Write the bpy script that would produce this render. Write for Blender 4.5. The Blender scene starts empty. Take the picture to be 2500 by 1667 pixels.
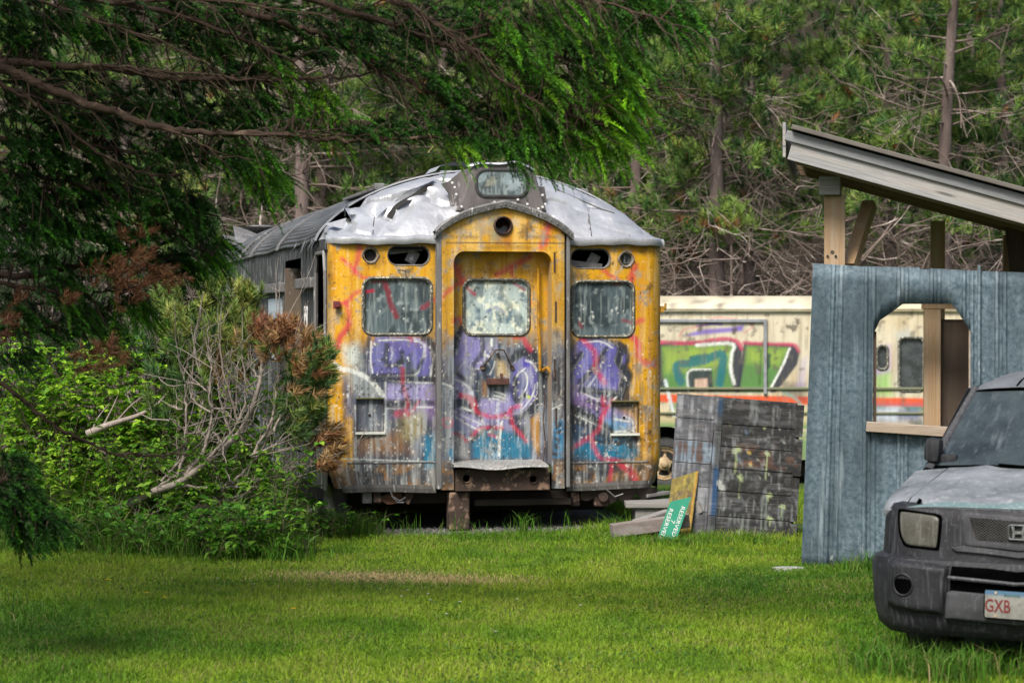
import bpy, bmesh, math, random
import numpy as np
from mathutils import Vector, Matrix

# ------------------------------------------------------------------ camera, sky, sun
C = bpy.context.scene.collection
SC = bpy.context.scene
R = math.radians
FPX, HZ, CAMH = 5903.0, 772.0, 1.95        # measured from the photo: focal length in its pixels, horizon row, eye height
cam_d = bpy.data.cameras.new('camera')
cam = bpy.data.objects.new('camera', cam_d)
C.objects.link(cam)
cam.location = (0, 0, CAMH)
cam.rotation_euler = (R(90) - math.atan((833.5 - HZ) / FPX), 0, 0)
cam_d.lens, cam_d.sensor_width = 85.0, 36.0
cam_d.clip_start, cam_d.clip_end = 0.5, 1000
cam_d.dof.use_dof = True
cam_d.dof.focus_distance = 20.5
cam_d.dof.aperture_fstop = 3.8
SC.camera = cam

SUN_EL, SUN_AZ = 50.0, 206.0               # from over the camera's left shoulder
w = bpy.data.worlds.new('World'); SC.world = w; w.use_nodes = True
wn = w.node_tree
sky = wn.nodes.new('ShaderNodeTexSky'); sky.sky_type = 'NISHITA'; sky.sun_disc = False
sky.sun_elevation, sky.sun_rotation = R(SUN_EL), R(SUN_AZ)
sky.air_density, sky.dust_density, sky.ozone_density = 1.0, 4.0, 1.0
bg = next(n for n in wn.nodes if n.type == 'BACKGROUND')
wn.links.new(sky.outputs[0], bg.inputs[0]); bg.inputs[1].default_value = 0.078
sun_d = bpy.data.lights.new('sun', 'SUN'); sun = bpy.data.objects.new('sun', sun_d); C.objects.link(sun)
sun_d.energy, sun_d.angle, sun_d.color = 2.3, R(20), (1.0, 0.95, 0.87)
az = R(SUN_AZ)
sdir = Vector((math.sin(az) * math.cos(R(SUN_EL)), math.cos(az) * math.cos(R(SUN_EL)), math.sin(R(SUN_EL))))
sun.rotation_euler = sdir.to_track_quat('Z', 'Y').to_euler()
SC.view_settings.view_transform = 'Standard'
SC.view_settings.look = 'None'
SC.view_settings.exposure = 1.22
SC.cycles.max_bounces = 6
SC.cycles.diffuse_bounces = 3
SC.cycles.transparent_max_bounces = 8

# ------------------------------------------------------------------ helpers
rng = np.random.default_rng(11)
random.seed(5)

def lin(r, g, b):
    f = lambda c: c / 12.92 if c <= 0.04045 else ((c + 0.055) / 1.055) ** 2.4
    return (f(r / 255), f(g / 255), f(b / 255))

def P(x, y, D):
    "a point seen at photo pixel x, y, standing D metres away"
    return np.array([(x - 1250) / FPX * D, D, CAMH - (y - HZ) / FPX * D])

def tag(o, label=None, cat=None, group=None, kind=None):
    if label: o['label'] = label
    if cat: o['category'] = cat
    if group: o['group'] = group
    if kind: o['kind'] = kind
    return o

def empty(name, loc, rz=0.0, label=None, cat=None, group=None):
    o = bpy.data.objects.new(name, None); C.objects.link(o)
    o.location = loc; o.rotation_euler = (0, 0, rz); o.empty_display_size = .2
    return tag(o, label, cat, group)

class MB:
    "collects shapes into one mesh"
    def __init__(s): s.V = []; s.F = []; s.n = 0; s.col = []; s.hascol = False
    def add(s, V, *faces, col=None):
        V = np.asarray(V, float).reshape(-1, 3)
        for f in faces:
            f = np.asarray(f, np.int64)
            if f.size: s.F.append(f.reshape(len(f), -1) + s.n)
        s.V.append(V); s.n += len(V)
        if col is None: c = np.ones((len(V), 3)) * .5
        else:
            c = np.broadcast_to(np.asarray(col, float), (len(V), 3)); s.hascol = True
        s.col.append(c)
    def box(s, c, size, bev=0.0, M=None, col=None):
        c = np.asarray(c, float); h = np.asarray(size, float) / 2
        if bev <= 0:
            V = np.array([[x, y, z] for x in (-1, 1) for y in (-1, 1) for z in (-1, 1)]) * h
            F = [(0, 1, 3, 2), (4, 6, 7, 5), (0, 4, 5, 1), (2, 3, 7, 6), (0, 2, 6, 4), (1, 5, 7, 3)]
            fs = [np.array(F)]
        else:
            bm = bmesh.new(); bmesh.ops.create_cube(bm, size=1)
            for v in bm.verts: v.co = (v.co.x * 2 * h[0], v.co.y * 2 * h[1], v.co.z * 2 * h[2])
            bmesh.ops.bevel(bm, geom=list(bm.edges), offset=min(bev, min(h) * .9), segments=2, affect='EDGES', profile=.6)
            V = np.array([v.co for v in bm.verts]); bm.verts.index_update()
            d = {}
            for f in bm.faces: d.setdefault(len(f.verts), []).append([v.index for v in f.verts])
            fs = [np.array(k) for k in d.values()]; bm.free()
        if M is not None: V = V @ np.array(M.to_3x3()).T
        s.add(V + c, *fs, col=col)
    def beam(s, a, b, w, t, bev=.004, roll=0.0, col=None):
        "a bar from a to b, w wide, t deep"
        a = Vector(a); b = Vector(b); d = b - a
        q = d.to_track_quat('X', 'Z').to_matrix() @ Matrix.Rotation(roll, 3, 'X')
        s.box((a + b) / 2, (d.length, t, w), bev, q, col)
    def tube(s, pts, rad, n=6, cap=True, col=None):
        pts = np.asarray(pts, float); m = len(pts)
        rad = np.broadcast_to(np.asarray(rad, float), (m,))
        T = np.gradient(pts, axis=0); T /= np.linalg.norm(T, axis=1)[:, None] + 1e-9
        up = np.array([0, 0, 1.0]) if abs(T[0][2]) < .8 else np.array([1.0, 0, 0])
        A = np.cross(T, up); A /= np.linalg.norm(A, axis=1)[:, None] + 1e-9
        B = np.cross(T, A)
        a = np.arange(n) * 2 * np.pi / n
        V = pts[:, None] + rad[:, None, None] * (A[:, None] * np.cos(a)[None, :, None] + B[:, None] * np.sin(a)[None, :, None])
        i = np.arange(m - 1)[:, None] * n; j = np.arange(n)[None]; k = (j + 1) % n
        Q = np.stack([i + j, i + k, i + n + k, i + n + j], -1).reshape(-1, 4)
        fs = [Q]
        if cap: fs += [np.array([list(range(n))]), np.array([list(range((m - 1) * n, m * n))[::-1]])]
        s.add(V.reshape(-1, 3), *fs, col=col)
    def grid(s, G, closed=False, col=None):
        G = np.asarray(G, float); a, b = G.shape[:2]
        i = np.arange(a - 1)[:, None] * b
        if closed: j = np.arange(b)[None]; k = (j + 1) % b
        else: j = np.arange(b - 1)[None]; k = j + 1
        Q = np.stack([i + j, i + k, i + b + k, i + b + j], -1).reshape(-1, 4)
        s.add(G.reshape(-1, 3), Q, col=None if col is None else np.asarray(col).reshape(-1, 3))
    def prism(s, poly, fn, t0, t1, col=None):
        "poly: 2-D outline; fn(x, y, t) -> 3-D"
        n = len(poly)
        V = [fn(x, y, t0) for x, y in poly] + [fn(x, y, t1) for x, y in poly]
        Q = [(i, (i + 1) % n, n + (i + 1) % n, n + i) for i in range(n)]
        s.add(V, np.array(Q), np.array([list(range(n))[::-1]]), np.array([list(range(n, 2 * n))]), col=col)
    def build(s, name, mat, parent=None, smooth=False, auto=None, recalc=False):
        return mesh_obj(name, np.concatenate(s.V) if s.V else np.zeros((0, 3)), s.F, mat, parent, smooth, np.concatenate(s.col) if s.hascol else None, auto, recalc)

def mesh_obj(name, V, Fs, mat, parent=None, smooth=False, col=None, auto=None, recalc=False):
    me = bpy.data.meshes.new(name)
    me.vertices.add(len(V)); me.vertices.foreach_set('co', np.ascontiguousarray(V, np.float32).ravel())
    loops = np.concatenate([f.ravel() for f in Fs]); sizes = np.concatenate([np.full(len(f), f.shape[1]) for f in Fs])
    me.loops.add(len(loops)); me.loops.foreach_set('vertex_index', loops.astype(np.int32))
    me.polygons.add(len(sizes))
    me.polygons.foreach_set('loop_start', np.concatenate([[0], np.cumsum(sizes)[:-1]]).astype(np.int32))
    me.polygons.foreach_set('use_smooth', np.full(len(sizes), smooth))
    if col is not None:
        ca = me.color_attributes.new('Paint', 'FLOAT_COLOR', 'POINT')
        ca.data.foreach_set('color', np.concatenate([col, np.ones((len(col), 1))], 1).astype(np.float32).ravel())
    me.update(calc_edges=True); me.validate()
    if recalc:
        bm = bmesh.new(); bm.from_mesh(me); bmesh.ops.recalc_face_normals(bm, faces=bm.faces); bm.to_mesh(me); bm.free()
    if auto:
        for p in me.polygons: p.use_smooth = True
        me.set_sharp_from_angle(angle=R(auto))
    me.materials.append(mat)
    o = bpy.data.objects.new(name, me); C.objects.link(o)
    if parent: o.parent = parent
    return o

def text_obj(name, body, size, M, mat, parent, depth=.0015, sx=1.0, font_bold=False, align='CENTER'):
    cu = bpy.data.curves.new(name, 'FONT'); cu.body = body; cu.size = size; cu.extrude = depth
    cu.align_x = align; cu.align_y = 'CENTER'; cu.offset = size * .012 if font_bold else 0; cu.resolution_u = 3
    t = bpy.data.objects.new('tmp', cu); C.objects.link(t)
    dg = bpy.context.evaluated_depsgraph_get()
    me = bpy.data.meshes.new_from_object(t.evaluated_get(dg))
    bpy.data.objects.remove(t); bpy.data.curves.remove(cu)
    me.transform(M @ Matrix.Diagonal((sx, 1, 1, 1))); me.materials.clear(); me.materials.append(mat); me.name = name
    o = bpy.data.objects.new(name, me); C.objects.link(o); o.parent = parent
    return o

def smooth_path(pts, n):
    "Catmull-Rom through pts, n points out"
    p = np.asarray(pts, float)
    if len(p) < 3:
        t = np.linspace(0, 1, n)[:, None]; return p[0] * (1 - t) + p[-1] * t
    q = np.vstack([2 * p[0] - p[1], p, 2 * p[-1] - p[-2]])
    u = np.linspace(0, len(p) - 1 - 1e-6, n); i = u.astype(int); t = (u - i)[:, None]
    a, b, c, d = q[i], q[i + 1], q[i + 2], q[i + 3]
    return .5 * (2 * b + (c - a) * t + (2 * a - 5 * b + 4 * c - d) * t ** 2 + (3 * b - a - 3 * c + d) * t ** 3)

# ------------------------------------------------------------------ materials
class NT:
    def __init__(s, name):
        s.m = bpy.data.materials.new(name); s.m.use_nodes = True; s.t = s.m.node_tree; s.t.nodes.clear()
        s.out = s.t.nodes.new('ShaderNodeOutputMaterial'); s.b = s.t.nodes.new('ShaderNodeBsdfPrincipled')
        s.t.links.new(s.b.outputs[0], s.out.inputs[0])
    def n(s, typ, ins=None, **props):
        x = s.t.nodes.new('ShaderNode' + typ)
        for k, v in props.items(): setattr(x, k, v)
        for k, v in (ins or {}).items(): s.put(x, k, v)
        return x
    def put(s, x, k, v):
        if isinstance(v, bpy.types.NodeSocket): s.t.links.new(v, x.inputs[k])
        elif isinstance(v, tuple) and len(v) == 3 and x.inputs[k].type == 'RGBA': x.inputs[k].default_value = (*v, 1)
        else: x.inputs[k].default_value = v
    def coords(s, scale=(1, 1, 1), rot=(0, 0, 0)):
        tc = s.n('TexCoord'); mp = s.n('Mapping', {'Scale': scale, 'Rotation': rot}); s.t.links.new(tc.outputs['Object'], mp.inputs[0]); return mp.outputs[0]
    def noise(s, scale, vec, detail=6, rough=.55, dist=0):
        return s.n('TexNoise', {'Vector': vec, 'Scale': scale, 'Detail': detail, 'Roughness': rough, 'Distortion': dist}).outputs['Fac']
    def ramp(s, fac, stops, interp='LINEAR'):
        r = s.n('ValToRGB', {0: fac}); r.color_ramp.interpolation = interp; e = r.color_ramp.elements
        while len(e) < len(stops): e.new(.5)
        for k, (p, c) in enumerate(stops):
            e[k].position = p; e[k].color = (*(c if isinstance(c, tuple) else (c, c, c)), 1)
        return r.outputs[0]
    def mix(s, fac, a, b, mode='MIX'):
        x = s.n('Mix', data_type='RGBA', blend_type=mode)
        s.put(x, 0, fac); s.put(x, 6, a); s.put(x, 7, b); return x.outputs[2]
    def attr(s, name='Paint'): return s.n('Attribute', attribute_name=name).outputs['Color']
    def bump(s, h, dist=.01, strength=.6):
        x = s.n('Bump', {'Height': h, 'Distance': dist, 'Strength': strength}); s.t.links.new(x.outputs[0], s.b.inputs['Normal'])
    def done(s, color, rough=.7, metal=0.0, spec=.4):
        s.put(s.b, 'Base Color', color); s.put(s.b, 'Roughness', rough); s.put(s.b, 'Metallic', metal); s.put(s.b, 'Specular IOR Level', spec)
        return s.m
    def translucent(s, color, amount):
        tr = s.n('BsdfTranslucent', {'Color': color}); mx = s.n('MixShader', {0: amount, 1: s.b.outputs[0], 2: tr.outputs[0]})
        s.t.links.new(mx.outputs[0], s.out.inputs[0])

def grunge(name, a, b, scale=4, aniso=(1, 1, 1), c=None, cscale=20, cthr=.62, caniso=None, rough=.7, rough2=None, metal=0.0, bump=.0, bscale=60, d=None, dscale=9, dthr=.64, danis=(1, 1, 1), spec=.4):
    "two-tone noise surface with patches c and d of another colour"
    t = NT(name); v = t.coords(aniso)
    f = t.noise(scale, v, 8, .62)
    col = t.mix(t.ramp(f, [(.3, 0.0), (.7, 1.0)]), a, b)
    if c:
        f2 = t.noise(cscale, t.coords(caniso or aniso), 6, .65)
        col = t.mix(t.ramp(f2, [(cthr - .03, 0.0), (cthr + .05, 1.0)]), col, c)
    if d:
        f3 = t.noise(dscale, t.coords(danis), 7, .7)
        col = t.mix(t.ramp(f3, [(dthr - .02, 0.0), (dthr + .03, 1.0)]), col, d)
    if bump: t.bump(t.noise(bscale, v, 5), bump)
    rr = rough if rough2 is None else t.ramp(f, [(.35, rough), (.65, rough2)])
    return t.done(col, rr, metal, spec)

def painted(name, rough=.6, metal=0.0, streak=(60, 60, 4), amt=.35, bump=.002, spec=.4):
    "the brushed and sprayed colours stored on the mesh, under fine vertical weathering"
    t = NT(name); base = t.attr()
    f = t.noise(1.0, t.coords(streak), 6, .6)
    g = t.noise(90, t.coords(), 4, .6)
    col = t.mix(t.ramp(f, [(.38, amt), (.52, 0.0)]), base, (.04, .04, .042))
    col = t.mix(t.ramp(f, [(.55, 0.0), (.72, amt * .8)]), col, (.55, .55, .53))
    col = t.mix(t.ramp(g, [(.3, .5), (.42, 0.0)]), col, (.09, .08, .07))
    t.bump(t.noise(25, t.coords(), 6), bump)
    return t.done(col, rough, metal, spec)

def leafy(name, trans=.35, rough=.55, tint=(1, 1, 1)):
    t = NT(name); c = t.attr()
    if tint != (1, 1, 1): c = t.mix(1.0, c, tint, 'MULTIPLY')
    t.done(c, rough, 0, .3); t.translucent(c, trans); return t.m

# ------------------------------------------------------------------ raster canvas for sprayed and weathered paint
class Canvas:
    def __init__(s, u0, u1, v0, v1, res, color):
        s.u0, s.u1, s.v0, s.v1, s.res = u0, u1, v0, v1, res
        s.W, s.H = int((u1 - u0) / res) + 2, int((v1 - v0) / res) + 2
        s.img = np.ones((s.H, s.W, 3)) * np.array(color)
        s.U = u0 + np.arange(s.W) * res; s.Vv = v0 + np.arange(s.H) * res
        s.rg = np.random.default_rng(3)
    def fbm(s, su, sv, octv=4, seed=0, gain=.55):
        "noise with cells su by sv metres, 0..1"
        rg = np.random.default_rng(seed + 100); out = np.zeros((s.H, s.W)); a = 1; tot = 0
        for o in range(octv):
            cu, cv = su / 2 ** o, sv / 2 ** o
            nu, nv = int(s.W * s.res / cu) + 3, int(s.H * s.res / cv) + 3
            if nu * nv > 4e6: break
            g = rg.random((nv, nu))
            x = (s.U - s.u0) / cu; y = (s.Vv - s.v0) / cv
            xi = x.astype(int); yi = y.astype(int); fx = x - xi; fy = y - yi
            fx = fx * fx * (3 - 2 * fx); fy = (fy * fy * (3 - 2 * fy))[:, None]
            r0 = g[yi][:, xi] * (1 - fx) + g[yi][:, xi + 1] * fx; r1 = g[yi + 1][:, xi] * (1 - fx) + g[yi + 1][:, xi + 1] * fx
            out += a * (r0 * (1 - fy) + r1 * fy); tot += a; a *= gain
        o = out / tot
        return np.clip((o - .5) * 1.7 + .5, 0, 1)
    def put(s, m, c, sl=None):
        sl = sl or (slice(None), slice(None))
        m = np.clip(m, 0, 1)[..., None]; s.img[sl] = s.img[sl] * (1 - m) + np.array(c) * m
    def box_(s, a, pad):
        a = np.asarray(a)
        i0 = max(0, int((a[:, 0].min() - pad - s.u0) / s.res)); i1 = min(s.W, int((a[:, 0].max() + pad - s.u0) / s.res) + 2)
        j0 = max(0, int((a[:, 1].min() - pad - s.v0) / s.res)); j1 = min(s.H, int((a[:, 1].max() + pad - s.v0) / s.res) + 2)
        return (slice(j0, max(j0, j1)), slice(i0, max(i0, i1)))
    def dist(s, pts, sl):
        X, Y = np.meshgrid(s.U[sl[1]], s.Vv[sl[0]]); d = np.full(X.shape, 1e9)
        for (ax, ay), (bx, by) in zip(pts[:-1], pts[1:]):
            L = (bx - ax) ** 2 + (by - ay) ** 2 + 1e-12
            t = np.clip(((X - ax) * (bx - ax) + (Y - ay) * (by - ay)) / L, 0, 1)
            d = np.minimum(d, np.hypot(X - ax - t * (bx - ax), Y - ay - t * (by - ay)))
        return d
    def stroke(s, pts, w, c, a=1.0, soft=.006, curve=True, rag=.3):
        pts = np.asarray(pts, float)
        if curve and len(pts) > 2: pts = smooth_path(pts, 6 * len(pts))
        sl = s.box_(pts, w + soft); d = s.dist(pts, sl)
        if d.size == 0: return
        j = (s.rg.random(d.shape) - .5) * rag * w
        s.put(a * (1 - np.clip((d + j - w / 2 + soft / 2) / soft, 0, 1)), c, sl)
    def poly(s, pts, c, a=1.0, soft=.008, n=None):
        pts = np.asarray(pts, float); sl = s.box_(pts, soft * 2); X, Y = np.meshgrid(s.U[sl[1]], s.Vv[sl[0]])
        if X.size == 0: return
        ins = np.zeros(X.shape, bool); q = np.vstack([pts, pts[:1]])
        for (ax, ay), (bx, by) in zip(q[:-1], q[1:]):
            if ay == by: continue
            ins ^= ((ay > Y) != (by > Y)) & (X < (bx - ax) * (Y - ay) / (by - ay) + ax)
        d = s.dist(q, sl); sd = np.where(ins, -d, d)
        m = 1 - np.clip((sd + soft) / (2 * soft), 0, 1)
        if n is not None: m = m * n[sl]
        s.put(a * m, c, sl)
    def splat(s, u, v, r, c, a=.9, drip=0.0):
        sl = s.box_([(u, v)], r * 1.9); X, Y = np.meshgrid(s.U[sl[1]] - u, s.Vv[sl[0]] - v)
        if X.size == 0: return
        th = np.arctan2(Y, X); k = s.rg.random(6) * 6.28
        rr = r * (1 + .22 * np.sin(2 * th + k[0]) + .16 * np.sin(5 * th + k[1]) + .16 * np.sin(11 * th + k[2]) + .12 * np.sin(19 * th + k[3])) + (s.rg.random(X.shape) - .5) * r * .4
        s.put(a * np.clip((rr - np.hypot(X, Y)) / (r * .3), 0, 1), c, sl)
        if drip: s.stroke([(u, v), (u + s.rg.normal() * .004, v - drip)], r * .35, c, a * .8)
    def sample(s, u, v):
        x = np.clip((np.asarray(u) - s.u0) / s.res, 0, s.W - 1.001); y = np.clip((np.asarray(v) - s.v0) / s.res, 0, s.H - 1.001)
        i = x.astype(int); j = y.astype(int); fx = (x - i)[..., None]; fy = (y - j)[..., None]; g = s.img
        return (g[j, i] * (1 - fx) + g[j, i + 1] * fx) * (1 - fy) + (g[j + 1, i] * (1 - fx) + g[j + 1, i + 1] * fx) * fy

def rrect(u0, u1, v0, v1, r):
    "rounded rectangle: (left, right, lower(u), upper(u))"
    def half(u):
        u = np.asarray(u, float); d = np.minimum(u - u0, u1 - u); k = np.clip(r - d, 0, r)
        return r - np.sqrt(np.maximum(r * r - k * k, 0))
    return (u0, u1, lambda u: v0 + half(u), lambda u: v1 - half(u))

def rr_outline(u0, u1, v0, v1, r, n=7):
    pts = []
    for cx, cy, a0 in ((u1 - r, v1 - r, 0), (u0 + r, v1 - r, 90), (u0 + r, v0 + r, 180), (u1 - r, v0 + r, 270)):
        for k in range(n): a = R(a0 + 90 * k / (n - 1)); pts.append((cx + r * math.cos(a), cy + r * math.sin(a)))
    return np.array(pts)

def holed_sheet(mb, us, lo, hi, holes, fn, step, color, back=None):
    """a sheet over columns us between lo(u) and hi(u), cut out at holes; fn(u, v) -> 3-D, color(u, v) -> rgb"""
    ev = set(np.round(us, 5))
    for h in holes: ev |= {round(h[0], 5), round(h[1], 5)}
    ev = np.array(sorted(ev)); ev = ev[np.concatenate([[True], np.diff(ev) > 2e-4])]
    for a, b in zip(ev[:-1], ev[1:]):
        m = (a + b) / 2; e = (b - a) * .02
        segs = [[(lo(a), lo(b)), (hi(a), hi(b))]]
        cur = sorted([h for h in holes if h[0] < m < h[1]], key=lambda h: float(h[2](m)))
        bounds = [(lo(a), lo(b))]
        for h in cur: bounds += [(float(h[2](a + e)), float(h[2](b - e))), (float(h[3](a + e)), float(h[3](b - e)))]
        bounds.append((hi(a), hi(b)))
        for k in range(0, len(bounds), 2):
            (la, lb), (ha, hb) = bounds[k], bounds[k + 1]
            if ha - la < 1e-4 and hb - lb < 1e-4: continue
            n = max(1, int(round(max(ha - la, hb - lb) / step)))
            t = np.linspace(0, 1, n + 1)
            uu = np.stack([np.full(n + 1, a), np.full(n + 1, b)]); vv = np.stack([la + (ha - la) * t, lb + (hb - lb) * t])
            mb.grid(fn(uu, vv), col=color(uu, vv))

def ring(mb, outline, inner, fn, d0, d1, col=None):
    "a moulded frame between two outlines with the same count; d0 back depth, d1 front depth"
    n = len(outline); o = np.asarray(outline); i = np.asarray(inner); mid = (o + i) / 2
    rows = [[fn(x, y, d0) for x, y in o], [fn(x, y, d1 * .7 + d0 * .3) for x, y in o], [fn(x, y, d1) for x, y in mid], [fn(x, y, d1 * .7 + d0 * .3) for x, y in i], [fn(x, y, d0) for x, y in i]]
    mb.grid(np.array(rows), closed=True, col=None if col is None else np.broadcast_to(np.array(col), (5, n, 3)))
# ------------------------------------------------------------------ ground level
def ground_z(x, y):
    x = np.asarray(x, float); y = np.asarray(y, float)
    t = np.clip((y - 25) / 9, 0, 1); t = t * t * (3 - 2 * t)
    h = np.clip((y - 62) / 40, 0, 1)
    und = .02 * np.sin(x * 1.1 + y * .6) + .015 * np.sin(x * .47 - y * .83 + 1.3)
    return -.56 * t + 20 * h * h * (3 - 2 * h) + und * np.clip((y - 8) / 6, 0, 1) * np.clip(1 - np.abs(y - 16) / 8, .15, 1)

# ------------------------------------------------------------------ local frames measured from the photo
class Frame:
    "a thing's own axes: u to its right, w into its depth, v up"
    def __init__(s, X, Y, rz): s.X, s.Y, s.c, s.s = X, Y, math.cos(rz), math.sin(rz)
    def front(s, x, y, w=0.0):
        "where the sight line of a photo pixel meets the plane w = const -> (u, v)"
        dx = (x - 1250) / FPX
        t = (w + s.Y * s.c - s.X * s.s) / (s.c - dx * s.s)
        return ((t * dx - s.X) * s.c + (t - s.Y) * s.s, CAMH - (y - HZ) / FPX * t)
    def side(s, x, y, u):
        "the same on a plane u = const -> (w, v)"
        dx = (x - 1250) / FPX
        t = (u + s.X * s.c + s.Y * s.s) / (dx * s.c + s.s)
        return (-(t * dx - s.X) * s.s + (t - s.Y) * s.c, CAMH - (y - HZ) / FPX * t)
    def pix(s, u, w, v):
        X = s.X + u * s.c - w * s.s; Y = s.Y + u * s.s + w * s.c
        return 1250 + X / Y * FPX, HZ + (CAMH - v) / Y * FPX

# ================================================================== the railcar
TH = R(11.56)
T = Frame(-.096, 21.9, TH)
fu = T.front
EAVE, HALF = 2.628, 1.545

YEL = lin(200, 148, 4); YEL2 = lin(198, 156, 54); OCH = lin(150, 104, 40)
LAV = lin(98, 94, 166); LAV2 = lin(152, 146, 192); PUR = lin(122, 98, 150); INK = lin(34, 40, 50); TEAL = lin(16, 112, 146); SKY = lin(70, 165, 205)
WHI = lin(214, 218, 212); WASH = lin(196, 204, 196); RED = lin(196, 36, 72); STEEL = lin(104, 116, 128); DIRT = lin(74, 68, 62); GREY = lin(128, 124, 118); RUST = lin(78, 48, 34)

cv = Canvas(-1.75, 1.7, .3, 3.0, .0042, YEL)
def zoomer(x0, y0, k, w=0.0): return lambda pts: [fu(x0 + x / k, y0 + y / k, w) for x, y in pts]
A = zoomer(780, 790, 6.818); B = zoomer(1090, 790, 7.467, .08); Cz = zoomer(1340, 790, 7.127); Z1 = zoomer(700, 380, 3.336); Z2 = zoomer(1050, 380, 3.337); Z3 = zoomer(750, 800, 3.136); Z4 = zoomer(1050, 800, 3.137)
S = lambda pts: [fu(x, y) for x, y in pts]
st1 = cv.fbm(.030, .6, 4, 1); st2 = cv.fbm(.055, .9, 4, 2); bl1 = cv.fbm(.22, .25, 5, 3); bl2 = cv.fbm(.09, .1, 5, 4); fine = cv.fbm(.02, .025, 4, 5); st3 = .55 * cv.fbm(.020, .34, 3, 6) + .45 * cv.fbm(.06, .16, 4, 9)
ss = lambda a, lo, hi: np.clip((a - lo) / (hi - lo), 0, 1)
UU, VV = np.meshgrid(cv.U, cv.Vv)
# faded yellow coat
cv.put(ss(bl1, .55, .8) * .6, YEL2); cv.put(ss(1 - bl1, .66, .8) * .5, lin(120, 84, 30)); cv.put(ss(bl2, .70, .8) * .55, lin(176, 160, 130)); cv.put(ss(st2, .58, .8) * .45, lin(226, 190, 120)); cv.put(ss(st1, .64, .8) * .5, lin(186, 120, 10))
# the lower half: old coats of grey, ochre and wash
low = ss(-VV + .10 * (bl1 - .5) * 2, -1.80, -1.62)
xL = ss(-UU, 1.36, 1.33) * (UU < -.55) + (np.abs(UU) < .62) * 1.0 + ss(-UU + .1 * (bl2 - .5), -1.13, -1.05) * (UU > .5)
lowm = low * np.clip(xL, 0, 1)
cv.put(lowm * .94, lin(74, 84, 102)); cv.put(lowm * ss(.5 * bl1 + .5 * st1, .50, .66) * .55, lin(136, 148, 160)); cv.put(lowm * ss(st2, .5, .72) * .75, lin(44, 56, 74))
# left panel letters
cv.poly(A([(790, 215), (1300, 215), (1750, 240), (1900, 420), (1930, 950), (1120, 980), (830, 900), (800, 500)]), LAV, .75, .02, ss(bl2, .25, .5))
cv.poly(A([(1100, 230), (1130, 330), (1110, 700), (1000, 800), (850, 700), (900, 350)]), STEEL, .6, .03)
cv.poly(A([(1740, 215), (1880, 290), (1945, 600), (1945, 980), (1840, 980), (1870, 520), (1780, 330)]), INK, .9, .012)
cv.poly(A([(1120, 360), (1340, 330), (1380, 560), (1360, 690), (1130, 690)]), INK, .5, .03)
cv.poly(A([(1120, 1010), (1930, 1010), (1930, 1400), (1780, 1480), (1120, 1290)]), LAV2, .8, .02); cv.poly(A([(1660, 1100), (1930, 1080), (1935, 1560), (1800, 1560)]), PUR, .8, .04)
cv.poly(A([(870, 880), (1940, 890), (1940, 960), (900, 960)]), INK, .55, .02)
cv.poly(A([(1120, 1300), (1560, 1330), (1560, 1400), (1120, 1390)]), INK, .7, .01)
cv.poly(A([(1560, 1380), (1760, 1400), (1760, 1568), (1560, 1568)]), lin(30, 52, 40), .8, .03)
cv.poly(A([(400, 380), (640, 330), (700, 700), (480, 720)]), WASH, .95, .05); cv.poly(A([(470, 760), (760, 820), (1040, 1200), (640, 1240), (420, 900)]), lin(150, 158, 158), .8, .04)
cv.poly(A([(400, 860), (470, 900), (600, 1240), (600, 1560), (440, 1560)]), lin(84, 96, 122), .85, .03)
for pts, wd in (([(290, 690), (400, 760), (560, 790), (760, 880), (900, 990), (1060, 1190)], .045), ([(1120, 250), (1120, 560), (1115, 690)], .010), ([(1200, 400), (1215, 500), (1190, 600)], .02), ([(1110, 685), (1370, 692)], .014), ([(1580, 250), (1700, 320), (1750, 380), (1730, 520), (1700, 610)], .022), ([(1840, 390), (1890, 470), (1915, 560), (1880, 700), (1850, 880)], .022), ([(900, 890), (1200, 870), (1560, 850), (1660, 770), (1690, 600)], .018), ([(1140, 945), (1500, 970), (1830, 985), (1960, 975), (2190, 1050)], .016), ([(1130, 1285), (1350, 1300), (1450, 1310)], .014), ([(1130, 1410), (1420, 1412)], .012), ([(1110, 920), (1100, 1240)], .012)):
    cv.stroke(A(pts), wd, WHI, .85)
cv.poly(Z3([(700, 660), (880, 640), (890, 800), (800, 880), (700, 850)]), lin(140, 128, 84), .85, .04); cv.poly(Z3([(400, 820), (700, 800), (820, 960), (400, 970)]), OCH, .6, .05)
cv.poly(Z3([(905, 840), (990, 810), (990, 1090), (900, 1085), (895, 950)]), TEAL, .9, .02); cv.poly(Z3([(1000, 400), (1110, 460), (1110, 1080), (1000, 1080)]), STEEL, .6, .03)
cv.poly(Z3([(1060, 930), (1112, 910), (1112, 1010), (1060, 990)]), TEAL, .8, .015)
cv.stroke(Z3([(600, 390), (605, 620), (598, 800)]), .012, WHI, .7)
cv.stroke(Z3([(850, 1000), (852, 1190)]), .016, WASH, .9); cv.stroke(Z3([(280, 1005), (600, 1015), (990, 1028)]), .012, WASH, .85)
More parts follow.
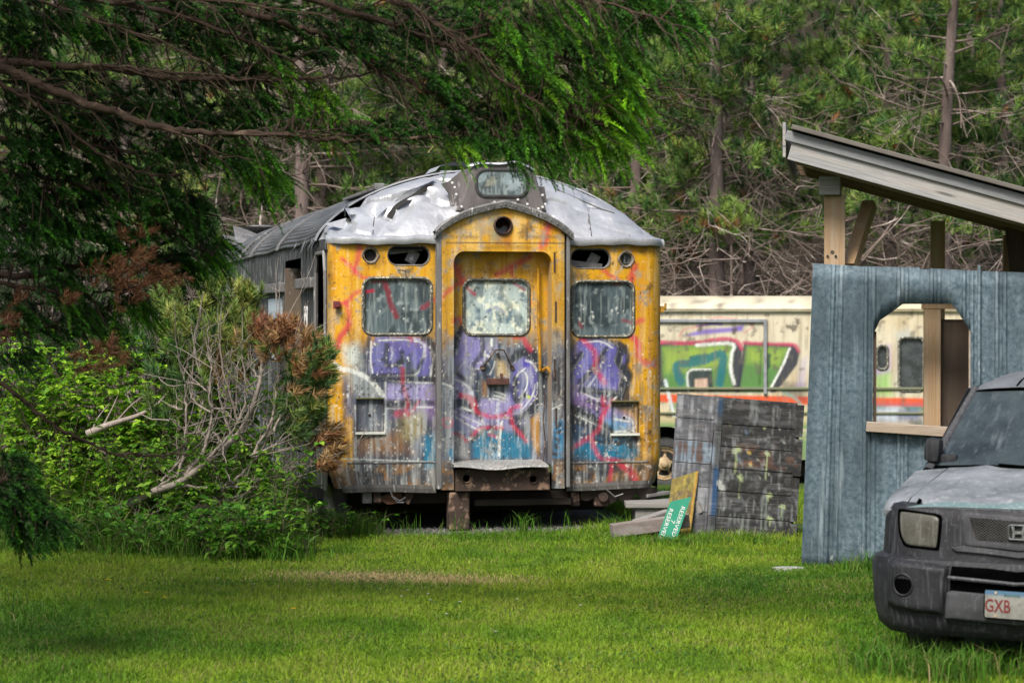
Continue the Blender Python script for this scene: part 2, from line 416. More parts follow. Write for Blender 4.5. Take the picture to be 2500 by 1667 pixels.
# centre door letters
cv.poly(B([(150, 560), (200, 170), (330, 60), (560, 200), (640, 215), (930, 215), (930, 460), (850, 470), (650, 760), (480, 1568), (110, 1568), (100, 760)]), LAV2, .8, .012, ss(bl2, .1, .3)); cv.poly(B([(190, 260), (640, 230), (640, 640), (480, 780), (180, 600)]), LAV, .75, .04)
cv.poly(B([(120, 420), (150, 230), (270, 20), (330, 30), (250, 220), (200, 420)]), INK, .75, .015)
cv.poly(B([(640, 215), (920, 225), (880, 460), (780, 470), (690, 330)]), STEEL, .8, .02)
cv.poly(B([(200, 880), (440, 560), (480, 780), (470, 1050), (300, 1080)]), lin(120, 132, 138), .7, .03); cv.poly(B([(480, 920), (680, 900), (700, 1300), (640, 1400), (480, 1320)]), lin(70, 88, 104), .8, .02)
cv.poly(B([(900, 640), (1060, 700), (1120, 960), (900, 960)]), lin(190, 160, 90), .75, .03); cv.poly(B([(640, 1030), (730, 1080), (720, 1330), (650, 1320)]), OCH, .8, .02)
cv.poly(B([(740, 700), (880, 640), (880, 980), (740, 980)]), lin(70, 96, 118), .7, .03)
cv.poly(B([(1190, 600), (1320, 500), (1560, 470), (1700, 620), (1760, 760), (1600, 700), (1400, 600), (1260, 680)]), INK, .92, .012)
cv.poly(B([(1230, 720), (1420, 620), (1600, 740), (1680, 960), (1680, 1300), (1500, 1568), (1100, 1568), (1080, 1300), (1180, 1000)]), LAV, .8, .02); cv.poly(B([(1380, 640), (1520, 700), (1500, 800), (1400, 780)]), lin(70, 60, 170), .8, .02)
cv.stroke(B([(1700, 760), (1720, 1100), (1690, 1400), (1560, 1568)]), .06, INK, .8)
cv.stroke(B([(1260, 980), (1250, 1300), (1290, 1420), (1400, 1300)]), .04, INK, .85); cv.poly(B([(1300, 950), (1430, 880), (1460, 1100), (1400, 1280), (1300, 1200)]), lin(60, 70, 110), .6, .03)
cv.poly(B([(120, 1500), (380, 1390), (560, 1480), (560, 1568), (120, 1568)]), lin(50, 70, 82), .8, .015)
cv.poly(B([(520, 1420), (760, 1400), (900, 1440), (880, 1568), (520, 1568)]), LAV2, .8, .03)
for pts, wd in (([(330, 690), (230, 820), (130, 990), (280, 1070), (420, 1170)], .014), ([(465, 1040), (455, 1180), (460, 1320)], .028), ([(580, 1050), (580, 1220), (590, 1380)], .014), ([(640, 250), (640, 440), (660, 530), (770, 600)], .02), ([(490, 840), (580, 825)], .016), ([(470, 920), (520, 925)], .018), ([(880, 690), (850, 800), (790, 920)], .016), ([(880, 1240), (1000, 1270), (1070, 1310)], .014), ([(870, 1310), (960, 1330), (1060, 1360)], .014), ([(840, 1365), (950, 1385), (1050, 1430)], .014), ([(780, 1370), (820, 1440)], .018), ([(1430, 815), (1330, 890), (1260, 990), (1215, 1120)], .014), ([(1430, 890), (1470, 980), (1465, 1120), (1400, 1270), (1320, 1350)], .014), ([(1440, 670), (1550, 710), (1610, 790), (1640, 860)], .018), ([(1610, 1110), (1590, 1240), (1520, 1380), (1390, 1550)], .014), ([(820, 280), (820, 400)], .022), ([(170, 1480), (280, 1410), (370, 1385)], .014), ([(320, 1520), (440, 1568)], .02)):
    cv.stroke(B(pts), wd, WHI, .9)
cv.poly(Z4([(190, 560), (330, 540), (390, 700), (330, 720), (190, 620)]), INK, .75, .015); cv.poly(Z4([(190, 640), (420, 740), (380, 800), (180, 700)]), LAV2, .7, .03)
cv.poly(Z4([(175, 700), (330, 750), (320, 850), (175, 810)]), lin(150, 156, 190), .8, .03)
cv.poly(Z4([(330, 870), (440, 760), (560, 770), (760, 840), (790, 1000), (340, 1005)]), lin(28, 108, 136), .8, .03); cv.poly(Z4([(175, 800), (260, 810), (300, 1000), (175, 1005)]), lin(176, 176, 172), .9, .03)
cv.poly(Z4([(400, 560), (640, 560), (640, 740), (430, 700)]), lin(140, 128, 178), .7, .03); cv.stroke(Z4([(520, 600), (540, 780), (540, 1000)]), .03, lin(150, 180, 190), .7)
cv.poly(Z4([(640, 720), (760, 640), (850, 540), (850, 640), (760, 740), (740, 860), (660, 830)]), INK, .85, .015); cv.poly(Z4([(780, 700), (850, 650), (850, 990), (800, 900)]), lin(170, 120, 20), .9, .015)
for pts, wd in (([(190, 640), (290, 690), (400, 740)], .016), ([(240, 610), (330, 640), (370, 650)], .02), ([(640, 660), (720, 650), (820, 540), (838, 420)], .014), ([(530, 580), (520, 650), (535, 790)], .022)):
    cv.stroke(Z4(pts), wd, WHI, .9)
cv.splat(*Z4([(762, 532)])[0], .022, lin(190, 210, 10)); cv.stroke(Z4([(565, 690), (630, 695)]), .018, lin(200, 205, 20), .8)
# right panel letters
cv.poly(Cz([(290, 640), (540, 270), (960, 255), (1220, 400), (1240, 1200), (900, 1330), (300, 1330)]), LAV, .95, .012); cv.poly(Cz([(290, 980), (520, 1060), (900, 1330), (1090, 1340), (1090, 1568), (290, 1350)]), PUR, .85, .03)
cv.poly(Cz([(1180, 270), (1330, 350), (1380, 500), (1400, 640), (1360, 760), (1450, 900), (1400, 1080), (1330, 1330), (1210, 1330), (1250, 1100), (1290, 860), (1200, 700), (1210, 440)]), INK, .92, .01); cv.poly(Cz([(1270, 470), (1370, 560), (1350, 700), (1270, 740)]), LAV, .8, .015); cv.poly(Cz([(1330, 880), (1400, 900), (1370, 1050), (1320, 1120)]), LAV, .7, .015)
cv.poly(Cz([(560, 1000), (800, 720), (1010, 430), (1020, 760), (900, 900), (830, 1160), (560, 1160)]), lin(66, 78, 92), .85, .015); cv.poly(Cz([(520, 1130), (900, 1160), (1240, 1180), (1200, 1330), (900, 1330), (700, 1250)]), INK, .8, .015)
cv.poly(Cz([(290, 1000), (300, 640), (560, 530), (400, 800)]), INK, .6, .03); cv.poly(Cz([(300, 360), (480, 350), (560, 480), (520, 570), (300, 640)]), lin(120, 108, 84), .7, .04)
cv.poly(Cz([(1230, 1230), (1560, 1250), (1560, 1560), (1090, 1560)]), lin(70, 66, 66), .7, .03)
for pts, wd in (([(930, 260), (1080, 330), (1220, 410), (1190, 560), (1165, 670), (1290, 850), (1250, 1020), (1225, 1190)], .018), ([(940, 470), (850, 620)], .014), ([(760, 750), (660, 880), (570, 1010)], .014), ([(840, 880), (770, 990), (680, 1110)], .018), ([(890, 1175), (1050, 1190), (1210, 1210)], .02), ([(540, 1180), (700, 1260), (870, 1330)], .012), ([(1290, 570), (1260, 740)], .016), ([(1355, 940), (1320, 1130), (1280, 1250)], .018), ([(1130, 1160), (1030, 1250)], .02), ([(1240, 1220), (1120, 1340)], .02), ([(300, 1440), (440, 1510), (520, 1568)], .014), ([(20, 1390), (180, 1330)], .022), ([(20, 1470), (180, 1400)], .014)):
    cv.stroke(Cz(pts), wd, WHI, .85)
cv.poly(Z4([(1025, 570), (1160, 620), (1390, 760), (1390, 830), (1200, 720), (1030, 650)]), INK, .9, .012); cv.poly(Z4([(1030, 660), (1190, 730), (1380, 850), (1390, 1010), (1030, 990)]), lin(58, 72, 88), .85, .03)
cv.poly(Z4([(1040, 900), (1200, 840), (1560, 830), (1580, 1010), (1300, 1020), (1040, 960)]), TEAL, .88, .03); cv.poly(Z4([(1200, 640), (1390, 600), (1560, 680), (1570, 780), (1400, 760)]), lin(120, 116, 180), .8, .03); cv.poly(Z4([(1340, 720), (1450, 690), (1560, 740), (1540, 830), (1420, 830)]), SKY, .6, .04)
cv.poly(Z4([(1230, 830), (1400, 870), (1600, 850), (1600, 890), (1330, 900)]), INK, .6, .015); cv.poly(Z4([(1480, 930), (1620, 900), (1640, 1010), (1480, 1000)]), lin(40, 64, 76), .8, .03)
cv.poly(Z4([(1110, 740), (1210, 775), (1180, 800), (1120, 790)]), lin(80, 110, 165), .8, .012)
for pts, wd in (([(1040, 610), (1200, 690), (1390, 800)], .014), ([(1400, 800), (1580, 795)], .022), ([(1500, 680), (1560, 710), (1570, 780)], .018), ([(1200, 1060), (1330, 1085), (1420, 1090)], .014)):
    cv.stroke(Z4(pts), wd, WHI, .8)
# post between the door and the right panel: blue with black dots
cv.poly(Z4([(925, 720), (1000, 700), (1000, 1000), (925, 990)]), lin(20, 130, 180), .9, .012)
for q in ((970, 738), (964, 795), (957, 850), (950, 905), (940, 960)): cv.splat(*Z4([q])[0], .026, INK)
cv.poly(Z4([(910, 360), (1000, 230), (1005, 560), (915, 600)]), INK, .85, .015)
# bottom rail zone
bot = ss(-VV + .05 * (bl2 - .5), -.66, -.58)
cv.put(bot * .85, lin(70, 70, 72)); cv.put(bot * ss(bl2, .50, .64) * .7, OCH); cv.put(bot * ss(st1, .56, .76) * .45, lin(140, 140, 138))
for q, wd in (([(960, 1160), (1000, 1110), (1040, 1170)], .03), ([(1120, 1110), (1130, 1170), (1180, 1160)], .03), ([(1200, 1160), (1240, 1120), (1250, 1170), (1330, 1170)], .03)): cv.stroke(Z4(q), wd, INK, .6)
cv.poly(Z4([(1230, 1110), (1440, 1040), (1480, 1110), (1250, 1130)]), INK, .7, .015)
# red tags
red = [(Z1, [(590, 685), (600, 760), (570, 890), (560, 950)], .07), (Z1, [(460, 840), (560, 930), (620, 990), (720, 1000)], .05), (Z1, [(420, 1215), (500, 1190), (560, 1120), (620, 1105), (700, 1110)], .05), (Z1, [(490, 1190), (510, 1290), (500, 1390), (440, 1480), (420, 1560)], .06), (Z1, [(800, 1010), (830, 1110), (850, 1200), (890, 1300)], .06), (Z1, [(1110, 1240), (1200, 1180), (1290, 1110), (1360, 1060), (1440, 1040)], .06), (Z1, [(1380, 900), (1410, 950), (1440, 1010)], .12),
       (Z2, [(560, 970), (660, 910), (760, 860), (830, 820)], .08), (Z2, [(690, 900), (680, 950), (690, 1000)], .04), (Z2, [(300, 1040), (330, 1090), (380, 1130), (450, 1160)], .05), (Z2, [(195, 1340), (250, 1340)], .10), (Z2, [(720, 1020), (780, 1090), (830, 1200)], .04), (Z2, [(930, 600), (920, 690), (890, 740)], .10), (Z2, [(960, 560), (1010, 520), (1050, 570)], .12), (Z2, [(1410, 930), (1480, 980), (1540, 1010)], .05), (Z2, [(1680, 910), (1660, 960), (1640, 1020)], .10), (Z2, [(1580, 1350), (1660, 1360), (1740, 1340)], .07), (Z2, [(1640, 1470), (1690, 1510), (1710, 1568)], .05),
       (A, [(520, 0), (470, 110), (380, 220), (320, 380)], .06), (A, [(1385, 750), (1385, 900), (1400, 1050), (1450, 1200), (1470, 1340), (1440, 1440)], .05), (A, [(1650, 1290), (1590, 1400), (1550, 1450)], .03), (A, [(1300, 1500), (1480, 1500)], .08), (A, [(1490, 215), (1530, 280)], .05),
       (B, [(1240, 240), (1380, 260), (1450, 360), (1530, 470)], .06), (B, [(260, 1310), (400, 1340), (490, 1400), (550, 1568)], .05), (Z4, [(240, 515), (310, 540), (350, 620), (400, 660), (500, 685), (600, 660), (640, 620), (700, 600)], .055), (Z4, [(630, 640), (645, 740), (700, 810), (750, 870)], .05), (Z4, [(330, 830), (390, 775), (470, 765), (560, 768)], .045), (Z4, [(170, 805), (230, 820), (290, 870)], .03), (Z4, [(465, 820), (520, 835)], .04), (Z3, [(1030, 740), (1025, 700), (1060, 690), (1095, 715), (1080, 750), (1040, 755)], .02),
       (Cz, [(580, 260), (700, 380), (800, 500), (820, 660), (810, 780), (880, 880), (970, 1030)], .07), (Cz, [(1430, 200), (1530, 290), (1580, 420), (1570, 540), (1650, 650), (1760, 700), (1870, 710)], .085), (Z4, [(1330, 540), (1330, 640), (1290, 780), (1200, 850), (1040, 950)], .06), (Z4, [(1240, 860), (1270, 940), (1320, 1000), (1440, 1020), (1480, 1060)], .06), (Z4, [(1400, 1030), (1390, 1180)], .05), (Z4, [(1490, 1060), (1560, 1110), (1610, 1180)], .09), (Z4, [(1400, 560), (1340, 650), (1310, 700)], .05)]
# fuller fills under the late outlines
for z, pts, c_, a_ in ((A, [(820, 230), (1700, 240), (1780, 400), (1730, 640), (1560, 850), (900, 880), (830, 700)], LAV, .55), (A, [(1100, 1020), (1930, 1020), (1930, 1330), (1100, 1280)], LAV2, .5), (Z3, [(620, 560), (990, 560), (985, 800), (880, 640), (640, 700)], PUR, .55), (Z4, [(185, 560), (640, 560), (830, 560), (760, 720), (640, 800), (200, 740)], LAV2, .55), (B, [(150, 240), (640, 230), (640, 700), (480, 900), (130, 950)], LAV2, .5), (B, [(130, 1100), (460, 1200), (470, 1568), (120, 1568)], LAV2, .55), (Cz, [(300, 640), (560, 270), (960, 265), (1200, 410), (1170, 660), (1280, 860), (1220, 1170), (560, 1140), (310, 1000)], LAV, .45), (Cz, [(290, 1020), (540, 1190), (880, 1340), (1060, 1400), (1060, 1568), (300, 1380)], PUR, .6), (Z4, [(1035, 700), (1200, 760), (1380, 860), (1380, 1005), (1035, 985)], lin(44, 74, 104), .7), (Z4, [(1045, 880), (1300, 860), (1590, 850), (1590, 1010), (1045, 1000)], TEAL, .6), (Z3, [(900, 830), (990, 800), (990, 1080), (905, 1080)], TEAL, .8), (Z4, [(340, 880), (560, 790), (790, 880), (790, 1000), (340, 1000)], TEAL, .6)):
    cv.poly(z(pts), c_, a_, .03, ss(bl2, .2, .45))
for z, pts, wd in ((A, [(830, 240), (815, 600), (850, 860), (1200, 850), (1560, 830), (1720, 600)], .03), (Z4, [(190, 565), (330, 545), (400, 700)], .03), (Cz, [(560, 275), (930, 262), (1215, 405), (1180, 660), (1290, 860), (1235, 1180)], .03), (Z3, [(610, 565), (985, 575)], .035), (B, [(640, 240), (650, 520), (480, 780), (470, 1040)], .04), (B, [(110, 560), (140, 400)], .04), (Z4, [(1040, 690), (1200, 755), (1390, 860)], .045), (Z4, [(330, 870), (440, 775), (560, 780)], .03), (Z4, [(1200, 560), (1390, 600), (1560, 600)], .03)): cv.stroke(z(pts), wd * 1.2, INK, .8, .02)
for z, pts, wd in ((A, [(870, 300), (860, 600), (890, 820)], .014), (A, [(1000, 280), (1400, 270), (1640, 300)], .012), (Cz, [(600, 330), (900, 310), (1120, 420)], .014), (Cz, [(350, 900), (520, 640), (600, 520)], .014), (Z4, [(210, 690), (330, 760), (400, 790)], .016), (Z4, [(1060, 650), (1230, 720), (1380, 800)], .018), (Z3, [(640, 600), (960, 610)], .012), (B, [(200, 300), (180, 560)], .016), (B, [(700, 500), (690, 700)], .014), (Z4, [(560, 720), (545, 860), (540, 990)], .022), (Z4, [(1420, 700), (1540, 720)], .018)): cv.stroke(z(pts), wd, WHI, .85)
# late outlines
for z, pts, wd in ((A, [(1740, 235), (1860, 300), (1925, 480), (1935, 700), (1925, 960)], .05), (A, [(880, 925), (1400, 930), (1930, 925)], .04), (A, [(1125, 350), (1130, 680), (1370, 640), (1380, 480)], .035), (A, [(1120, 1350), (1560, 1365)], .04), (B, [(150, 430), (200, 230), (300, 40)], .05), (B, [(1200, 640), (1330, 530), (1500, 500), (1650, 580), (1730, 800), (1730, 1100), (1690, 1380), (1560, 1560)], .06), (B, [(560, 860), (560, 1100), (570, 1400)], .035), (B, [(720, 720), (700, 900), (740, 1000)], .035), (B, [(1250, 1000), (1245, 1300), (1290, 1430), (1420, 1290)], .035), (B, [(180, 900), (420, 1090), (470, 1180)], .03), (Cz, [(1260, 460), (1240, 680), (1330, 800), (1350, 900), (1290, 1120), (1260, 1320)], .05), (Cz, [(1350, 400), (1395, 600), (1370, 740), (1440, 900), (1400, 1060), (1380, 1300)], .035), (Cz, [(540, 1030), (800, 740), (1000, 440)], .04), (Cz, [(560, 1160), (900, 1180), (1230, 1220)], .05), (Cz, [(300, 980), (420, 720), (560, 540)], .05), (Z4, [(1030, 600), (1200, 670), (1390, 790)], .06), (Z4, [(1230, 860), (1400, 880), (1600, 860)], .03), (Z4, [(195, 600), (330, 550), (360, 650)], .05), (Z4, [(640, 720), (760, 650), (850, 560)], .06)):
    cv.stroke(z(pts), wd * 1.25, INK, .85, .02)
for z, pts, wd in red: cv.stroke(z(pts), wd * .7, RED if z is not A else lin(176, 40, 56), .68, .022, rag=.7)
# weathering: rain streaks, chips, shot marks
lw = ss(-VV, -2.0, -1.3)
cv.put(lw * ss(st3, .57, .74) * .36, lin(196, 202, 202)); cv.put(lw * ss(1 - st3, .55, .72) * .42, lin(40, 48, 58)); cv.put(lw * ss(st1, .74, .9) * .28, lin(190, 196, 190))
cv.put((1 - lw) * ss(st3, .70, .9) * .3, lin(232, 214, 170))
cv.put(ss(bl2 * .6 + fine * .4, .72, .78) * .75, GREY); cv.put(ss(1 - (bl1 * .5 + fine * .5), .77, .83) * .8, lin(58, 52, 44)); cv.put(ss(fine, .90, .96) * (.3 + .5 * lw), lin(226, 222, 208))
cv.put(ss(1 - fine, .90, .96) * .7, lin(50, 44, 38))
for k in range(26): cv.splat(cv.rg.uniform(-1.45, 1.5), cv.rg.uniform(.6, 2.0), cv.rg.uniform(.004, .016), WHI if cv.rg.random() < .65 else INK, .7)
for x, y in ((1180, 545), (1160, 530), (1250, 545), (1300, 540), (1290, 575)): cv.splat(*fu(x, y), .05, lin(170, 170, 160), .5)
cv.poly(S([(1205, 575), (1240, 575), (1242, 600), (1206, 600)]), lin(150, 84, 40), .5, .02); cv.poly(S([(1190, 520), (1215, 520), (1215, 590), (1192, 590)]), lin(80, 120, 125), .55, .03)
for x in (1100, 1300): cv.stroke(S([(x - 35, 579), (x + 60, 580)]), .03, lin(70, 60, 40), .5, rag=.9)
for pts, wd, al in (([(1085, 560), (1085, 800), (1082, 1180)], .05, .55), ([(1374, 570), (1372, 800), (1374, 1180)], .06, .6), ([(1106, 640), (1106, 900), (1106, 1110)], .03, .5), ([(1350, 640), (1352, 900), (1352, 1120)], .05, .6), ([(1062, 600), (1060, 900), (1060, 1180)], .04, .5), ([(1394, 600), (1394, 900), (1394, 1180)], .05, .5), ([(812, 640), (810, 720), (812, 800)], .03, .6), ([(830, 596), (940, 596), (1060, 597)], .03, .6), ([(1390, 603), (1500, 603), (1610, 602)], .03, .5), ([(1600, 640), (1602, 800), (1596, 1100)], .03, .4), ([(1180, 606), (1228, 604), (1290, 606)], .03, .7), ([(1115, 640), (1120, 620), (1140, 614)], .03, .5)):
    cv.stroke(S(pts), wd, lin(64, 54, 40), al * .8, .05, rag=1.3)
for x, y, r in ((1080, 575, .04), (1120, 565, .05), (1170, 560, .07), (1280, 560, .07), (1320, 575, .05), (1360, 580, .04), (880, 655, .03), (1000, 660, .04), (1420, 672, .07), (1560, 668, .04), (1590, 700, .04), (1360, 700, .04), (1100, 690, .03), (1350, 830, .05), (1090, 860, .05), (1560, 900, .05), (1580, 1000, .05)):
    cv.splat(*fu(x, y), r, (lin(120, 112, 100), lin(70, 60, 46), lin(150, 140, 120))[(x + y) % 3], .6, .1)
cv.stroke(S([(1085, 594), (1375, 595)]), .010, INK, .9)

TR_LOC = (T.X, T.Y, 0)
railcar = empty('railcar', TR_LOC, TH, 'derelict silver passenger railcar with yellow end covered in graffiti', 'railcar')
m_front = painted('weathered_front_paint', .55, amt=.03, streak=(34, 34, 1.6))
m_silver = grunge('dented_silver_paint', (.60, .61, .63), (.26, .27, .29), 1.9, (1, 1, .6), c=(.10, .10, .10), cscale=4.5, cthr=.71, d=(.22, .22, .22), dscale=30, dthr=.70, rough=.30, rough2=.5, metal=.5, bump=.03, bscale=7)
m_roofsteel = grunge('sooty_corrugated_steel', (.22, .225, .23), (.075, .08, .083), 1.6, (3, .25, 3), c=(.42, .42, .42), cscale=9, cthr=.66, caniso=(1, .6, 1), rough=.5, metal=.5, bump=.004)
m_side = grunge('sooty_side_steel', (.070, .073, .074), (.026, .028, .029), 3, (1, 1, .25), c=(.50, .53, .52), cscale=3.2, cthr=.595, caniso=(1, 5, .6), d=(.3, .31, .3), dscale=14, dthr=.66, danis=(1, 3, .12), rough=.6, metal=.2)
m_dark = grunge('black_interior_and_tear_shade', (.012, .012, .012), (.02, .019, .018), 3, rough=.9)
m_rust = grunge('rusty_steel', (.075, .045, .032), (.028, .022, .02), 6, c=(.26, .17, .12), cscale=9, cthr=.56, d=(.36, .35, .33), dscale=11, dthr=.66, danis=(1, 1, .3), rough=.85, bump=.006, bscale=40)
m_under = grunge('grimy_underframe', (.022, .018, .015), (.045, .034, .026), 5, rough=.95)
m_trim = grunge('worn_steel_trim', (.22, .22, .22), (.09, .085, .08), 6, (1, 1, .3), c=(.5, .5, .48), cscale=22, cthr=.62, rough=.6, metal=.3, bump=.003)
m_gasket = grunge('grey_window_rubber', (.13, .13, .11), (.05, .05, .045), 18, c=(.42, .40, .30), cscale=40, cthr=.56, rough=.75)
m_board = grunge('grimy_number_board', (.15, .135, .13), (.05, .045, .045), 5, (1, 1, .3), c=(.34, .33, .33), cscale=12, cthr=.64, rough=.6)
t_ = NT('paint_flecked_glass'); t_base = t_.attr(); t_.bump(t_.noise(8, t_.coords(), 4), .004, .3); m_pane = t_.done(t_base, .16, 0, .6)
m_white = grunge('white_lettering', (.72, .72, .70), (.5, .5, .49), 30, rough=.6)

def plan(u):
    "how far the end sheet stands back at u (outside the door bay)"
    a = np.abs(u); k = np.clip((a - 1.36) / (HALF - 1.36), 0, 1)
    return .05 * np.clip((a - .6) / .8, 0, 1) ** 1.5 + .19 * (1 - np.sqrt(np.maximum(1 - k * k, 0)))
def tuck(u, v): return u * (1 - .05 * np.clip((.72 - v) / .36, 0, 1) ** 2 * np.clip((np.abs(u) - .75) / .7, 0, 1))
def endsheet(u, v): return np.stack([tuck(u, v), plan(u), v], -1)

# ---- end panels
pl, vl = [], 0
hatchL = (*fu(871, 1055), *fu(938, 974)); hatchR = (*fu(1494, 1058), *fu(1560, 981))
winL = (fu(889, 0)[0], fu(1053, 0)[0], fu(0, 816)[1], fu(0, 680)[1]); winR = (fu(1397, 0)[0], fu(1549, 0)[0], fu(0, 821)[1], fu(0, 688)[1])
winL = (fu(889, 816)[0], fu(1053, 816)[0], fu(970, 816)[1], fu(970, 680)[1]); winR = (fu(1397, 820)[0], fu(1549, 820)[0], fu(1470, 821)[1], fu(1470, 688)[1])
ovL = (fu(948, 624)[0], fu(1049, 624)[0], fu(998, 647)[1], fu(998, 601)[1]); ovR = (fu(1394, 630)[0], fu(1491, 630)[0], fu(1440, 655)[1], fu(1440, 608)[1])
mkL, mkR = fu(906, 623), fu(1531, 633)
def circ(c, r): return (c[0] - r, c[0] + r, lambda u: c[1] - np.sqrt(np.maximum(r * r - (u - c[0]) ** 2, 0)), lambda u: c[1] + np.sqrt(np.maximum(r * r - (u - c[0]) ** 2, 0)))
BOT = .405
for sgn, win, ov, mk, hat in ((-1, winL, ovL, mkL, hatchL), (1, winR, ovR, mkR, hatchR)):
    mb = MB()
    us = np.unique(np.concatenate([np.linspace(.575, 1.36, 110), np.linspace(1.36, HALF, 40)])) * sgn
    ovr = (ov[3] - ov[2]) / 2 - .001
    holes = [rrect(*win, .085), rrect(*ov, ovr), circ(mk, .058), rrect(min(hat[0], hat[2]), max(hat[0], hat[2]), hat[1], hat[3], .006)]
    wob = lambda u: BOT + .012 * np.sin(u * 5 + 1)
    holed_sheet(mb, np.sort(us), wob, lambda u: EAVE - .005 + 0 * u, holes, endsheet, .0075, lambda u, v: cv.sample(u, v))
    # the corner runs on round into the side
    uc = sgn * HALF; vv = np.linspace(BOT, EAVE - .005, 260); ww = np.linspace(.24, .31, 6)
    G = np.stack([np.stack([tuck(np.full_like(vv, uc), vv), np.full_like(vv, x), vv], -1) for x in ww])
    mb.grid(G, col=np.stack([cv.sample(np.full_like(vv, uc + sgn * (x - .24)), vv) for x in ww]))
    panel = mb.build('front_panel', m_front, railcar)
    # window: pane and rubber frame
    wm = MB(); n = 60; uu = np.linspace(win[0] + .004, win[1] - .004, n); vv = np.linspace(win[2] + .004, win[3] - .004, n)
    Uw, Vw = np.meshgrid(uu, vv); base = np.array(lin(92, 104, 104)) * np.ones((n, n, 3))
    gc = Canvas(win[0] - .02, win[1] + .02, win[2] - .02, win[3] + .02, .004, lin(76, 90, 96))
    gc.put(ss(gc.fbm(.012, .2, 4, 21), .4, .8) * .4, lin(124, 138, 136)); gc.put(ss(gc.fbm(.14, .18, 5, 22 + sgn), .42, .66) * .8, lin(44, 54, 58)); gc.put(ss(gc.fbm(.05, .06, 5, 23 + sgn), .72, .9) * .45, lin(170, 182, 180)); gc.put(ss(gc.fbm(.02, .3, 3, 24), .66, .9) * .35, lin(170, 182, 178))
    gc.rg = np.random.default_rng(31 + sgn)
    for k in range(16): gc.splat(gc.rg.uniform(win[0], win[1]), gc.rg.uniform(win[2], win[3]), gc.rg.uniform(.005, .015), lin(212, 216, 210), .7, .03)
    if sgn < 0:
        gc.stroke(Z1([(800, 1010), (830, 1110), (850, 1200), (900, 1310)]), .05, lin(120, 26, 44), .75); gc.stroke(Z1([(1110, 1240), (1190, 1190)]), .05, lin(130, 40, 60), .7); gc.stroke(Z1([(630, 1110), (710, 1100)]), .03, lin(160, 30, 60), .8); gc.stroke(Z1([(700, 1030), (800, 1020)]), .02, lin(140, 30, 50), .6)
    else:
        for q in ([(1500, 1040), (1560, 1050)], [(1580, 1340), (1650, 1360)], [(1220, 1360), (1240, 1400)]): gc.stroke(Z2(q), .03, lin(130, 40, 56), .6)
    wm.grid(np.stack([Uw, np.full_like(Uw, .022) + plan(Uw), Vw], -1), col=gc.sample(Uw, Vw))
    pane = wm.build('window', m_pane, railcar)
    fm = MB(); ring(fm, rr_outline(win[0] - .018, win[1] + .018, win[2] - .018, win[3] + .018, .10, 9), rr_outline(win[0] + .012, win[1] - .012, win[2] + .012, win[3] - .012, .075, 9), lambda x, y, d: (x, plan(np.array(x)) - d, y), -.025, .014)
    fm.build('window_frame', m_gasket, pane, auto=50)
    # oval vent with its rim and the bent grille left inside
    om = MB(); ring(om, rr_outline(ov[0] - .014, ov[1] + .014, ov[2] - .014, ov[3] + .014, ovr + .013, 9), rr_outline(ov[0] + .006, ov[1] - .006, ov[2] + .006, ov[3] - .006, ovr - .007, 9), lambda x, y, d: (x, plan(np.array(x)) - d, y), -.05, .006)
    vent = om.build('vent_opening', m_trim, railcar, auto=50)
    gm = MB(); c = ((ov[0] + ov[1]) / 2, (ov[2] + ov[3]) / 2)
    gm.box((c[0] - .02, .10, c[1] + .055 * -sgn), (.30, .02, .055), .004, Matrix.Rotation(sgn * .12, 3, 'Y')); gm.box((c[0] + .05, .13, c[1] - .01), (.10, .03, .12), .004, Matrix.Rotation(.5, 3, 'Y'))
    gm.build('grille', m_trim, vent)
    # marker light
    rm = MB(); a = np.linspace(0, 2 * np.pi, 28, endpoint=False)
    ring(rm, np.stack([mk[0] + .084 * np.cos(a) * (1 + .06 * np.cos(4 * a)), mk[1] + .084 * np.sin(a) * (1 + .06 * np.cos(4 * a))], 1), np.stack([mk[0] + .054 * np.cos(a), mk[1] + .054 * np.sin(a)], 1), lambda x, y, d: (x, plan(np.array(x)) - d, y), -.06, .012)
    for k in range(6): rm.box((mk[0] + .072 * math.cos(k * 1.05), plan(np.array(mk[0])) - .013, mk[1] + .072 * math.sin(k * 1.05)), (.012, .008, .012), .003)
    ml = rm.build('marker_light', m_trim, railcar, auto=40)
    lm = MB(); q = np.array([(mk[0] + .056 * math.cos(x), .045, mk[1] + .056 * math.sin(x)) for x in a])
    lm.add(q + [0, plan(np.array(mk[0])), 0], np.array([list(range(28))]))
    if sgn > 0:
        lm.box((mk[0] - .012, .055, mk[1]), (.016, .02, .074), .003); lm.box((mk[0] + .008, .055, mk[1] - .034), (.055, .02, .014), .003)
    lens = lm.build('lamp_socket', m_dark if sgn < 0 else grunge('broken_lamp_lens', (.02, .025, .022), (.12, .13, .125), 30, rough=.3), ml)
    # hatch: recessed plate with a keyhole, a lip above and a sill below
    h0, h1 = min(hat[0], hat[2]), max(hat[0], hat[2]); hm = MB(); n = 34
    Uh, Vh = np.meshgrid(np.linspace(h0, h1, n), np.linspace(hat[1], hat[3], n))
    hc = cv.sample(Uh, Vh) * .9 + .02; pw = plan(np.array((h0 + h1) / 2))
    hm.grid(np.stack([Uh, np.full_like(Uh, pw + .03), Vh], -1), col=hc)
    for a_, b_ in (((h0, hat[1]), (h0, hat[3])), ((h1, hat[1]), (h1, hat[3])), ((h0, hat[3]), (h1, hat[3])), ((h0, hat[1]), (h1, hat[1]))):
        hm.add([(a_[0], pw - .002, a_[1]), (b_[0], pw - .002, b_[1]), (b_[0], pw + .03, b_[1]), (a_[0], pw + .03, a_[1])], np.array([(0, 1, 2, 3)]), col=np.array(lin(70, 68, 56)))
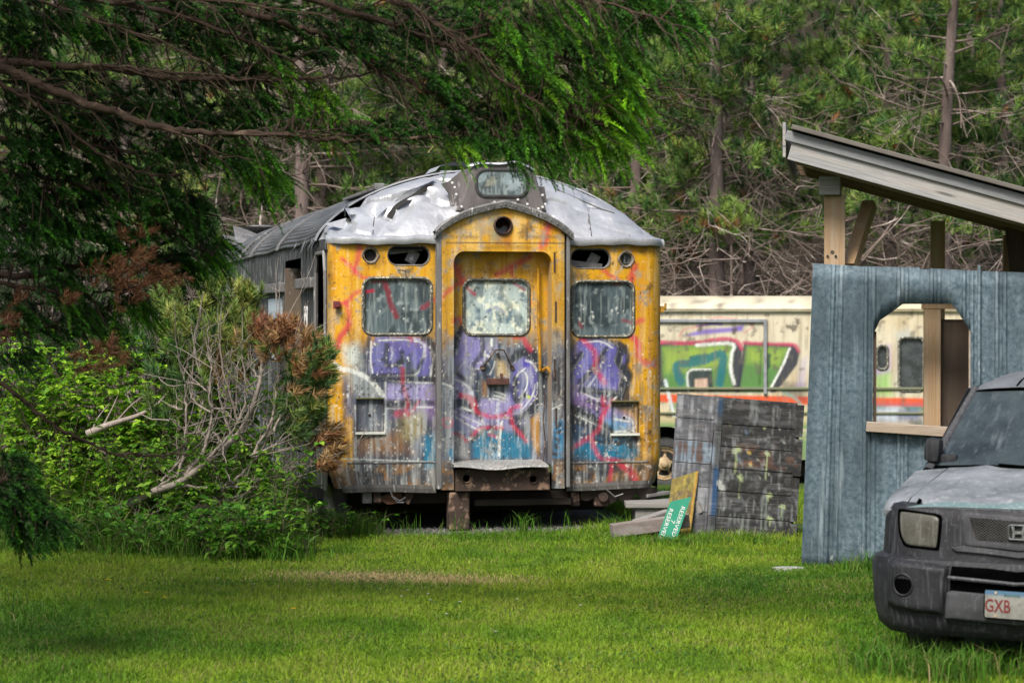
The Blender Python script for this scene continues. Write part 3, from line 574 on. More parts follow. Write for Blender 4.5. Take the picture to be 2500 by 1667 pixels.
    hm.box(((h0 + h1) / 2, pw - .012, hat[1] - .012), (h1 - h0 + .02, .03, .022), .004, col=lin(200, 204, 196))
    hm.box(((h0 + h1) / 2, pw - .004, hat[3] + .006), (h1 - h0 + .02, .012, .012), .003, col=lin(92, 90, 60))
    hat_o = hm.build('hatch', m_front, railcar)
    kb = MB(); kb.tube([((h0 + h1) / 2 - .0, pw + .031, (hat[1] + hat[3]) / 2), ((h0 + h1) / 2, pw + .024, (hat[1] + hat[3]) / 2)], .013, 10); kb.build('keyhole', m_dark, hat_o)
    # skirt below the panel
    sk = MB(); uu = np.linspace(.6, 1.5, 40) * sgn; rows = []
    for v, dw in ((BOT + .03, -.012), (BOT, -.014), (BOT - .038, -.008), (BOT - .042, .03)):
        rows.append(np.stack([tuck(uu, np.full_like(uu, v)), plan(uu) + dw + .006 * np.sin(uu * 9), np.full_like(uu, v) + .008 * np.sin(uu * 5 + 1)], -1))
    sk.grid(np.array(rows)); sk.build('skirt', grunge('skirt_steel', (.14, .135, .13), (.06, .055, .05), 5, (3, 3, .3), c=(.36, .36, .34), cscale=10, cthr=.6, rough=.7), railcar)
    # lower seam strip and corner hand hold
    sm = MB(); uu = np.linspace(.61, 1.40, 30) * sgn; v0 = fu(1470 if sgn > 0 else 970, 1129)[1]
    sm.grid(np.array([np.stack([tuck(uu, np.full_like(uu, v)), plan(uu) - d, np.full_like(uu, v)], -1) for v, d in ((v0 - .008, .001), (v0 - .005, .006), (v0 + .005, .006), (v0 + .008, .001))])); sm.build('seam_strip', m_trim, railcar)
lt = MB(); q = fu(1606, 752); lt.box((HALF + .012, .17, q[1]), (.05, .06, .04), .006); lt.box((HALF + .03, .14, q[1] + .02), (.016, .03, .05), .004); lt.box((HALF + .0, .16, q[1] - .03), (.03, .05, .025), .004); lt.build('door_latch', grunge('yellow_latch', YEL, DIRT, 30, rough=.7), railcar)
lt = MB(); q = fu(823, 744); lt.box((q[0] + .005, .06, q[1]), (.06, .05, .07), .008); lt.tube([(q[0], .02, q[1]), (q[0], -.02, q[1])], .02, 8); lt.build('lamp_bracket', grunge('red_bracket', (.35, .03, .03), (.04, .03, .03), 20, rough=.6), railcar)
hk = MB(); q = fu(980, 661); hk.tube([(q[0] - .03, .0, q[1] + .005), (q[0] - .01, -.03, q[1] + .004), (q[0] + .03, -.03, q[1]), (q[0] + .04, -.02, q[1] - .05)], .006, 6); hk.build('hook', m_rust, railcar)

# ---- the door bay, standing a hand's breadth in front
WB = -.11
fb = lambda x, y: T.front(x, y, WB)
bayL, bayR = fb(1078, 900)[0], fb(1378, 900)[0]
doorL, doorR = fb(1108, 900)[0], fb(1347, 900)[0]
doorT = fb(1228, 614)[1]; doorB = fb(1228, 1130)[1]
arch = np.array([fb(x, y) for x, y in ((1070, 563), (1100, 541), (1130, 524), (1165, 511), (1200, 504), (1231, 499), (1265, 505), (1300, 515), (1335, 530), (1365, 547), (1390, 566))])
top = lambda u: np.interp(u, arch[:, 0], arch[:, 1])
lampc = fb(1228, 551)
mb = MB()
def bay(u, v): return np.stack([u, np.full_like(u, WB), v], -1)
holed_sheet(mb, np.linspace(bayL, bayR, 150), lambda u: .392 + 0 * u, top, [(doorL, doorR, lambda u: .39 + 0 * u, rrect(doorL, doorR, 0, doorT, .10)[3]), circ(lampc, .074)], bay, .0075, lambda u, v: cv.sample(u, v))
for u_ in (bayL, bayR):
    vv = np.linspace(.392, top(u_), 200); mb.grid(np.array([np.stack([np.full_like(vv, u_), np.full_like(vv, x), vv], -1) for x in np.linspace(WB, .02, 5)]), col=np.broadcast_to(cv.sample(np.full_like(vv, u_), vv) * .8, (5, 200, 3)))
bayo = mb.build('door_bay', m_front, railcar)
# inner faces of the opening
rv = MB(); ol = rr_outline(doorL, doorR, doorB - .1, doorT, .10, 9); ol = ol[ol[:, 1] > doorB - .03]
order = np.argsort(-np.arctan2(ol[:, 1] - (doorB - .2), ol[:, 0] - (doorL + doorR) / 2)); ol = ol[order]
ol = np.vstack([[(doorL, doorB - .03)], ol, [(doorR, doorB - .03)]])
rv.grid(np.array([[(x, w_, y) for x, y in ol] for w_ in (WB, -.02, .08)]), col=np.broadcast_to(cv.sample(ol[:, 0], ol[:, 1]) * .85, (3, len(ol), 3))); rv.build('door_reveal', m_front, bayo)
for x, wd in ((1070, .042), (1384, .034)):
    pb = MB(); u_ = T.front(x, 900, -.05)[0]; t0 = fb(x, 560)[1]
    pb.box((u_, -.06, (t0 + .40) / 2), (wd, .11, t0 - .40), .008); po = pb.build('corner_post', m_trim, railcar)
    for k in range(12): pass
for k, (x, y) in enumerate(((1346, 640), (1349, 760), (1346, 900), (1350, 1020))):
    pr = MB(); a = fb(x, y); pr.tube([(a[0] + .028, WB - .003, a[1] + .09), (a[0] + .028, WB - .004, a[1] - .09)], .008, 6); pr.build('door_hinge', m_rust, railcar)
# the door with its window
WD = .07
dz = lambda x, y: T.front(x, y, WD)
dl, dr_ = doorL - .02, doorR + .02
dw = (dz(1133, 820)[0], dz(1291, 820)[0], dz(1212, 817)[1], dz(1212, 684)[1])
mb = MB(); holed_sheet(mb, np.linspace(dl, dr_, 130), lambda u: doorB - .02 + 0 * u, lambda u: doorT + .02 + 0 * u, [rrect(*dw, .085)], lambda u, v: np.stack([u, np.full_like(u, WD), v], -1), .0075, lambda u, v: cv.sample(u, v))
door = mb.build('door', m_front, railcar)
gc = Canvas(dw[0] - .02, dw[1] + .02, dw[2] - .02, dw[3] + .02, .004, lin(168, 184, 182))
gc.put(ss(gc.fbm(.15, .2, 5, 41), .5, .7) * .8, lin(74, 100, 116)); gc.put(ss(gc.fbm(.015, .2, 4, 42), .5, .8) * .4, lin(196, 210, 206)); gc.put(ss(gc.fbm(.06, .07, 5, 43), .6, .72) * .8, lin(222, 226, 204)); gc.put(ss(gc.fbm(.09, .14, 5, 44), .56, .76) * .6, lin(56, 76, 88)); gc.put(ss(gc.fbm(.02, .026, 4, 45), .84, .92) * .8, lin(40, 46, 50)); gc.put(ss(gc.fbm(.1, .1, 4, 48), .7, .9) * .3, lin(190, 188, 150))
gc.rg = np.random.default_rng(8)
for k in range(22): gc.splat(gc.rg.uniform(dw[0], dw[1]), gc.rg.uniform(dw[2], dw[3]), gc.rg.uniform(.005, .018), lin(226, 232, 226), .6, .04)
gc.stroke(Z2([(310, 1060), (330, 1090), (380, 1130)]), .03, lin(170, 40, 66), .7); gc.stroke(Z2([(700, 1040), (780, 1090)]), .03, lin(150, 50, 70), .6); gc.stroke(Z2([(480, 1270), (560, 1240), (620, 1280)]), .03, lin(90, 100, 150), .5)
wm = MB(); Uw, Vw = np.meshgrid(np.linspace(dw[0] + .004, dw[1] - .004, 64), np.linspace(dw[2] + .004, dw[3] - .004, 64))
wm.grid(np.stack([Uw, np.full_like(Uw, WD + .018), Vw], -1), col=gc.sample(Uw, Vw)); pane = wm.build('window', m_pane, door)
fm = MB(); ring(fm, rr_outline(dw[0] - .018, dw[1] + .018, dw[2] - .018, dw[3] + .018, .10, 9), rr_outline(dw[0] + .012, dw[1] - .012, dw[2] + .012, dw[3] - .012, .075, 9), lambda x, y, d: (x, WD - d, y), -.022, .014)
fm.build('window_frame', m_gasket, door, auto=50)
gb = MB(); pts = [dz(x, y) for x, y in ((1177, 897), (1190, 880), (1205, 855), (1216, 853), (1228, 855), (1238, 876), (1250, 897))]
gb.tube([(u, WD - (.005 if k in (0, 6) else .05), v) for k, (u, v) in enumerate(pts)], .007, 7)
for k in (0, 6): gb.tube([(pts[k][0], WD + .002, pts[k][1]), (pts[k][0], WD - .014, pts[k][1])], .022, 10)
q = dz(1215, 865); gb.tube([(q[0], WD, q[1]), (q[0], WD - .03, q[1])], .014, 8); gb.build('grab_bar', m_rust, door, auto=40)
lb = MB(); q = dz(1214, 931); lb.box((q[0], WD - .03, q[1]), (.20, .06, .06), .008); lb.box((q[0] + .03, WD - .045, q[1] + .03), (.02, .03, .09), .004); lb.build('lock_box', grunge('brown_lock', (.11, .045, .035), (.05, .025, .02), 20, rough=.7), door)
pl_ = MB(); q0 = dz(1311, 655); q1 = dz(1316, 905)
pl_.tube([(q0[0], WD - .05, q0[1]), (q0[0] + .004, WD - .05, (q0[1] + q1[1]) / 2), (q1[0], WD - .05, q1[1])], .014, 8); pl_.tube([(q0[0], WD, q0[1] - .03), (q0[0], WD - .05, q0[1] - .03)], .012, 6); pl_.tube([(q1[0], WD, q1[1] + .03), (q1[0], WD - .05, q1[1] + .03)], .012, 6)
pl_.build('handrail', grunge('rusty_yellow_rail', YEL, RUST, 14, (1, 1, .5), rough=.7), door)
ck = MB(); ck.tube([(q1[0] + .02, WD - .02, q1[1] + .0), (q1[0] + .06, WD - .08, q1[1] + .03), (q1[0] + .10, WD - .10, q1[1] - .03)], .018, 6); ck.build('latch_handle', grunge('yellow_handle', YEL, RUST, 16, rough=.7), door)
cb = MB(); cb.tube([(*[q1[0] + .05, WD - .03], 1.25), (q1[0] + .03, WD - .04, 1.0), (q1[0] + .05, WD - .04, .8), (q1[0] + .03, WD - .04, .62)], .006, 5); cb.build('loose_cable', m_rust, door)
# gable hood over the door
hood = MB(); hp = np.array([fb(x, y) for x, y in ((1062, 566), (1075, 551), (1098, 535), (1128, 519), (1160, 508), (1195, 499), (1230, 492), (1232, 492), (1262, 500), (1300, 512), (1330, 524), (1360, 541), (1384, 558), (1398, 572))])
rows = []
for dw_, dv in ((.10, .0), (-.11, .012), (-.115, -.005), (-.105, -.055), (-.09, -.058), (.0, -.05)):
    rows.append(np.stack([hp[:, 0], np.full(len(hp), WB + .06 + dw_) + .008 * np.sin(np.arange(len(hp)) * 1.7), hp[:, 1] + dv], -1))
hood.grid(np.array(rows)); 
for k in range(26):
    u_ = np.interp(k / 25, np.linspace(0, 1, len(hp)), hp[:, 0]); v_ = np.interp(u_, hp[:, 0], hp[:, 1]); hood.box((u_, WB - .058, v_ - .028), (.013, .008, .013), .003)
hood.build('door_hood', m_trim, railcar)
hl = MB(); a = np.linspace(0, 2 * np.pi, 28, endpoint=False)
G = [[(lampc[0] + r * math.cos(x), WB + d, lampc[1] + r * math.sin(x)) for x in a] for r, d in ((.088, .001), (.086, -.018), (.076, -.024), (.072, .0), (.07, .16), (.035, .165), (.001, .12))]
hl.grid(np.array(G), closed=True); hl.build('headlight', grunge('burnt_headlight', (.06, .03, .022), (.02, .013, .012), 12, c=(.22, .10, .06), cscale=25, cthr=.6, rough=.8), railcar, auto=40)
# number board box on the roof
WN = .16
nz = lambda x, y: T.front(x, y, WN)
o = [nz(x, y) for x, y in ((1112, 516), (1130, 486), (1144, 440), (1150, 412), (1162, 404), (1200, 401), (1260, 401), (1294, 404), (1303, 414), (1314, 450), (1326, 492), (1334, 516))]
nb = MB(); n = len(o); oo = np.array(o)
cen = oo.mean(0)
rows = [[(u, WN, v) for u, v in oo], [(cen[0] + (u - cen[0]) * .97, WN - .016, cen[1] + (v - cen[1]) * .97) for u, v in oo]]
nb.grid(np.array(rows), closed=True); nb.add([(u, WN - .0165, v) for u, v in cen + (oo - cen) * .97], np.array([list(range(n))]))
back = [(u * (1.02 if abs(u) > .2 else 1), .75, v - .01) for u, v in oo]
nb.grid(np.array([[(u, WN, v) for u, v in oo], back]), closed=True)
box_o = nb.build('number_board', m_board, railcar, auto=35)
for sg, pts in ((-1, ((1084, 447), (1100, 442), (1136, 412), (1146, 440), (1130, 490), (1112, 517), (1105, 500), (1100, 470))), (1, ((1306, 420), (1318, 455), (1334, 455), (1340, 490), (1338, 515), (1326, 515)))):
    fl = MB(); q = [nz(x, y) for x, y in pts]; fl.prism(q, lambda x, y, t: (x, WN + t + abs(x) * .25, y), -.03, .03); fl.build('flange', m_board, box_o)
ng = (*[nz(1164, 478)[0], nz(1284, 478)[0]], nz(1224, 478)[1], nz(1224, 418)[1])
gc = Canvas(ng[0] - .02, ng[1] + .02, ng[2] - .02, ng[3] + .02, .004, lin(86, 98, 100))
gc.put(ss(gc.fbm(.1, .1, 5, 51), .5, .7) * .8, lin(130, 148, 150)); gc.put(ss(gc.fbm(.06, .09, 5, 52), .58, .7) * .8, lin(58, 66, 70)); gc.put(ss(gc.fbm(.015, .15, 4, 53), .6, .8) * .6, lin(150, 160, 156))
gc.splat((ng[0] + ng[1]) / 2 - .10, (ng[2] + ng[3]) / 2 + .01, .05, lin(150, 150, 130), .5); gc.splat((ng[0] + ng[1]) / 2 + .12, (ng[2] + ng[3]) / 2 - .01, .07, lin(160, 174, 178), .6)
wm = MB(); hr = rrect(ng[0], ng[1], ng[2], ng[3], .085); ug = np.linspace(ng[0] + .002, ng[1] - .002, 60); G = np.stack([np.stack([ug, np.full(60, WN - .020), hr[2](ug) + (hr[3](ug) - hr[2](ug)) * t], -1) for t in np.linspace(0, 1, 40)])
wm.grid(G, col=gc.sample(G[..., 0], G[..., 2])); wm.build('sign_glass', m_pane, box_o)
fm = MB(); ring(fm, rr_outline(ng[0] - .022, ng[1] + .022, ng[2] - .022, ng[3] + .022, .10, 9), rr_outline(ng[0] + .006, ng[1] - .006, ng[2] + .006, ng[3] - .006, .08, 9), lambda x, y, d: (x, WN - .016 - d, y), -.006, .016); fm.build('sign_frame', grunge('black_rubber', (.02, .02, .02), (.05, .05, .048), 15, rough=.6), box_o, auto=50)
rvm = MB()
for x, y in ((1102, 447), (1108, 458), (1112, 475), (1125, 505), (1148, 516), (1205, 494), (1243, 495), (1262, 488), (1285, 499), (1322, 477), (1329, 499), (1322, 506), (1312, 510)):
    q = nz(x, y); rvm.tube([(q[0], WN - .03, q[1]), (q[0], WN - .05, q[1])], .011, 8)
rvm.build('rivet_heads', m_white, box_o)
tl = MB(); e = [nz(x, y) for x, y in ((1140, 408), (1170, 400), (1215, 402), (1240, 400), (1262, 396), (1278, 404), (1302, 416))]
tl.grid(np.array([[(u, WN - .03 + .01 * (k % 2), v + .012) for k, (u, v) in enumerate(e)], [(u, WN - .04, v - .004) for u, v in e], [(u, WN + .06, v + .02) for u, v in e]])); tl.build('torn_flashing', m_silver, box_o)

# ---- silver front dome
def hroof(u): return .66 * np.maximum(1 - (np.abs(u) / (HALF + .02)) ** 2, 0) ** .7
def dome(u, t):
    "t from the eave (0) back to the barrel roof (1)"
    w0 = plan(np.clip(u, -HALF, HALF)) * 1.0 - .03
    w_ = w0 + (.95 - w0) * t
    g = np.sin(np.pi / 2 * np.clip(t * 1.05, 0, 1)) ** .85
    return np.stack([u, w_, EAVE + .02 + hroof(u) * g], -1)
na, nt_ = 300, 90
ua = np.sin(np.linspace(-1, 1, na) * np.pi / 2 * .97) * (HALF + .018) / math.sin(np.pi / 2 * .97); tt = np.linspace(0, 1, nt_)
G = dome(np.repeat(ua[:, None], nt_, 1), np.repeat(tt[None], na, 0))
from mathutils import noise as mnoise
def dent(p):
    a = mnoise.noise(Vector((p[0] * 2.3, p[1] * 2.3, p[2] * 3.5))) + .5 * mnoise.noise(Vector((p[0] * 5.1 + 7, p[1] * 4, p[2] * 6)))
    b = abs(mnoise.noise(Vector((p[0] * 1.7 + 3, p[1] * 3 + 2, p[2] * 4))))
    return .03 * a - .05 * max(0, .12 - b) / .12
lefty = np.clip((-G[..., 0] - .15) / .6, .5, 1)
D_ = np.array([[dent(G[i, j]) for j in range(nt_)] for i in range(na)]) * np.sin(np.pi * np.clip(tt, .03, .97))[None] * lefty * 1.7
nrm = np.cross(np.gradient(G, axis=0), np.gradient(G, axis=1)); nrm /= np.linalg.norm(nrm, axis=-1, keepdims=True) + 1e-9; nrm *= np.sign(nrm[..., 2:3] + 1e-6)
G = G + nrm * D_[..., None]
px, py = T.pix(G[..., 0], G[..., 1], G[..., 2])
def on_dome(x, y, out=0.0):
    i, j = np.unravel_index(np.argmin((px - x) ** 2 + (py - y) ** 2), px.shape); return G[i, j] + nrm[i, j] * out
z1p = lambda x, y: (700 + x / 3.336, 380 + y / 3.336)
# creases in the crushed left shoulder
for (a, b), dep, wd in ((((500, 350), (720, 450)), .05, 20), (((720, 450), (850, 470)), .05, 14), (((850, 470), (740, 630)), .035, 16), (((1000, 400), (860, 560)), .03, 18), (((400, 600), (520, 480)), .05, 16), (((500, 380), (380, 560)), .05, 14)):
    A0 = np.array(z1p(*a)); B0 = np.array(z1p(*b)); L = ((B0 - A0) ** 2).sum(); t_c = np.clip(((px - A0[0]) * (B0 - A0)[0] + (py - A0[1]) * (B0 - A0)[1]) / L, 0, 1)
    dd = np.hypot(px - A0[0] - t_c * (B0 - A0)[0], py - A0[1] - t_c * (B0 - A0)[1]); G = G - nrm * (dep * np.clip(1 - dd / wd, 0, 1))[..., None]
hole = np.array([z1p(*q) for q in ((395, 400), (510, 390), (478, 440), (520, 520), (470, 480), (375, 550))])
def inside(poly, X, Y):
    ins = np.zeros(X.shape, bool); q = np.vstack([poly, poly[:1]])
    for (ax, ay), (bx, by) in zip(q[:-1], q[1:]):
        ins ^= ((ay > Y) != (by > Y)) & (X < (bx - ax) * (Y - ay) / (by - ay + 1e-9) + ax)
    return ins
gapl = np.array([z1p(*q) for q in ((1205, 236), (1210, 244), (850, 462), (790, 462))])
cut = inside(hole, px, py)
V = G.reshape(-1, 3); i = np.arange(na - 1)[:, None] * nt_; j = np.arange(nt_ - 1)[None]
Q = np.stack([i + j, i + j + 1, i + nt_ + j + 1, i + nt_ + j], -1).reshape(-1, 4); Q = Q[~cut.ravel()[Q].any(1)]
domeo = mesh_obj('roof_dome', V, [Q], m_silver, railcar, auto=38)
di = MB(); G2 = dome(np.repeat(ua[:, None], 20, 1), np.repeat(np.linspace(0, 1, 20)[None], na, 0)) - np.array([0, -.05, .10]); di.grid(G2); di.build('roof_lining', m_dark, domeo)
fm = MB()
for pts in (((510, 392), (478, 436), (520, 520), (560, 470)), ((395, 402), (440, 385), (512, 390), (430, 420)), ((470, 480), (372, 552), (350, 600), (440, 560))):
    q = [on_dome(*z1p(*p), o_) for p, o_ in zip(pts, (.0, .05, .07, .0))]; fm.add(q, np.array([(0, 1, 2), (0, 2, 3)]))
ridge = smooth_path([on_dome(*z1p(x, y), .035) for x, y in ((1215, 222), (1120, 262), (1000, 325), (900, 385), (800, 445), (720, 455))], 24); r2 = smooth_path([on_dome(*z1p(x, y), .012) for x, y in ((1190, 205), (1100, 245), (980, 305), (880, 365), (780, 425), (700, 440))], 24)
gp_ = MB(); ga = np.array([z1p(*q) for q in ((1206, 236), (1120, 278), (1000, 345), (900, 408), (800, 462))]); gb = np.array([z1p(*q) for q in ((1210, 242), (1130, 296), (1010, 372), (915, 436), (850, 466))])
ea, eb = (smooth_path([on_dome(*q, .018) for q in e_], 26) for e_ in (ga, gb)); gp_.grid(np.array([[a * (1 - t) + b * t for t in np.linspace(0, 1, 5)] for a, b in zip(ea, eb)])); gp_.build('tear_shade_strip', m_dark, domeo)  # dark strip laid on the uncut dome, its colour standing for the gap's shade
fm.grid(np.array([r2, ridge])); fm.build('torn_flap', m_silver, domeo); m_seam = grunge('tar_seam', (.03, .03, .03), (.14, .14, .14), 9, rough=.7)
for pts in (((712, 450), (716, 500), (705, 560), (698, 632)), ((1250, 150), (1275, 185), (1272, 215))): sm = MB(); sm.tube([on_dome(*z1p(*p), .002) for p in pts], .006, 5); sm.build('panel_seam', m_seam, domeo)
z2p = lambda x, y: (1050 + x / 3.337, 380 + y / 3.337)
for pts in (((1560, 415), (1600, 480), (1625, 560), (1622, 660)), ((1290, 480), (1305, 560), (1310, 660)), ((1300, 490), (1290, 530), (1308, 600))): sm = MB(); sm.tube([on_dome(*z2p(*p), .001) for p in pts], .006, 5); sm.build('panel_seam', m_seam, domeo)
sm = MB(); sm.tube([on_dome(*z2p(x, y), .004) for x, y in ((890, 225), (1050, 290), (1230, 370), (1400, 440), (1500, 470))], .007, 5)
sm.build('panel_seam', m_seam, domeo)
# eave strip
ev = MB(); uu = np.linspace(-HALF - .03, HALF + .03, 120)
wv = lambda: .006 * np.sin(uu * 7) + .004 * np.sin(uu * 23)
ww0 = plan(np.clip(uu, -HALF, HALF))
rows = [np.stack([uu * 1.0, ww0 - d, EAVE + v + wv()], -1) for v, d in ((-.028, .025), (-.03, .05), (.0, .062), (.03, .055), (.045, .02))]
keep_l = uu < bayL - .02; keep_r = uu > bayR + .02
for kp in (keep_l, keep_r): ev = MB(); ev.grid(np.array([r_[kp] for r_ in rows])); ev.build('eave_strip', m_silver, railcar, auto=40)
# barrel roof with lengthwise corrugations
cr = MB(); nu = 420; th = np.linspace(-1, 1, nu); ub = np.sin(th * np.pi / 2 * .985) * (HALF + .02) / math.sin(np.pi / 2 * .985)
prof = np.stack([ub, EAVE + .02 + hroof(ub)], -1); tg = np.gradient(prof, axis=0); arcl = np.concatenate([[0], np.cumsum(np.hypot(*np.diff(prof, axis=0).T))])
nn = np.stack([-tg[:, 1], tg[:, 0]], -1); nn /= np.linalg.norm(nn, axis=1)[:, None]
corr = prof + nn * (.010 * np.sin(arcl / .055 * 2 * np.pi))[:, None]
ws = np.array([.9, 1.4, 2, 2.8, 3.6, 4.5, 5.5, 7, 8.5, 10, 12, 14, 17, 20, 24])
GG = np.stack([np.stack([corr[:, 0], np.full(nu, x), corr[:, 1] + .012 * math.sin(x * 1.9)], -1) for x in ws]); cr.grid(GG); roofo = cr.build('roof', m_roofsteel, railcar, smooth=True)
for x, wd, mm in ((.93, .09, m_silver), (4.35, .16, m_trim), (7.3, .3, m_trim), (8.8, .2, m_trim)):
    sb = MB(); sb.grid(np.stack([np.stack([prof[::6, 0] + nn[::6, 0] * o_, np.full(len(prof[::6]), x + d), prof[::6, 1] + nn[::6, 1] * o_], -1) for d, o_ in ((-wd / 2, .008), (-wd / 2, .022), (wd / 2, .022), (wd / 2, .008))])); sb.build('roof_strap', mm, railcar, auto=40)
vh = MB(); q = T.front(1118, 412, 1.5); a = np.linspace(-1, 1, 14)
vh.grid(np.array([[(q[0] + x * .27, 1.2 + yy, 3.33 + .09 * (1 - x * x) ** .5 + .0) for x in a] for yy in (0, .05, .55, .6)])); vh.box((q[0], 1.5, 3.30), (.44, .5, .08), .01); vh.build('roof_vent', m_silver, railcar, auto=40)
for x0, x1, u_ in ((1.1, 3.4, -.95), (1.1, 3.0, 1.02)): wk = MB(); wk.box((u_, (x0 + x1) / 2, EAVE + .02 + float(hroof(np.array(u_))) + .03), (.09, x1 - x0, .03), .006); wk.box((u_, x0 + .05, EAVE + .05 + float(hroof(np.array(u_))) + .02), (.1, .1, .05), .008); wk.build('roof_walkway', m_trim, railcar)
tp = MB(); rr = np.random.default_rng(4)
for k in range(6):
    x = rr.uniform(9.5, 12.5); u_ = rr.uniform(-1.3, -.7); v = EAVE + float(hroof(np.array(u_))); G3 = np.array([[(u_ + (a - .5) * .6, x + b * .7, v - .02 + .10 * math.sin(a * 2.5 + k) * b + .12 * math.sin(b * 3 + k * 2)) for b in np.linspace(0, 1, 5)] for a in np.linspace(0, 1, 7)]); tp.grid(G3)
tp.build('torn_roof_sheet', m_trim, railcar, auto=40)
# ---- left side wall with its doorways
us_ = -HALF
sd = lambda x, y: T.side(x, y, us_)
d1 = (sd(803, 750)[0], sd(774, 750)[0]); d1 = (.34, max(d1[1], .62)); d2 = (sd(735, 700)[0], sd(697, 700)[0])
sm = MB(); sidefn = lambda w_, v: np.stack([np.full_like(w_, us_), w_, v], -1)
holes = [rrect(d1[0], d1[1], 1.0, sd(790, 618)[1], .12), rrect(d2[0], d2[1], .6, sd(715, 634)[1], .015)]
holed_sheet(sm, np.concatenate([np.linspace(.31, 3, 60), np.linspace(3.05, 24, 80)]), lambda w_: .36 + 0 * w_, lambda w_: EAVE + .03 + 0 * w_, holes, sidefn, .08, lambda u, v: np.zeros(u.shape + (3,)))
sm.col = []; sm.hascol = False
sidew = sm.build('side_wall', m_side, railcar)
sm = MB(); sm.grid(np.array([[(HALF, w_, v) for v in (.36, 1, 2, EAVE + .03)] for w_ in (.31, 8, 16, 24)])); sm.grid(np.array([[(u, 24, v) for v in (.36, EAVE + .6)] for u in (-HALF, HALF)])); sm.build('side_wall', m_side, railcar)
im = MB(); im.grid(np.array([[(u, w_, .62) for u in (-HALF, HALF)] for w_ in (.31, 24)])); im.box((0, 1.75, 1.6), (2.9, .04, 2.0)); im.build('cabin_interior', m_dark, railcar)
jm = MB(); fr = MB()
fr.tube([(us_ - .012, d1[0], 1.0)] + [(us_ - .012, x, y) for x, y in ((d1[0], 2.1), (d1[0] + .02, 2.36), (d1[0] + .1, sd(790, 617)[1]), (d1[1] - .1, sd(790, 617)[1]), (d1[1] - .02, 2.36), (d1[1], 2.1), (d1[1], 1.0))], .022, 6)
fr.build('doorway_frame', m_trim, sidew)
jm.box((us_ + .12, d2[1] - .02, 1.5), (.26, .03, 1.9), .004); m_jamb = grunge('brown_jamb', (.16, .125, .09), (.06, .045, .035), 3, (1, 1, .3), c=(.4, .42, .38), cscale=6, cthr=.62, rough=.8); jm.build('door_jamb', m_jamb, sidew); jm = MB(); jm.box((us_ + .14, d2[0] + .12, 1.5), (.02, .12, 1.9), .004); jm.build('door_jamb', m_jamb, sidew)
gp = MB(); gp.box((us_ + .05, d2[0] + .16, 1.5), (.012, .16, 1.9), .003); gp.build('door_edge', grunge('pale_green_paint', (.30, .38, .30), (.18, .22, .18), 6, rough=.6), sidew)
b0 = sd(761, 700); b1 = sd(605, 717)
br = MB(); br.box((us_ - .03, (d2[1] + .04 + 14) / 2, b0[1] + .02), (.07, 14 - d2[1], .10), .012); br.box((us_ - .03, (d1[1] + d2[0]) / 2 + .02, b0[1] + .035), (.07, d2[0] - d1[1] - .05, .10), .012); br.build('belt_rail', m_trim, sidew)
pp = MB()
pp.box((us_ - .006, d2[1] + .55, b0[1] - .42), (.012, .5, .66), .004); pp.box((us_ - .006, d2[1] + 1.25, b0[1] - .42), (.012, .8, .66), .004)
pp.build('pale_panel', grunge('faded_blue_panel', (.42, .50, .55), (.30, .36, .40), 3, (1, 3, .2), c=(.10, .13, .2), cscale=3, cthr=.68, rough=.55), sidew)
q = sd(749, 783); Mx = Matrix.Translation((us_ - .01, q[0], q[1])) @ Matrix.Rotation(R(-90), 4, 'Z') @ Matrix.Rotation(R(90), 4, 'X')
text_obj('lettering', 'IPSI', .36, Mx, m_white, sidew, .002, .55, True)
dp = MB(); 
for k in range(14): w_ = .95 + k * .11 * (1 + .3 * math.sin(k)); dp.add([(us_ - .03 - .02 * rr.random(), w_, EAVE + .02), (us_ - .04, w_ + .11, EAVE + .0), (us_ - .06 - .03 * rr.random(), w_ + .05, EAVE - .02 - .06 * rr.random()), (us_ - .02, w_ + .02, EAVE + .07)], np.array([(0, 1, 2), (0, 1, 3)]))
dp.build('torn_gutter', m_silver, sidew)
lh = MB(); q = sd(797, 855); lh.tube([(us_ - .02, q[0] - .1, 1.55), (us_ - .06, q[0] - .1, 1.5), (us_ - .06, q[0] - .08, 1.25), (us_ - .02, q[0] - .08, 1.2)], .012, 6); lh.build('grab_handle', m_rust, sidew)
# ---- buffer beam, step, under-gear
bb = MB(); q0 = fu(1114, 1172, -.16) if False else T.front(1114, 1172, -.16); q1 = T.front(1342, 1172, -.16); vb0, vb1 = T.front(1228, 1197, -.16)[1], T.front(1228, 1146, -.16)[1]
c0 = T.front(1139, 1168, -.16); c1 = T.front(1302, 1170, -.16)
holed_sheet(bb, np.linspace(q0[0], q1[0], 50), lambda u: vb0 + 0 * u, lambda u: vb1 + 0 * u, [circ(c0, .032), circ(c1, .034)], lambda u, v: np.stack([u, np.full_like(u, -.16), v], -1), .03, lambda u, v: np.zeros(u.shape + (3,)))
bb.col = []; bb.hascol = False
for a, b in (((q0[0], vb0), (q1[0], vb0)), ((q0[0], vb1), (q1[0], vb1)), ((q0[0], vb0), (q0[0], vb1)), ((q1[0], vb0), (q1[0], vb1))): bb.add([(a[0], -.16, a[1]), (b[0], -.16, b[1]), (b[0], .1, b[1]), (a[0], .1, a[1])], np.array([(0, 1, 2, 3)]))
for c_ in (c0, c1):
    a = np.linspace(0, 2 * np.pi, 20, endpoint=False); ring(bb, np.stack([c_[0] + .046 * np.cos(a), c_[1] + .046 * np.sin(a)], 1), np.stack([c_[0] + .032 * np.cos(a), c_[1] + .032 * np.sin(a)], 1), lambda x, y, d: (x, -.16 - d, y), -.03, .012)
bb.box(((c0[0] - .0), -.166, (vb0 + vb1) / 2), (.16, .004, vb1 - vb0 - .02)) if False else None
beam = bb.build('buffer_beam', m_rust, railcar, recalc=False)
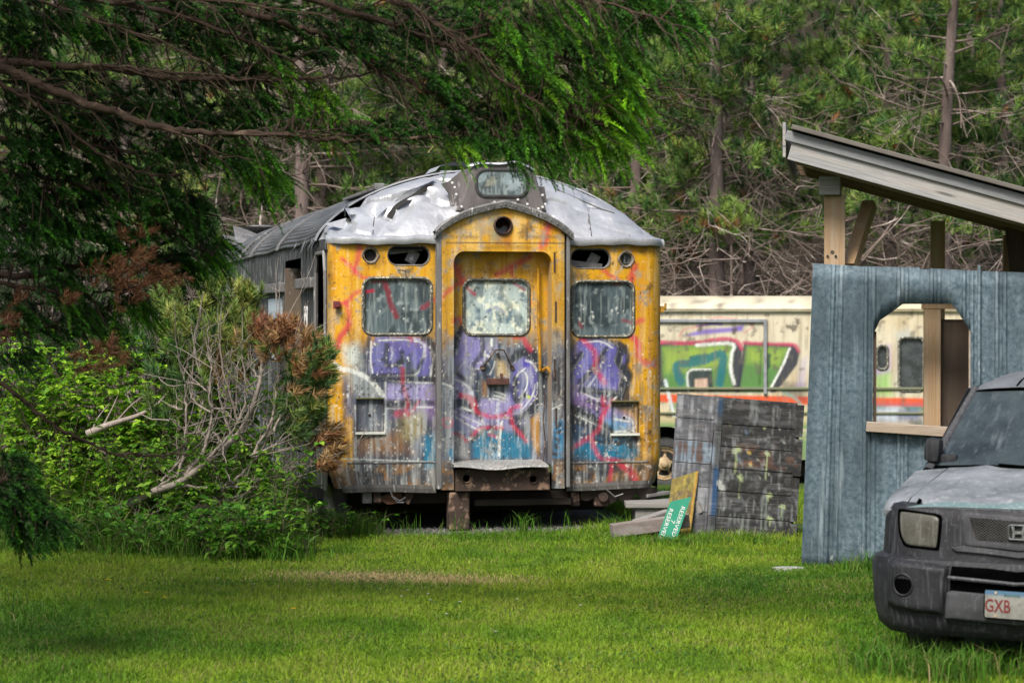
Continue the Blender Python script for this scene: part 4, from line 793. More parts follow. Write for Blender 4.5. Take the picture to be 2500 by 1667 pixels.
stp = MB(); s0 = T.front(1106, 1130, -.22)[0]; s1 = T.front(1336, 1130, -.22)[0]; vs = T.front(1220, 1124, -.05)[1]
uu = np.linspace(s0, s1, 40); sag = -.02 * np.exp(-((uu - (s0 + s1) / 2) / .3) ** 2) + .006 * np.sin(uu * 11)
stp.grid(np.array([np.stack([uu, np.full(40, w_), vs + v + sag * k], -1) for w_, v, k in ((.08, .0, 0), (-.2, -.02, .4), (-.265, -.028, 1), (-.275, -.042, 1.1), (-.265, -.048, 1.1), (-.1, -.04, .5))])); stp.build('step_plate', grunge('worn_tread_plate', (.30, .30, .29), (.13, .13, .125), 7, c=(.5, .5, .48), cscale=60, cthr=.55, rough=.6, metal=.3, bump=.004, bscale=120), railcar, auto=40)
cp = MB(); q0 = T.front(1097, 1232, -.10); q1 = T.front(1146, 1232, -.10); cp.box(((q0[0] + q1[0]) / 2, -.02, .20), (q1[0] - q0[0], .16, .34), .012); cp.box((q1[0] - .02, .02, .18), (.05, .22, .4), .008); cp.build('coupler_post', m_rust, railcar)
uf = MB(); uf.box((0, .35, .30), (2.3, .3, .10), .01); uf.box((0, 1.3, .22), (2.5, .25, .26), .01); uf.box((0, 10, .24), (2.0, 17, .26)); uf.box((0, 6, .12), (2.2, 8, .4)); uf.box((.2, .12, .265), (.9, .25, .06), .01); uf.build('underframe_and_light_block', m_under, railcar)  # underframe, plus full-width boxes added to block light under the railcar
for x, y, wx, hy, rot in ((896, 1213, .085, .12, 0), (921, 1213, .07, .11, 0), (996, 1212, .075, .13, .45), (1405, 1218, .075, .13, -.1), (1468, 1217, .13, .14, .0)):
    q = T.front(x, y, .08); hb = MB(); hb.box((q[0], .12, q[1]), (wx, .10, hy), .01, Matrix.Rotation(rot, 3, 'Y'))
    if x == 1468: hb.tube([(q[0] + .01, .07, q[1] + .02), (q[0] + .01, .03, q[1] + .02)], .045, 12)
    hb.build('hanger_bracket', m_rust if x != 896 else m_trim, railcar)
wd_ = MB(); q = T.front(950, 1214, .12)
wd_.add([(q[0] - .12, .1, q[1]), (q[0] + .10, .12, q[1] + .06), (q[0] + .14, .12, q[1] - .05), (q[0] - .02, .08, q[1] - .06)], np.array([(0, 1, 2, 3)])); wd_.build('bent_rusty_plate', grunge('orange_rust', (.20, .09, .04), (.07, .04, .03), 9, rough=.9), railcar)
wr = MB()
for k, pts in enumerate(([(952, 1196), (958, 1212), (975, 1222), (990, 1214)], [(955, 1210), (970, 1226), (985, 1227)], [(1480, 1195), (1500, 1212), (1520, 1205)])): wr.tube([(T.front(x, y, -.02)[0], -.02 - .01 * k, T.front(x, y, -.02)[1]) for x, y in pts], .007, 5)
wr.build('hanging_wire', m_trim, railcar)
rg_ = MB(); uu = np.linspace(.75, 1.5, 26); rag = np.abs(np.sin(uu * 17)) * .05 + np.abs(np.sin(uu * 7.3)) * .05
rg_.grid(np.array([np.stack([uu, plan(uu) + .03, np.full(26, BOT - .03)], -1), np.stack([uu, plan(uu) + .06, BOT - .08 - rag], -1)])); rg_.build('torn_liner', m_under, railcar)
ld = MB(); q = sd(770, 1215); ld.add([(us_ + .05, .5, .42), (us_ + .05, 1.1, .42), (us_ + .1, 1.0, .12), (us_ + .1, .45, .08)], np.array([(0, 1, 2, 3)])); ld.box((us_ + .1, .9, .3), (.05, .6, .3), .01); ld.build('side_step', m_trim, railcar)
# ================================================================== the cream motor coach behind
NB = -.55
BUS = Frame(0.0, 36.0, 0.0)
bf = BUS.front
Z6 = lambda pts: [bf(1560 + x / 2.341, 680 + y / 2.341) for x, y in pts]
Z7 = lambda pts: [bf(1880 + x / 1.913, 280 + y / 1.913) for x, y in pts]
bL, bR = bf(1290, 900)[0], bf(2440, 900)[0]
bT = bf(1700, 762)[1]; bB = bf(1700, 1122)[1]
CREAM = lin(198, 190, 166); BGRN = lin(84, 128, 66); LIME = lin(140, 164, 66); ORG = lin(206, 74, 28); BINK = lin(36, 42, 56)
bc = Canvas(bL - .05, bR + .05, bB - .05, bT + .4, .012, CREAM)
bc.put(ss(bc.fbm(.8, .6, 5, 61), .5, .75) * .5, lin(190, 172, 132)); bc.put(ss(bc.fbm(.05, .5, 4, 62), .6, .8) * .4, lin(150, 132, 100))
BU, BV = np.meshgrid(bc.U, bc.Vv)
yO0 = bf(1700, 958)[1]; yO1 = bf(1700, 976)[1]
bc.poly([(bL, yO1 - .0), (bR, yO1 - .10), (bR, bB), (bL, bB)], BGRN, .85, .02, ss(bc.fbm(.5, .2, 4, 63), .3, .5)); bc.poly([(bL, bf(0, 1000)[1]), (bR, bf(0, 1006)[1]), (bR, bf(0, 1035)[1]), (bL, bf(0, 1030)[1])], lin(196, 178, 140), .8, .05)
bc.poly([(bL, yO0), (bR, yO0 - .10), (bR, yO1 - .12), (bL, yO1)], ORG, .95, .012)
# letters
bc.poly(Z6([(95, 370), (540, 350), (590, 400), (575, 650), (95, 650)]), BINK, .95, .012); bc.poly(Z6([(130, 385), (525, 368), (540, 420), (520, 560), (545, 640), (135, 640)]), BGRN, .95, .02); bc.poly(Z6([(140, 400), (515, 380), (520, 500), (150, 540)]), LIME, .85, .06)
bc.stroke(Z6([(100, 362), (300, 368), (480, 345), (560, 360), (588, 400)]), .06, lin(180, 50, 90), .85, .02); bc.stroke(Z6([(330, 380), (530, 372), (528, 440), (525, 520), (545, 600)]), .05, WHI, .9, .02)
bc.stroke(Z6([(240, 590), (215, 500), (290, 485), (380, 465), (470, 430), (478, 500), (460, 600)]), .12, lin(20, 100, 110), .9, .02); bc.stroke(Z6([(300, 455), (380, 440)]), .07, lin(24, 96, 100), .9, .02)
bc.poly(Z6([(278, 520), (415, 510), (425, 640), (275, 640)]), BINK, .9, .015); bc.stroke(Z6([(282, 640), (286, 530), (410, 518)]), .03, WHI, .8); bc.poly(Z6([(320, 575), (390, 570), (395, 640), (318, 640)]), lin(200, 170, 150), .9, .015)
bc.poly(Z6([(600, 365), (880, 375), (920, 420), (905, 490), (830, 590), (780, 650), (555, 650)]), BINK, .95, .012); bc.poly(Z6([(615, 385), (855, 395), (800, 530), (740, 650), (575, 645), (600, 500)]), BGRN, .95, .02); bc.poly(Z6([(620, 395), (845, 405), (800, 500), (620, 480)]), LIME, .8, .06)
bc.stroke(Z6([(600, 365), (700, 372), (880, 378), (915, 415)]), .05, lin(180, 50, 90), .8, .02); bc.stroke(Z6([(860, 400), (820, 500), (740, 650)]), .035, WHI, .9); bc.stroke(Z6([(700, 410), (690, 600)]), .04, lin(60, 100, 40), .8); bc.stroke(Z6([(740, 440), (735, 500)]), .08, lin(20, 60, 60), .8)
bc.poly(Z6([(800, 590), (955, 600), (950, 700), (830, 660)]), BINK, .6, .05); bc.stroke(Z6([(820, 640), (900, 690), (930, 730)]), .05, lin(120, 150, 140), .8)
bc.poly(Z6([(100, 580), (150, 580), (150, 640), (100, 640)]), BINK, .8, .03); bc.stroke(Z6([(150, 580), (170, 660), (200, 780)]), .05, lin(200, 210, 215), .85)
bc.poly(Z6([(258, 326), (360, 290), (520, 280), (600, 262), (590, 300), (470, 310), (300, 328)]), lin(112, 92, 178), .9, .02); bc.stroke(Z6([(340, 270), (420, 255), (470, 262)]), .05, lin(112, 92, 178), .8); bc.stroke(Z6([(230, 330), (260, 290), (360, 270), (430, 225), (560, 235), (650, 270), (600, 310)]), .02, lin(200, 110, 120), .7)
bc.poly(Z6([(930, 470), (958, 450), (950, 620), (900, 620)]), lin(150, 140, 190), .5, .05)
bc.poly(Z7([(490, 1090), (560, 1080), (560, 1200), (490, 1220)]), lin(150, 130, 190), .8, .06); bc.poly(Z7([(490, 1220), (560, 1200), (570, 1310), (490, 1310)]), lin(120, 180, 80), .7, .06); bc.poly(Z7([(490, 1360), (700, 1360), (720, 1440), (490, 1440)]), lin(70, 100, 150), .7, .08); bc.poly(Z7([(590, 1020), (650, 1000), (720, 1200), (700, 1300), (590, 1300)]), lin(170, 180, 180), .6, .05); bc.poly(Z7([(500, 1370), (600, 1370), (590, 1430), (500, 1420)]), lin(190, 200, 210), .8, .04)
for x, y in ((905, 245), (860, 275), (890, 285), (445, 160), (545, 300), (350, 285)): bc.splat(*Z6([(x, y)])[0], .05, lin(70, 60, 50), .8)
bc.put(ss(bc.fbm(.06, .9, 4, 64), .62, .85) * .3, lin(110, 104, 90)); bc.put(ss(bc.fbm(.12, .1, 5, 65), .74, .82) * .6, lin(90, 84, 72))
coach = empty('motor_coach', (0, 36, NB), 0, 'cream motor coach with green graffiti and an orange stripe, behind the leaning boards', 'bus')
m_coach = painted('sprayed_cream_body', .5, amt=.12, streak=(20, 20, 2), bump=.001)
m_cream = grunge('old_cream_paint', CREAM, lin(180, 162, 124), 3, (1, 1, .4), c=lin(96, 86, 70), cscale=6, cthr=.68, rough=.5)
m_tyre = grunge('grey_rubber', (.03, .03, .03), (.075, .075, .075), 7, rough=.85)
m_glassd = grunge('dark_dusty_glass', (.02, .025, .028), (.07, .08, .082), 5, rough=.15, rough2=.4, spec=.6)
loc = np.array([0, 36, NB])
whc = bf(1624, 1133); whc2 = (bf(2330, 1133)[0], whc[1])
mb = MB(); n_ = lambda u, v: np.stack([u, np.zeros_like(u), v - NB], -1)
archf = lambda c, r: (c[0] - r, c[0] + r, lambda u: bB - .1 + 0 * u, lambda u: c[1] + np.sqrt(np.maximum(r * r - (u - c[0]) ** 2, 0)))
bw = [bf(2142, 900)[0], bf(2166, 900)[0], bf(0, 900)[1], bf(0, 845)[1]]; bw2 = [bf(2196, 900)[0], bf(2254, 900)[0], bf(0, 953)[1], bf(0, 826)[1]]
holed_sheet(mb, np.linspace(bL, bR, 420), lambda u: bB + 0 * u, lambda u: bT + 0 * u, [archf(whc, .56), archf(whc2, .56), rrect(*bw, .06), rrect(*bw2, .07)], n_, .018, lambda u, v: bc.sample(u, v))
# roof edge, roof, far side, ends, floor
prof_b = [(0, bT), (-.045, bT + .01), (-.06, bT + .05), (-.03, bT + .11), (.06, bT + .155), (.3, bT + .21), (1.1, bT + .25), (1.9, bT + .21), (2.2, bT + .1), (2.25, bT - .1), (2.25, bB)]
us = np.linspace(bL, bR, 60); mb.grid(np.array([np.stack([us, np.full(60, y), np.full(60, z - NB)], -1) for y, z in prof_b]), col=np.stack([bc.sample(us, np.full(60, min(z, bT + .3))) for y, z in prof_b]))
for x in (bL, bR): mb.add([(x, y, z - NB) for y, z in prof_b] + [(x, 0, bB - NB)], np.array([list(range(len(prof_b) + 1))]), col=np.array(CREAM))
mb.build('body', m_coach, coach, auto=35)
fm = MB(); fx0, fx1, fy, fyb = bf(1300, 783)[0], bf(1868, 783)[0], bf(0, 783)[1] - NB, bf(0, 958)[1] - NB
fm.box(((fx0 + fx1) / 2, -.02, fy), (fx1 - fx0, .04, .05), .008); fm.box((fx1, -.02, (fy + fyb) / 2), (.05, .044, fy - fyb + .05), .008); fm.build('awning_rail', grunge('grey_alloy', (.36, .38, .40), (.2, .21, .22), 9, rough=.5, metal=.4), coach)
for q in (bw, bw2):
    gm = MB(); gm.box(((q[0] + q[1]) / 2, .05, (q[2] + q[3]) / 2 - NB), (q[1] - q[0] + .03, .02, q[3] - q[2] + .03)); wo = gm.build('window', m_glassd, coach)
    rm = MB(); ring(rm, rr_outline(q[0] - .03, q[1] + .03, q[2] - .03, q[3] + .03, .09, 7), rr_outline(q[0] + .01, q[1] - .01, q[2] + .01, q[3] - .01, .06, 7), lambda x, y, d: (x, -d, y - NB), -.02, .02); rm.build('window_frame', m_gasket, wo, auto=50)
rl = MB(); rl.box(((bL + bR) / 2, -.015, bf(0, 948)[1] - NB), (bR - bL, .03, .035), .006); rl.box(((bL + bR) / 2, -.012, bf(0, 1008)[1] - NB), (bR - bL, .026, .03), .006); rl.build('side_moulding', grunge('green_moulding', lin(96, 112, 82), lin(120, 112, 92), 3, rough=.6), coach)
def wheel(root, c, r, wdt, m_rim, y0=.16, mats=None, holes=5):
    "a tyre with a dished rim, axle along the depth axis"
    a = np.linspace(0, 2 * np.pi, 40, endpoint=False); t = MB()
    prof = [(.62, .03), (.66, -.015), (.86, -.03), (.96, -.01), (1.0, .05), (1.0, wdt - .05), (.95, wdt), (.62, wdt)]
    t.grid(np.array([[(c[0] + k * r * math.cos(x), y0 + d, c[1] + k * r * math.sin(x)) for x in a] for k, d in prof]), closed=True)
    wo = t.build('wheel', m_tyre, root, auto=40)
    m2 = MB(); prof = [(.64, .02), (.60, .0), (.58, .04), (.50, .03), (.36, .07), (.26, .05), (.24, -.03), (.13, -.05), (.11, -.09), (.001, -.095)]
    m2.grid(np.array([[(c[0] + k * r * math.cos(x), y0 + d, c[1] + k * r * math.sin(x)) for x in a] for k, d in prof]), closed=True); m2.build('rim', m_rim, wo, auto=40)
    if holes:
        hm = MB()
        for k in range(holes): x = k * 2 * math.pi / holes + .9; p = (c[0] + .44 * r * math.cos(x), c[1] + .44 * r * math.sin(x)); hm.tube([(p[0], y0 + .08, p[1]), (p[0], y0 + .04, p[1])], .085 * r / .4, 10)
        hm.build('hub_hole', m_dark, wo)
    return wo
m_rimc = grunge('cream_rim', lin(196, 176, 140), lin(120, 92, 64), 8, c=(.12, .07, .04), cscale=12, cthr=.62, rough=.6)
for c in (whc, whc2): wheel(coach, (c[0], c[1] - NB), .40, .26, m_rimc)
ub = MB(); ub.box(((bL + bR) / 2, 1.2, bB - NB + .02), (bR - bL - .2, 1.9, .1)); ub.box(((bL + bR) / 2, 1.1, bB - NB - .12), (3.0, 1.2, .25), .02); ub.build('chassis', m_under, coach)
for c in (whc, whc2):
    wl = MB(); aa = np.linspace(0, np.pi, 16); wl.grid(np.array([[(c[0] + .56 * math.cos(x), y, c[1] - NB + .56 * math.sin(x)) for x in aa] for y in (0.0, .55)])); wl.grid(np.array([[(c[0] + r * math.cos(x), .55, c[1] - NB + r * math.sin(x)) for x in aa] for r in (.001, .56)])); wl.build('wheel_well', m_dark, coach)

# ================================================================== corrugated shed
SHX, SHY, SHR = 2.25, 18.75, R(-8)
SH = Frame(SHX, SHY, SHR); sf = SH.front
shed = empty('corrugated_shed', (SHX, SHY, 0), SHR, 'open shed with blue grey corrugated wall, arched window opening and sloping timber roof', 'shed')
m_galv = NT('weathered_galvanised_sheet'); v = m_galv.coords((1, 1, 1)); f1 = m_galv.noise(26, v, 4, .7); f2 = m_galv.noise(2.5, m_galv.coords((1, 1, .35)), 6, .6); f3 = m_galv.noise(5, m_galv.coords((2.2, 1, .16)), 6, .65); f4 = m_galv.noise(7, m_galv.coords((1, 1, .5)), 5, .7)
col = m_galv.mix(m_galv.ramp(f1, [(.36, 0.0), (.62, 1.0)]), (.060, .100, .130), (.19, .255, .295)); col = m_galv.mix(m_galv.ramp(f2, [(.40, .75), (.62, 0.0)]), col, (.045, .068, .084)); col = m_galv.mix(m_galv.ramp(f3, [(.56, 0.0), (.72, .75)]), col, (.33, .40, .44)); col = m_galv.mix(m_galv.ramp(f4, [(.66, 0.0), (.73, .8)]), col, (.55, .58, .58))
m_galv.bump(f1, .001, .3); m_galv = m_galv.done(col, .55, .25)
def wood(name, a, b, grain=.9, c=None, axis='X', rough=.8, slope=0.0):
    t = NT(name); sc = {'X': (1.4, 42, 42), 'Y': (42, 1.4, 42), 'Z': (42, 42, 1.4)}[axis]
    if slope:
        old = t.coords; t.coords = lambda k_: t.n('Mapping', {'Vector': t.n('TexCoord').outputs['Object'], 'Rotation': (0, slope, 0), 'Scale': tuple(1 / q_ for q_ in k_)}, vector_type='TEXTURE').outputs[0]
    f = t.noise(2.4, t.coords(sc), 7, .65, .6); g = t.noise(1.2, t.coords(tuple(x * .3 for x in sc)), 5); k = t.n('TexVoronoi', {'Vector': t.coords(tuple(x * .12 + .6 for x in sc)), 'Scale': 1.4}).outputs['Distance']
    col = t.mix(t.ramp(f, [(.3, 0.0), (.7, 1.0)]), a, b); col = t.mix(t.ramp(g, [(.45, 0.0), (.7, .6)]), col, c or b); col = t.mix(t.ramp(k, [(.05, .8), (.11, 0.0)]), col, tuple(x * .35 for x in b)); t.bump(f, .004, .5)
    return t.done(col, rough)
w_grey = wood('silvered_timber', (.36, .355, .34), (.16, .165, .175), c=(.33, .275, .215)); w_post = wood('tan_post_timber', (.38, .26, .145), (.25, .16, .085), c=(.40, .34, .27), axis='Z'); w_beam = wood('brown_beam_timber', (.30, .22, .14), (.17, .115, .07), axis='Y'); w_sill = wood('sill_timber', (.36, .29, .22), (.22, .17, .13), c=(.45, .43, .4)); w_dark = wood('dark_plank_timber', (.095, .068, .048), (.05, .036, .027), axis='Z')
def edge(pts): pts = np.array(pts); return lambda u: np.interp(u, pts[:, 0], pts[:, 1])
X0b, X0t = sf(1957, 1385)[0], sf(1985, 643)[0]
# rib profile: broad pans with paired ribs every 0.25 m
def rib(u):
    p = np.mod(u - sf(2037, 640)[0] + .02, .248)
    return -.018 * (np.clip(1 - np.abs(p - .015) / .02, 0, .6) / .6 + np.clip(1 - np.abs(p - .075) / .02, 0, .6) / .6) - .003 * np.sin(p / .248 * 2 * np.pi * 3)
win7 = [(477, 1424), (490, 1012), (512, 962), (620, 884), (845, 884), (865, 905), (936, 1010), (930, 1300), (926, 1440)]
wp = [sf(1880 + x / 1.913, 280 + y / 1.913) for x, y in win7]
wtop = edge([wp[0]] + [(p[0], p[1]) for p in sorted(wp[1:8], key=lambda q: q[0])]); wl, wr_ = wp[1][0] - .012, wp[6][0]
wtop = edge([(wl, wp[1][1] - .02), (wp[1][0], wp[1][1])] + wp[2:7]); wbot = sf(2200, 1040)[1]
tx = np.array([(X0t, sf(1985, 643)[1]), sf(2100, 650), sf(2245, 653), sf(2247, 657), sf(2270, 658), sf(2272, 655), sf(2400, 662), sf(2500, 665), (2.65, sf(2500, 669)[1])])
mb = MB(); us = np.unique(np.concatenate([np.arange(X0t, 2.65, .0062)]))
shear = lambda v: (X0b - X0t) * np.clip((2.36 - v) / 2.36, 0, 1)
def wallfn(u, v): return np.stack([u + shear(v) * np.clip(1 - (u - X0t) / .5, 0, 1), rib(u), v], -1)
holed_sheet(mb, us, lambda u: -.02 + 0 * u, edge(tx), [(wl, wr_, lambda u: wbot + 0 * u, wtop)], wallfn, .12, lambda u, v: np.zeros(u.shape + (3,)))
mb.col = []; mb.hascol = False
wallo = mb.build('wall_sheet', m_galv, shed, auto=60)
so = wallo.modifiers.new('thickness', 'SOLIDIFY'); so.thickness = .003; so.offset = 1
fl = MB(); q0 = sf(2130 / 1.0 + 272, 660); x_ = sf(1880 + 975 / 1.913, 700)[0]; fl.box((x_, -.028, 1.88), (.022, .02, .92), .005); fl.build('wall_flashing', m_galv, shed)
sl = MB(); s0 = sf(2115, 1030); s1 = sf(2330, 1045); s2 = sf(2115, 1050)
sl.beam((s0[0] - .0, -.045, (s0[1] + s2[1]) / 2), (s1[0] + .25, -.045, s1[1] - .045), .075, .09, .006); sl.build('window_sill', w_sill, shed)
jb = MB(); jb.box((wl + .012, .06, (wbot + wp[1][1]) / 2), (.024, .09, wp[1][1] - wbot), .003); jb.build('window_jamb', w_dark, shed)
jb = MB(); jb.box((wr_ + .0, .055, (wbot + wp[6][1]) / 2 + .03), (.02, .09, wp[6][1] - wbot + .1), .003); jb.build('window_jamb', w_sill, shed)
# posts, beam, brace, rafter
def post(x0, x1, y, ztop, zbot=0.0, dpt=.14, mat=None):
    f = SH; a, b = f.front(x0, 600, y)[0], f.front(x1, 600, y)[0]; m = MB(); m.box(((a + b) / 2, y, (ztop + zbot) / 2), (b - a, dpt, ztop - zbot), .006); return m.build('post', mat or w_post, shed)
p1 = post(2012, 2063, .14, sf(2040, 477)[1])
p2 = post(2271, 2306, 2.3, SH.front(2290, 540, 2.3)[1]); p3 = post(2448, 2476, 2.6, SH.front(2460, 575, 2.6)[1])
p4 = post(2255, 2296, .55, SH.front(2270, 745, .55)[1]); 
dk = MB(); a, b = SH.front(2298, 900, .6)[0], SH.front(2378, 900, .6)[0]; dk.box(((a + b) / 2, .6, .95), (b - a, .04, 1.95), .004); dk.build('inner_plank', w_dark, shed)
hb = MB(); a, b = SH.front(2250, 745, .5), SH.front(2330, 755, .5); hb.box(((a[0] + b[0]) / 2 + .05, .5, a[1]), (.36, .05, .06), .004); hb.build('lintel_board', w_post, shed)
bm_ = MB(); a = sf(1999, 430); b = sf(2051, 476); bm_.box(((a[0] + b[0]) / 2, 1.45, (a[1] + b[1]) / 2), (b[0] - a[0], 2.9, a[1] - b[1]), .008); bm_.build('roof_beam', w_grey, shed)
br = MB(); a = SH.front(2080, 640, .16); b = SH.front(2122, 505, .9); br.beam((a[0] - .02, .20, a[1] - .04), (b[0] - .0, .62, sf(2122, 490)[1]), .09, .10, .005); br.build('brace', w_post, shed)
br = MB(); q = SH.front(2480, 620, 2.5); br.beam((q[0] + .05, 2.45, 2.1), (q[0] - .03, 2.5, 2.9), .16, .05, .004); br.build('brace', w_dark, shed)
rs = math.atan2(473 - 308, 581); drop = lambda x: -(x - sf(1919, 308)[0]) * math.tan(rs)
zt = sf(1919, 308)[1]; xa = sf(1921, 308)[0]; xb = 3.1
def slopebox(name, y0, y1, zo0, zo1, x0, x1, mat, bev=.005):
    m = MB(); m.beam((x0, (y0 + y1) / 2, zt + (zo0 + zo1) / 2 + drop(x0)), (x1, (y0 + y1) / 2, zt + (zo0 + zo1) / 2 + drop(x1)), abs(zo1 - zo0) * math.cos(rs), y1 - y0, bev); return m.build(name, mat, shed)
slopebox('roof_sheet', -.42, 3.3, -.005, -.04, xa + .045, xb, grunge('brown_roof_metal', (.13, .115, .10), (.085, .075, .065), 4, rough=.5))
w_fas = wood('silvered_fascia', (.36, .355, .34), (.17, .175, .185), c=(.33, .27, .205), slope=rs); w_bat = wood('grey_batten', (.26, .265, .27), (.12, .125, .135), c=(.20, .205, .21), slope=rs)
slopebox('roof_batten', -.36, -.325, -.055, -.135, xa, xb, w_bat); slopebox('fascia_board', -.335, -.295, -.13, -.275, xa + .03, xb, w_fas)
slopebox('roof_decking', -.30, 3.2, -.06, -.085, xa + .05, xb, w_beam)
for y in (.3, 1.1, 1.9, 2.7): slopebox('rafter', y - .02, y + .02, -.085, -.21, xa + .05, xb, w_beam)
slopebox('rafter', -.25, -.10, -.10, -.285, xa + .09, xb, w_beam)
ef = MB(); a = sf(1917, 308); b = sf(1917, 392); ef.box((xa - .012, 1.4, (a[1] + b[1]) / 2), (.024, 3.5, a[1] - b[1]), .004); ef.build('end_fascia', w_grey, shed)
nl = MB()
for x, y in ((2020, 625), (2040, 625), (2170, 380), (2400, 470)): q = sf(x, y); nl.tube([(q[0], -.34 if y < 500 else .06, q[1]), (q[0], -.345 if y < 500 else .065, q[1])], .01, 7)
nl.build('nail_heads', m_dark, shed)
kn = MB(); q = SH.front(2032, 616, .069); kn.tube([(q[0], .072, q[1]), (q[0], .067, q[1])], .016, 10); kn.build('knot', w_dark, p1)

# ================================================================== boards, signs and planks by the coach
BD = Frame(0, 21.2, 0); bdf = BD.front
Mroll = R(4.5)
BW, BH = 1.115, 1.25
tl_ = bdf(1560 + 220 / 2.341, 680 + 655 / 2.341)
panel = empty('plank_panel', (tl_[0], 21.2, 0), 0, 'large black and grey weathered plank door leaning upright in the grass beside the shed', 'plank door')
pc = Canvas(-.05, BW + .05, -BH - .05, .05, .005, lin(50, 51, 54))
PU, PV = np.meshgrid(pc.U, pc.Vv); lf = ss(-PU, -.37, -.35); rt = 1 - ss(-PU, -.42, -.40)
hz = pc.fbm(.5, .02, 4, 71); vt = pc.fbm(.02, .3, 4, 72); bb_ = pc.fbm(.12, .1, 5, 73)
pc.put(rt * .95, lin(28, 29, 31)); pc.put(rt * ss(hz, .5, .7) * .6, lin(70, 72, 76)); pc.put(rt * ss(bb_, .55, .7) * .5, lin(24, 24, 26)); pc.put(rt * ss(bb_ * .5 + hz * .5, .58, .7) * .4, lin(110, 108, 108)); pc.put(rt * ss(pc.fbm(.16, .05, 5, 77), .60, .80) * .45, lin(112, 116, 120)); pc.put(rt * ss(pc.fbm(.07, .07, 5, 78), .66, .74) * .7, lin(14, 14, 15))
pc.put(lf * .9, lin(98, 102, 110)); pc.put(lf * ss(vt, .5, .7) * .7, lin(176, 180, 186)); pc.put(lf * ss(bb_, .52, .68) * .6, lin(62, 64, 72)); pc.put(lf * ss(hz, .6, .75) * .4, lin(130, 126, 126))
row3 = ss(-np.abs(PV + .50), -.11, -.08); pc.put(row3 * ss(bb_, .45, .62) * .6, lin(104, 70, 52)); pc.put(row3 * lf * ss(vt, .5, .6) * .6, lin(130, 160, 184))
mid = (1 - lf) * (1 - rt); pc.put(mid * .9, lin(84, 90, 92)); pc.put(mid * ss(bb_, .45, .6) * .8, lin(44, 48, 50)); pc.put(mid * ss(-PV, .60, .64) * (1 - ss(-PV, 1.02, 1.06)) * .9, lin(14, 74, 122)); pc.put(mid * (1 - ss(-PV, .12, .2)) * ss(bb_, .3, .5) * .7, lin(20, 70, 110))
for u_, v_, r_, d_ in ((.55, -.46, .036, .20), (.555, -.54, .02, .1), (.82, -.47, .022, .22), (.66, -.47, .0175, .02), (.68, -.57, .02, .02), (.60, -.70, .032, .17), (.86, -.83, .028, .05), (.98, -.92, .026, .08), (.88, -1.03, .028, .06), (.62, -1.18, .032, .08), (.48, -.24, .016, .02), (.66, -.27, .013, .02), (.78, -.24, .012, .02)): pc.splat(u_, v_, r_, lin(190, 208, 150) if r_ != .0175 else lin(200, 170, 50), .8, d_)
pc.splat(.68, -.56, .014, lin(206, 120, 40), .7)
for u_, v0_, v1_ in ((.80, -.84, -1.2), (.84, -.84, -1.15), (.98, -.9, -1.22), (.64, -1.05, -1.2)): pc.stroke([(u_, v0_), (u_ + .01, v1_)], .012, lin(150, 165, 150), .6)
pc.stroke([(.42, -.75), (.45, -.80)], .05, lin(200, 205, 200), .8)
for k in range(60): pc.splat(pc.rg.uniform(0, BW), pc.rg.uniform(-BH, 0), pc.rg.uniform(.004, .012), lin(180, 186, 170) if k % 2 else lin(20, 20, 22), .8)
pc.stroke([(.62, -.86), (.65, -.93), (.69, -.86)], .016, lin(110, 112, 114), .6, curve=False); pc.stroke([(.79, -.86), (.79, -.93), (.83, -.91), (.79, -.895), (.82, -.87), (.79, -.86)], .014, lin(110, 112, 114), .6, curve=False); pc.stroke([(.60, -.25), (.63, -.31), (.67, -.24)], .018, lin(96, 120, 150), .6, curve=False); pc.stroke([(.56, -.5), (.59, -.57), (.62, -.5)], .016, lin(110, 130, 150), .6, curve=False)
pc.put(rt * ss(pc.fbm(.02, .12, 4, 79), .66, .80) * .5, lin(150, 156, 158)); pc.put(rt * ss(pc.fbm(.22, .10, 5, 80), .54, .66) * .75, lin(16, 16, 18)); pc.put(lf * ss(pc.fbm(.2, .2, 5, 81), .56, .68) * .6, lin(58, 58, 64)); pc.img *= .66
lean = R(7)
def bpt(u, v, d=0.0):
    x = u * math.cos(Mroll) + v * math.sin(Mroll); z = -u * math.sin(Mroll) + v * math.cos(Mroll)
    return np.stack([x, (z) * math.sin(lean) * 1.0 + d, tl_[1] + z * math.cos(lean)], -1)
m_plank = painted('weathered_plank_paint', .75, amt=.16, streak=(6, 60, 60), bump=.004)
m_plankv = m_plank
nR = 6; seamsL = [0, .21, .40, .60, .80, 1.02, BH]; seamsR = [0, .235, .43, .62, .82, 1.04, BH]
def board(u0, u1, va, vb, d, name, thick=.022):
    m = MB(); ny = max(2, int((vb - va) / .012)); nx = max(2, int((u1 - u0) / .012)); Ug, Vg = np.meshgrid(np.linspace(u0, u1, nx), -np.linspace(va, vb, ny))
    m.grid(bpt(Ug, Vg, np.full_like(Ug, -d)), col=pc.sample(Ug, Vg))
    e = [(u0, -va), (u1, -va), (u1, -vb), (u0, -vb)]
    for (a, b), (c_, d_) in zip(e, e[1:] + e[:1]): m.add([bpt(np.array(a), np.array(b), -d), bpt(np.array(c_), np.array(d_), -d), bpt(np.array(c_), np.array(d_), -d + thick), bpt(np.array(a), np.array(b), -d + thick)], np.array([(0, 1, 2, 3)]), col=np.array(lin(50, 50, 52)))
    m.add([bpt(np.array(a), np.array(b), -d + thick) for a, b in e], np.array([(0, 1, 2, 3)]), col=np.array(lin(40, 40, 42)))
    return m.build(name, m_plank, panel)
for k in range(6):
    board(0, .335, seamsL[k] + .003, seamsL[k + 1] - .003, .0 + .003 * (k % 2), 'plank'); board(.40, BW - .06 + .006 * (k % 3), seamsR[k] + .004, seamsR[k + 1] - .004, .012 + .007 * ((k + 1) % 2), 'plank')
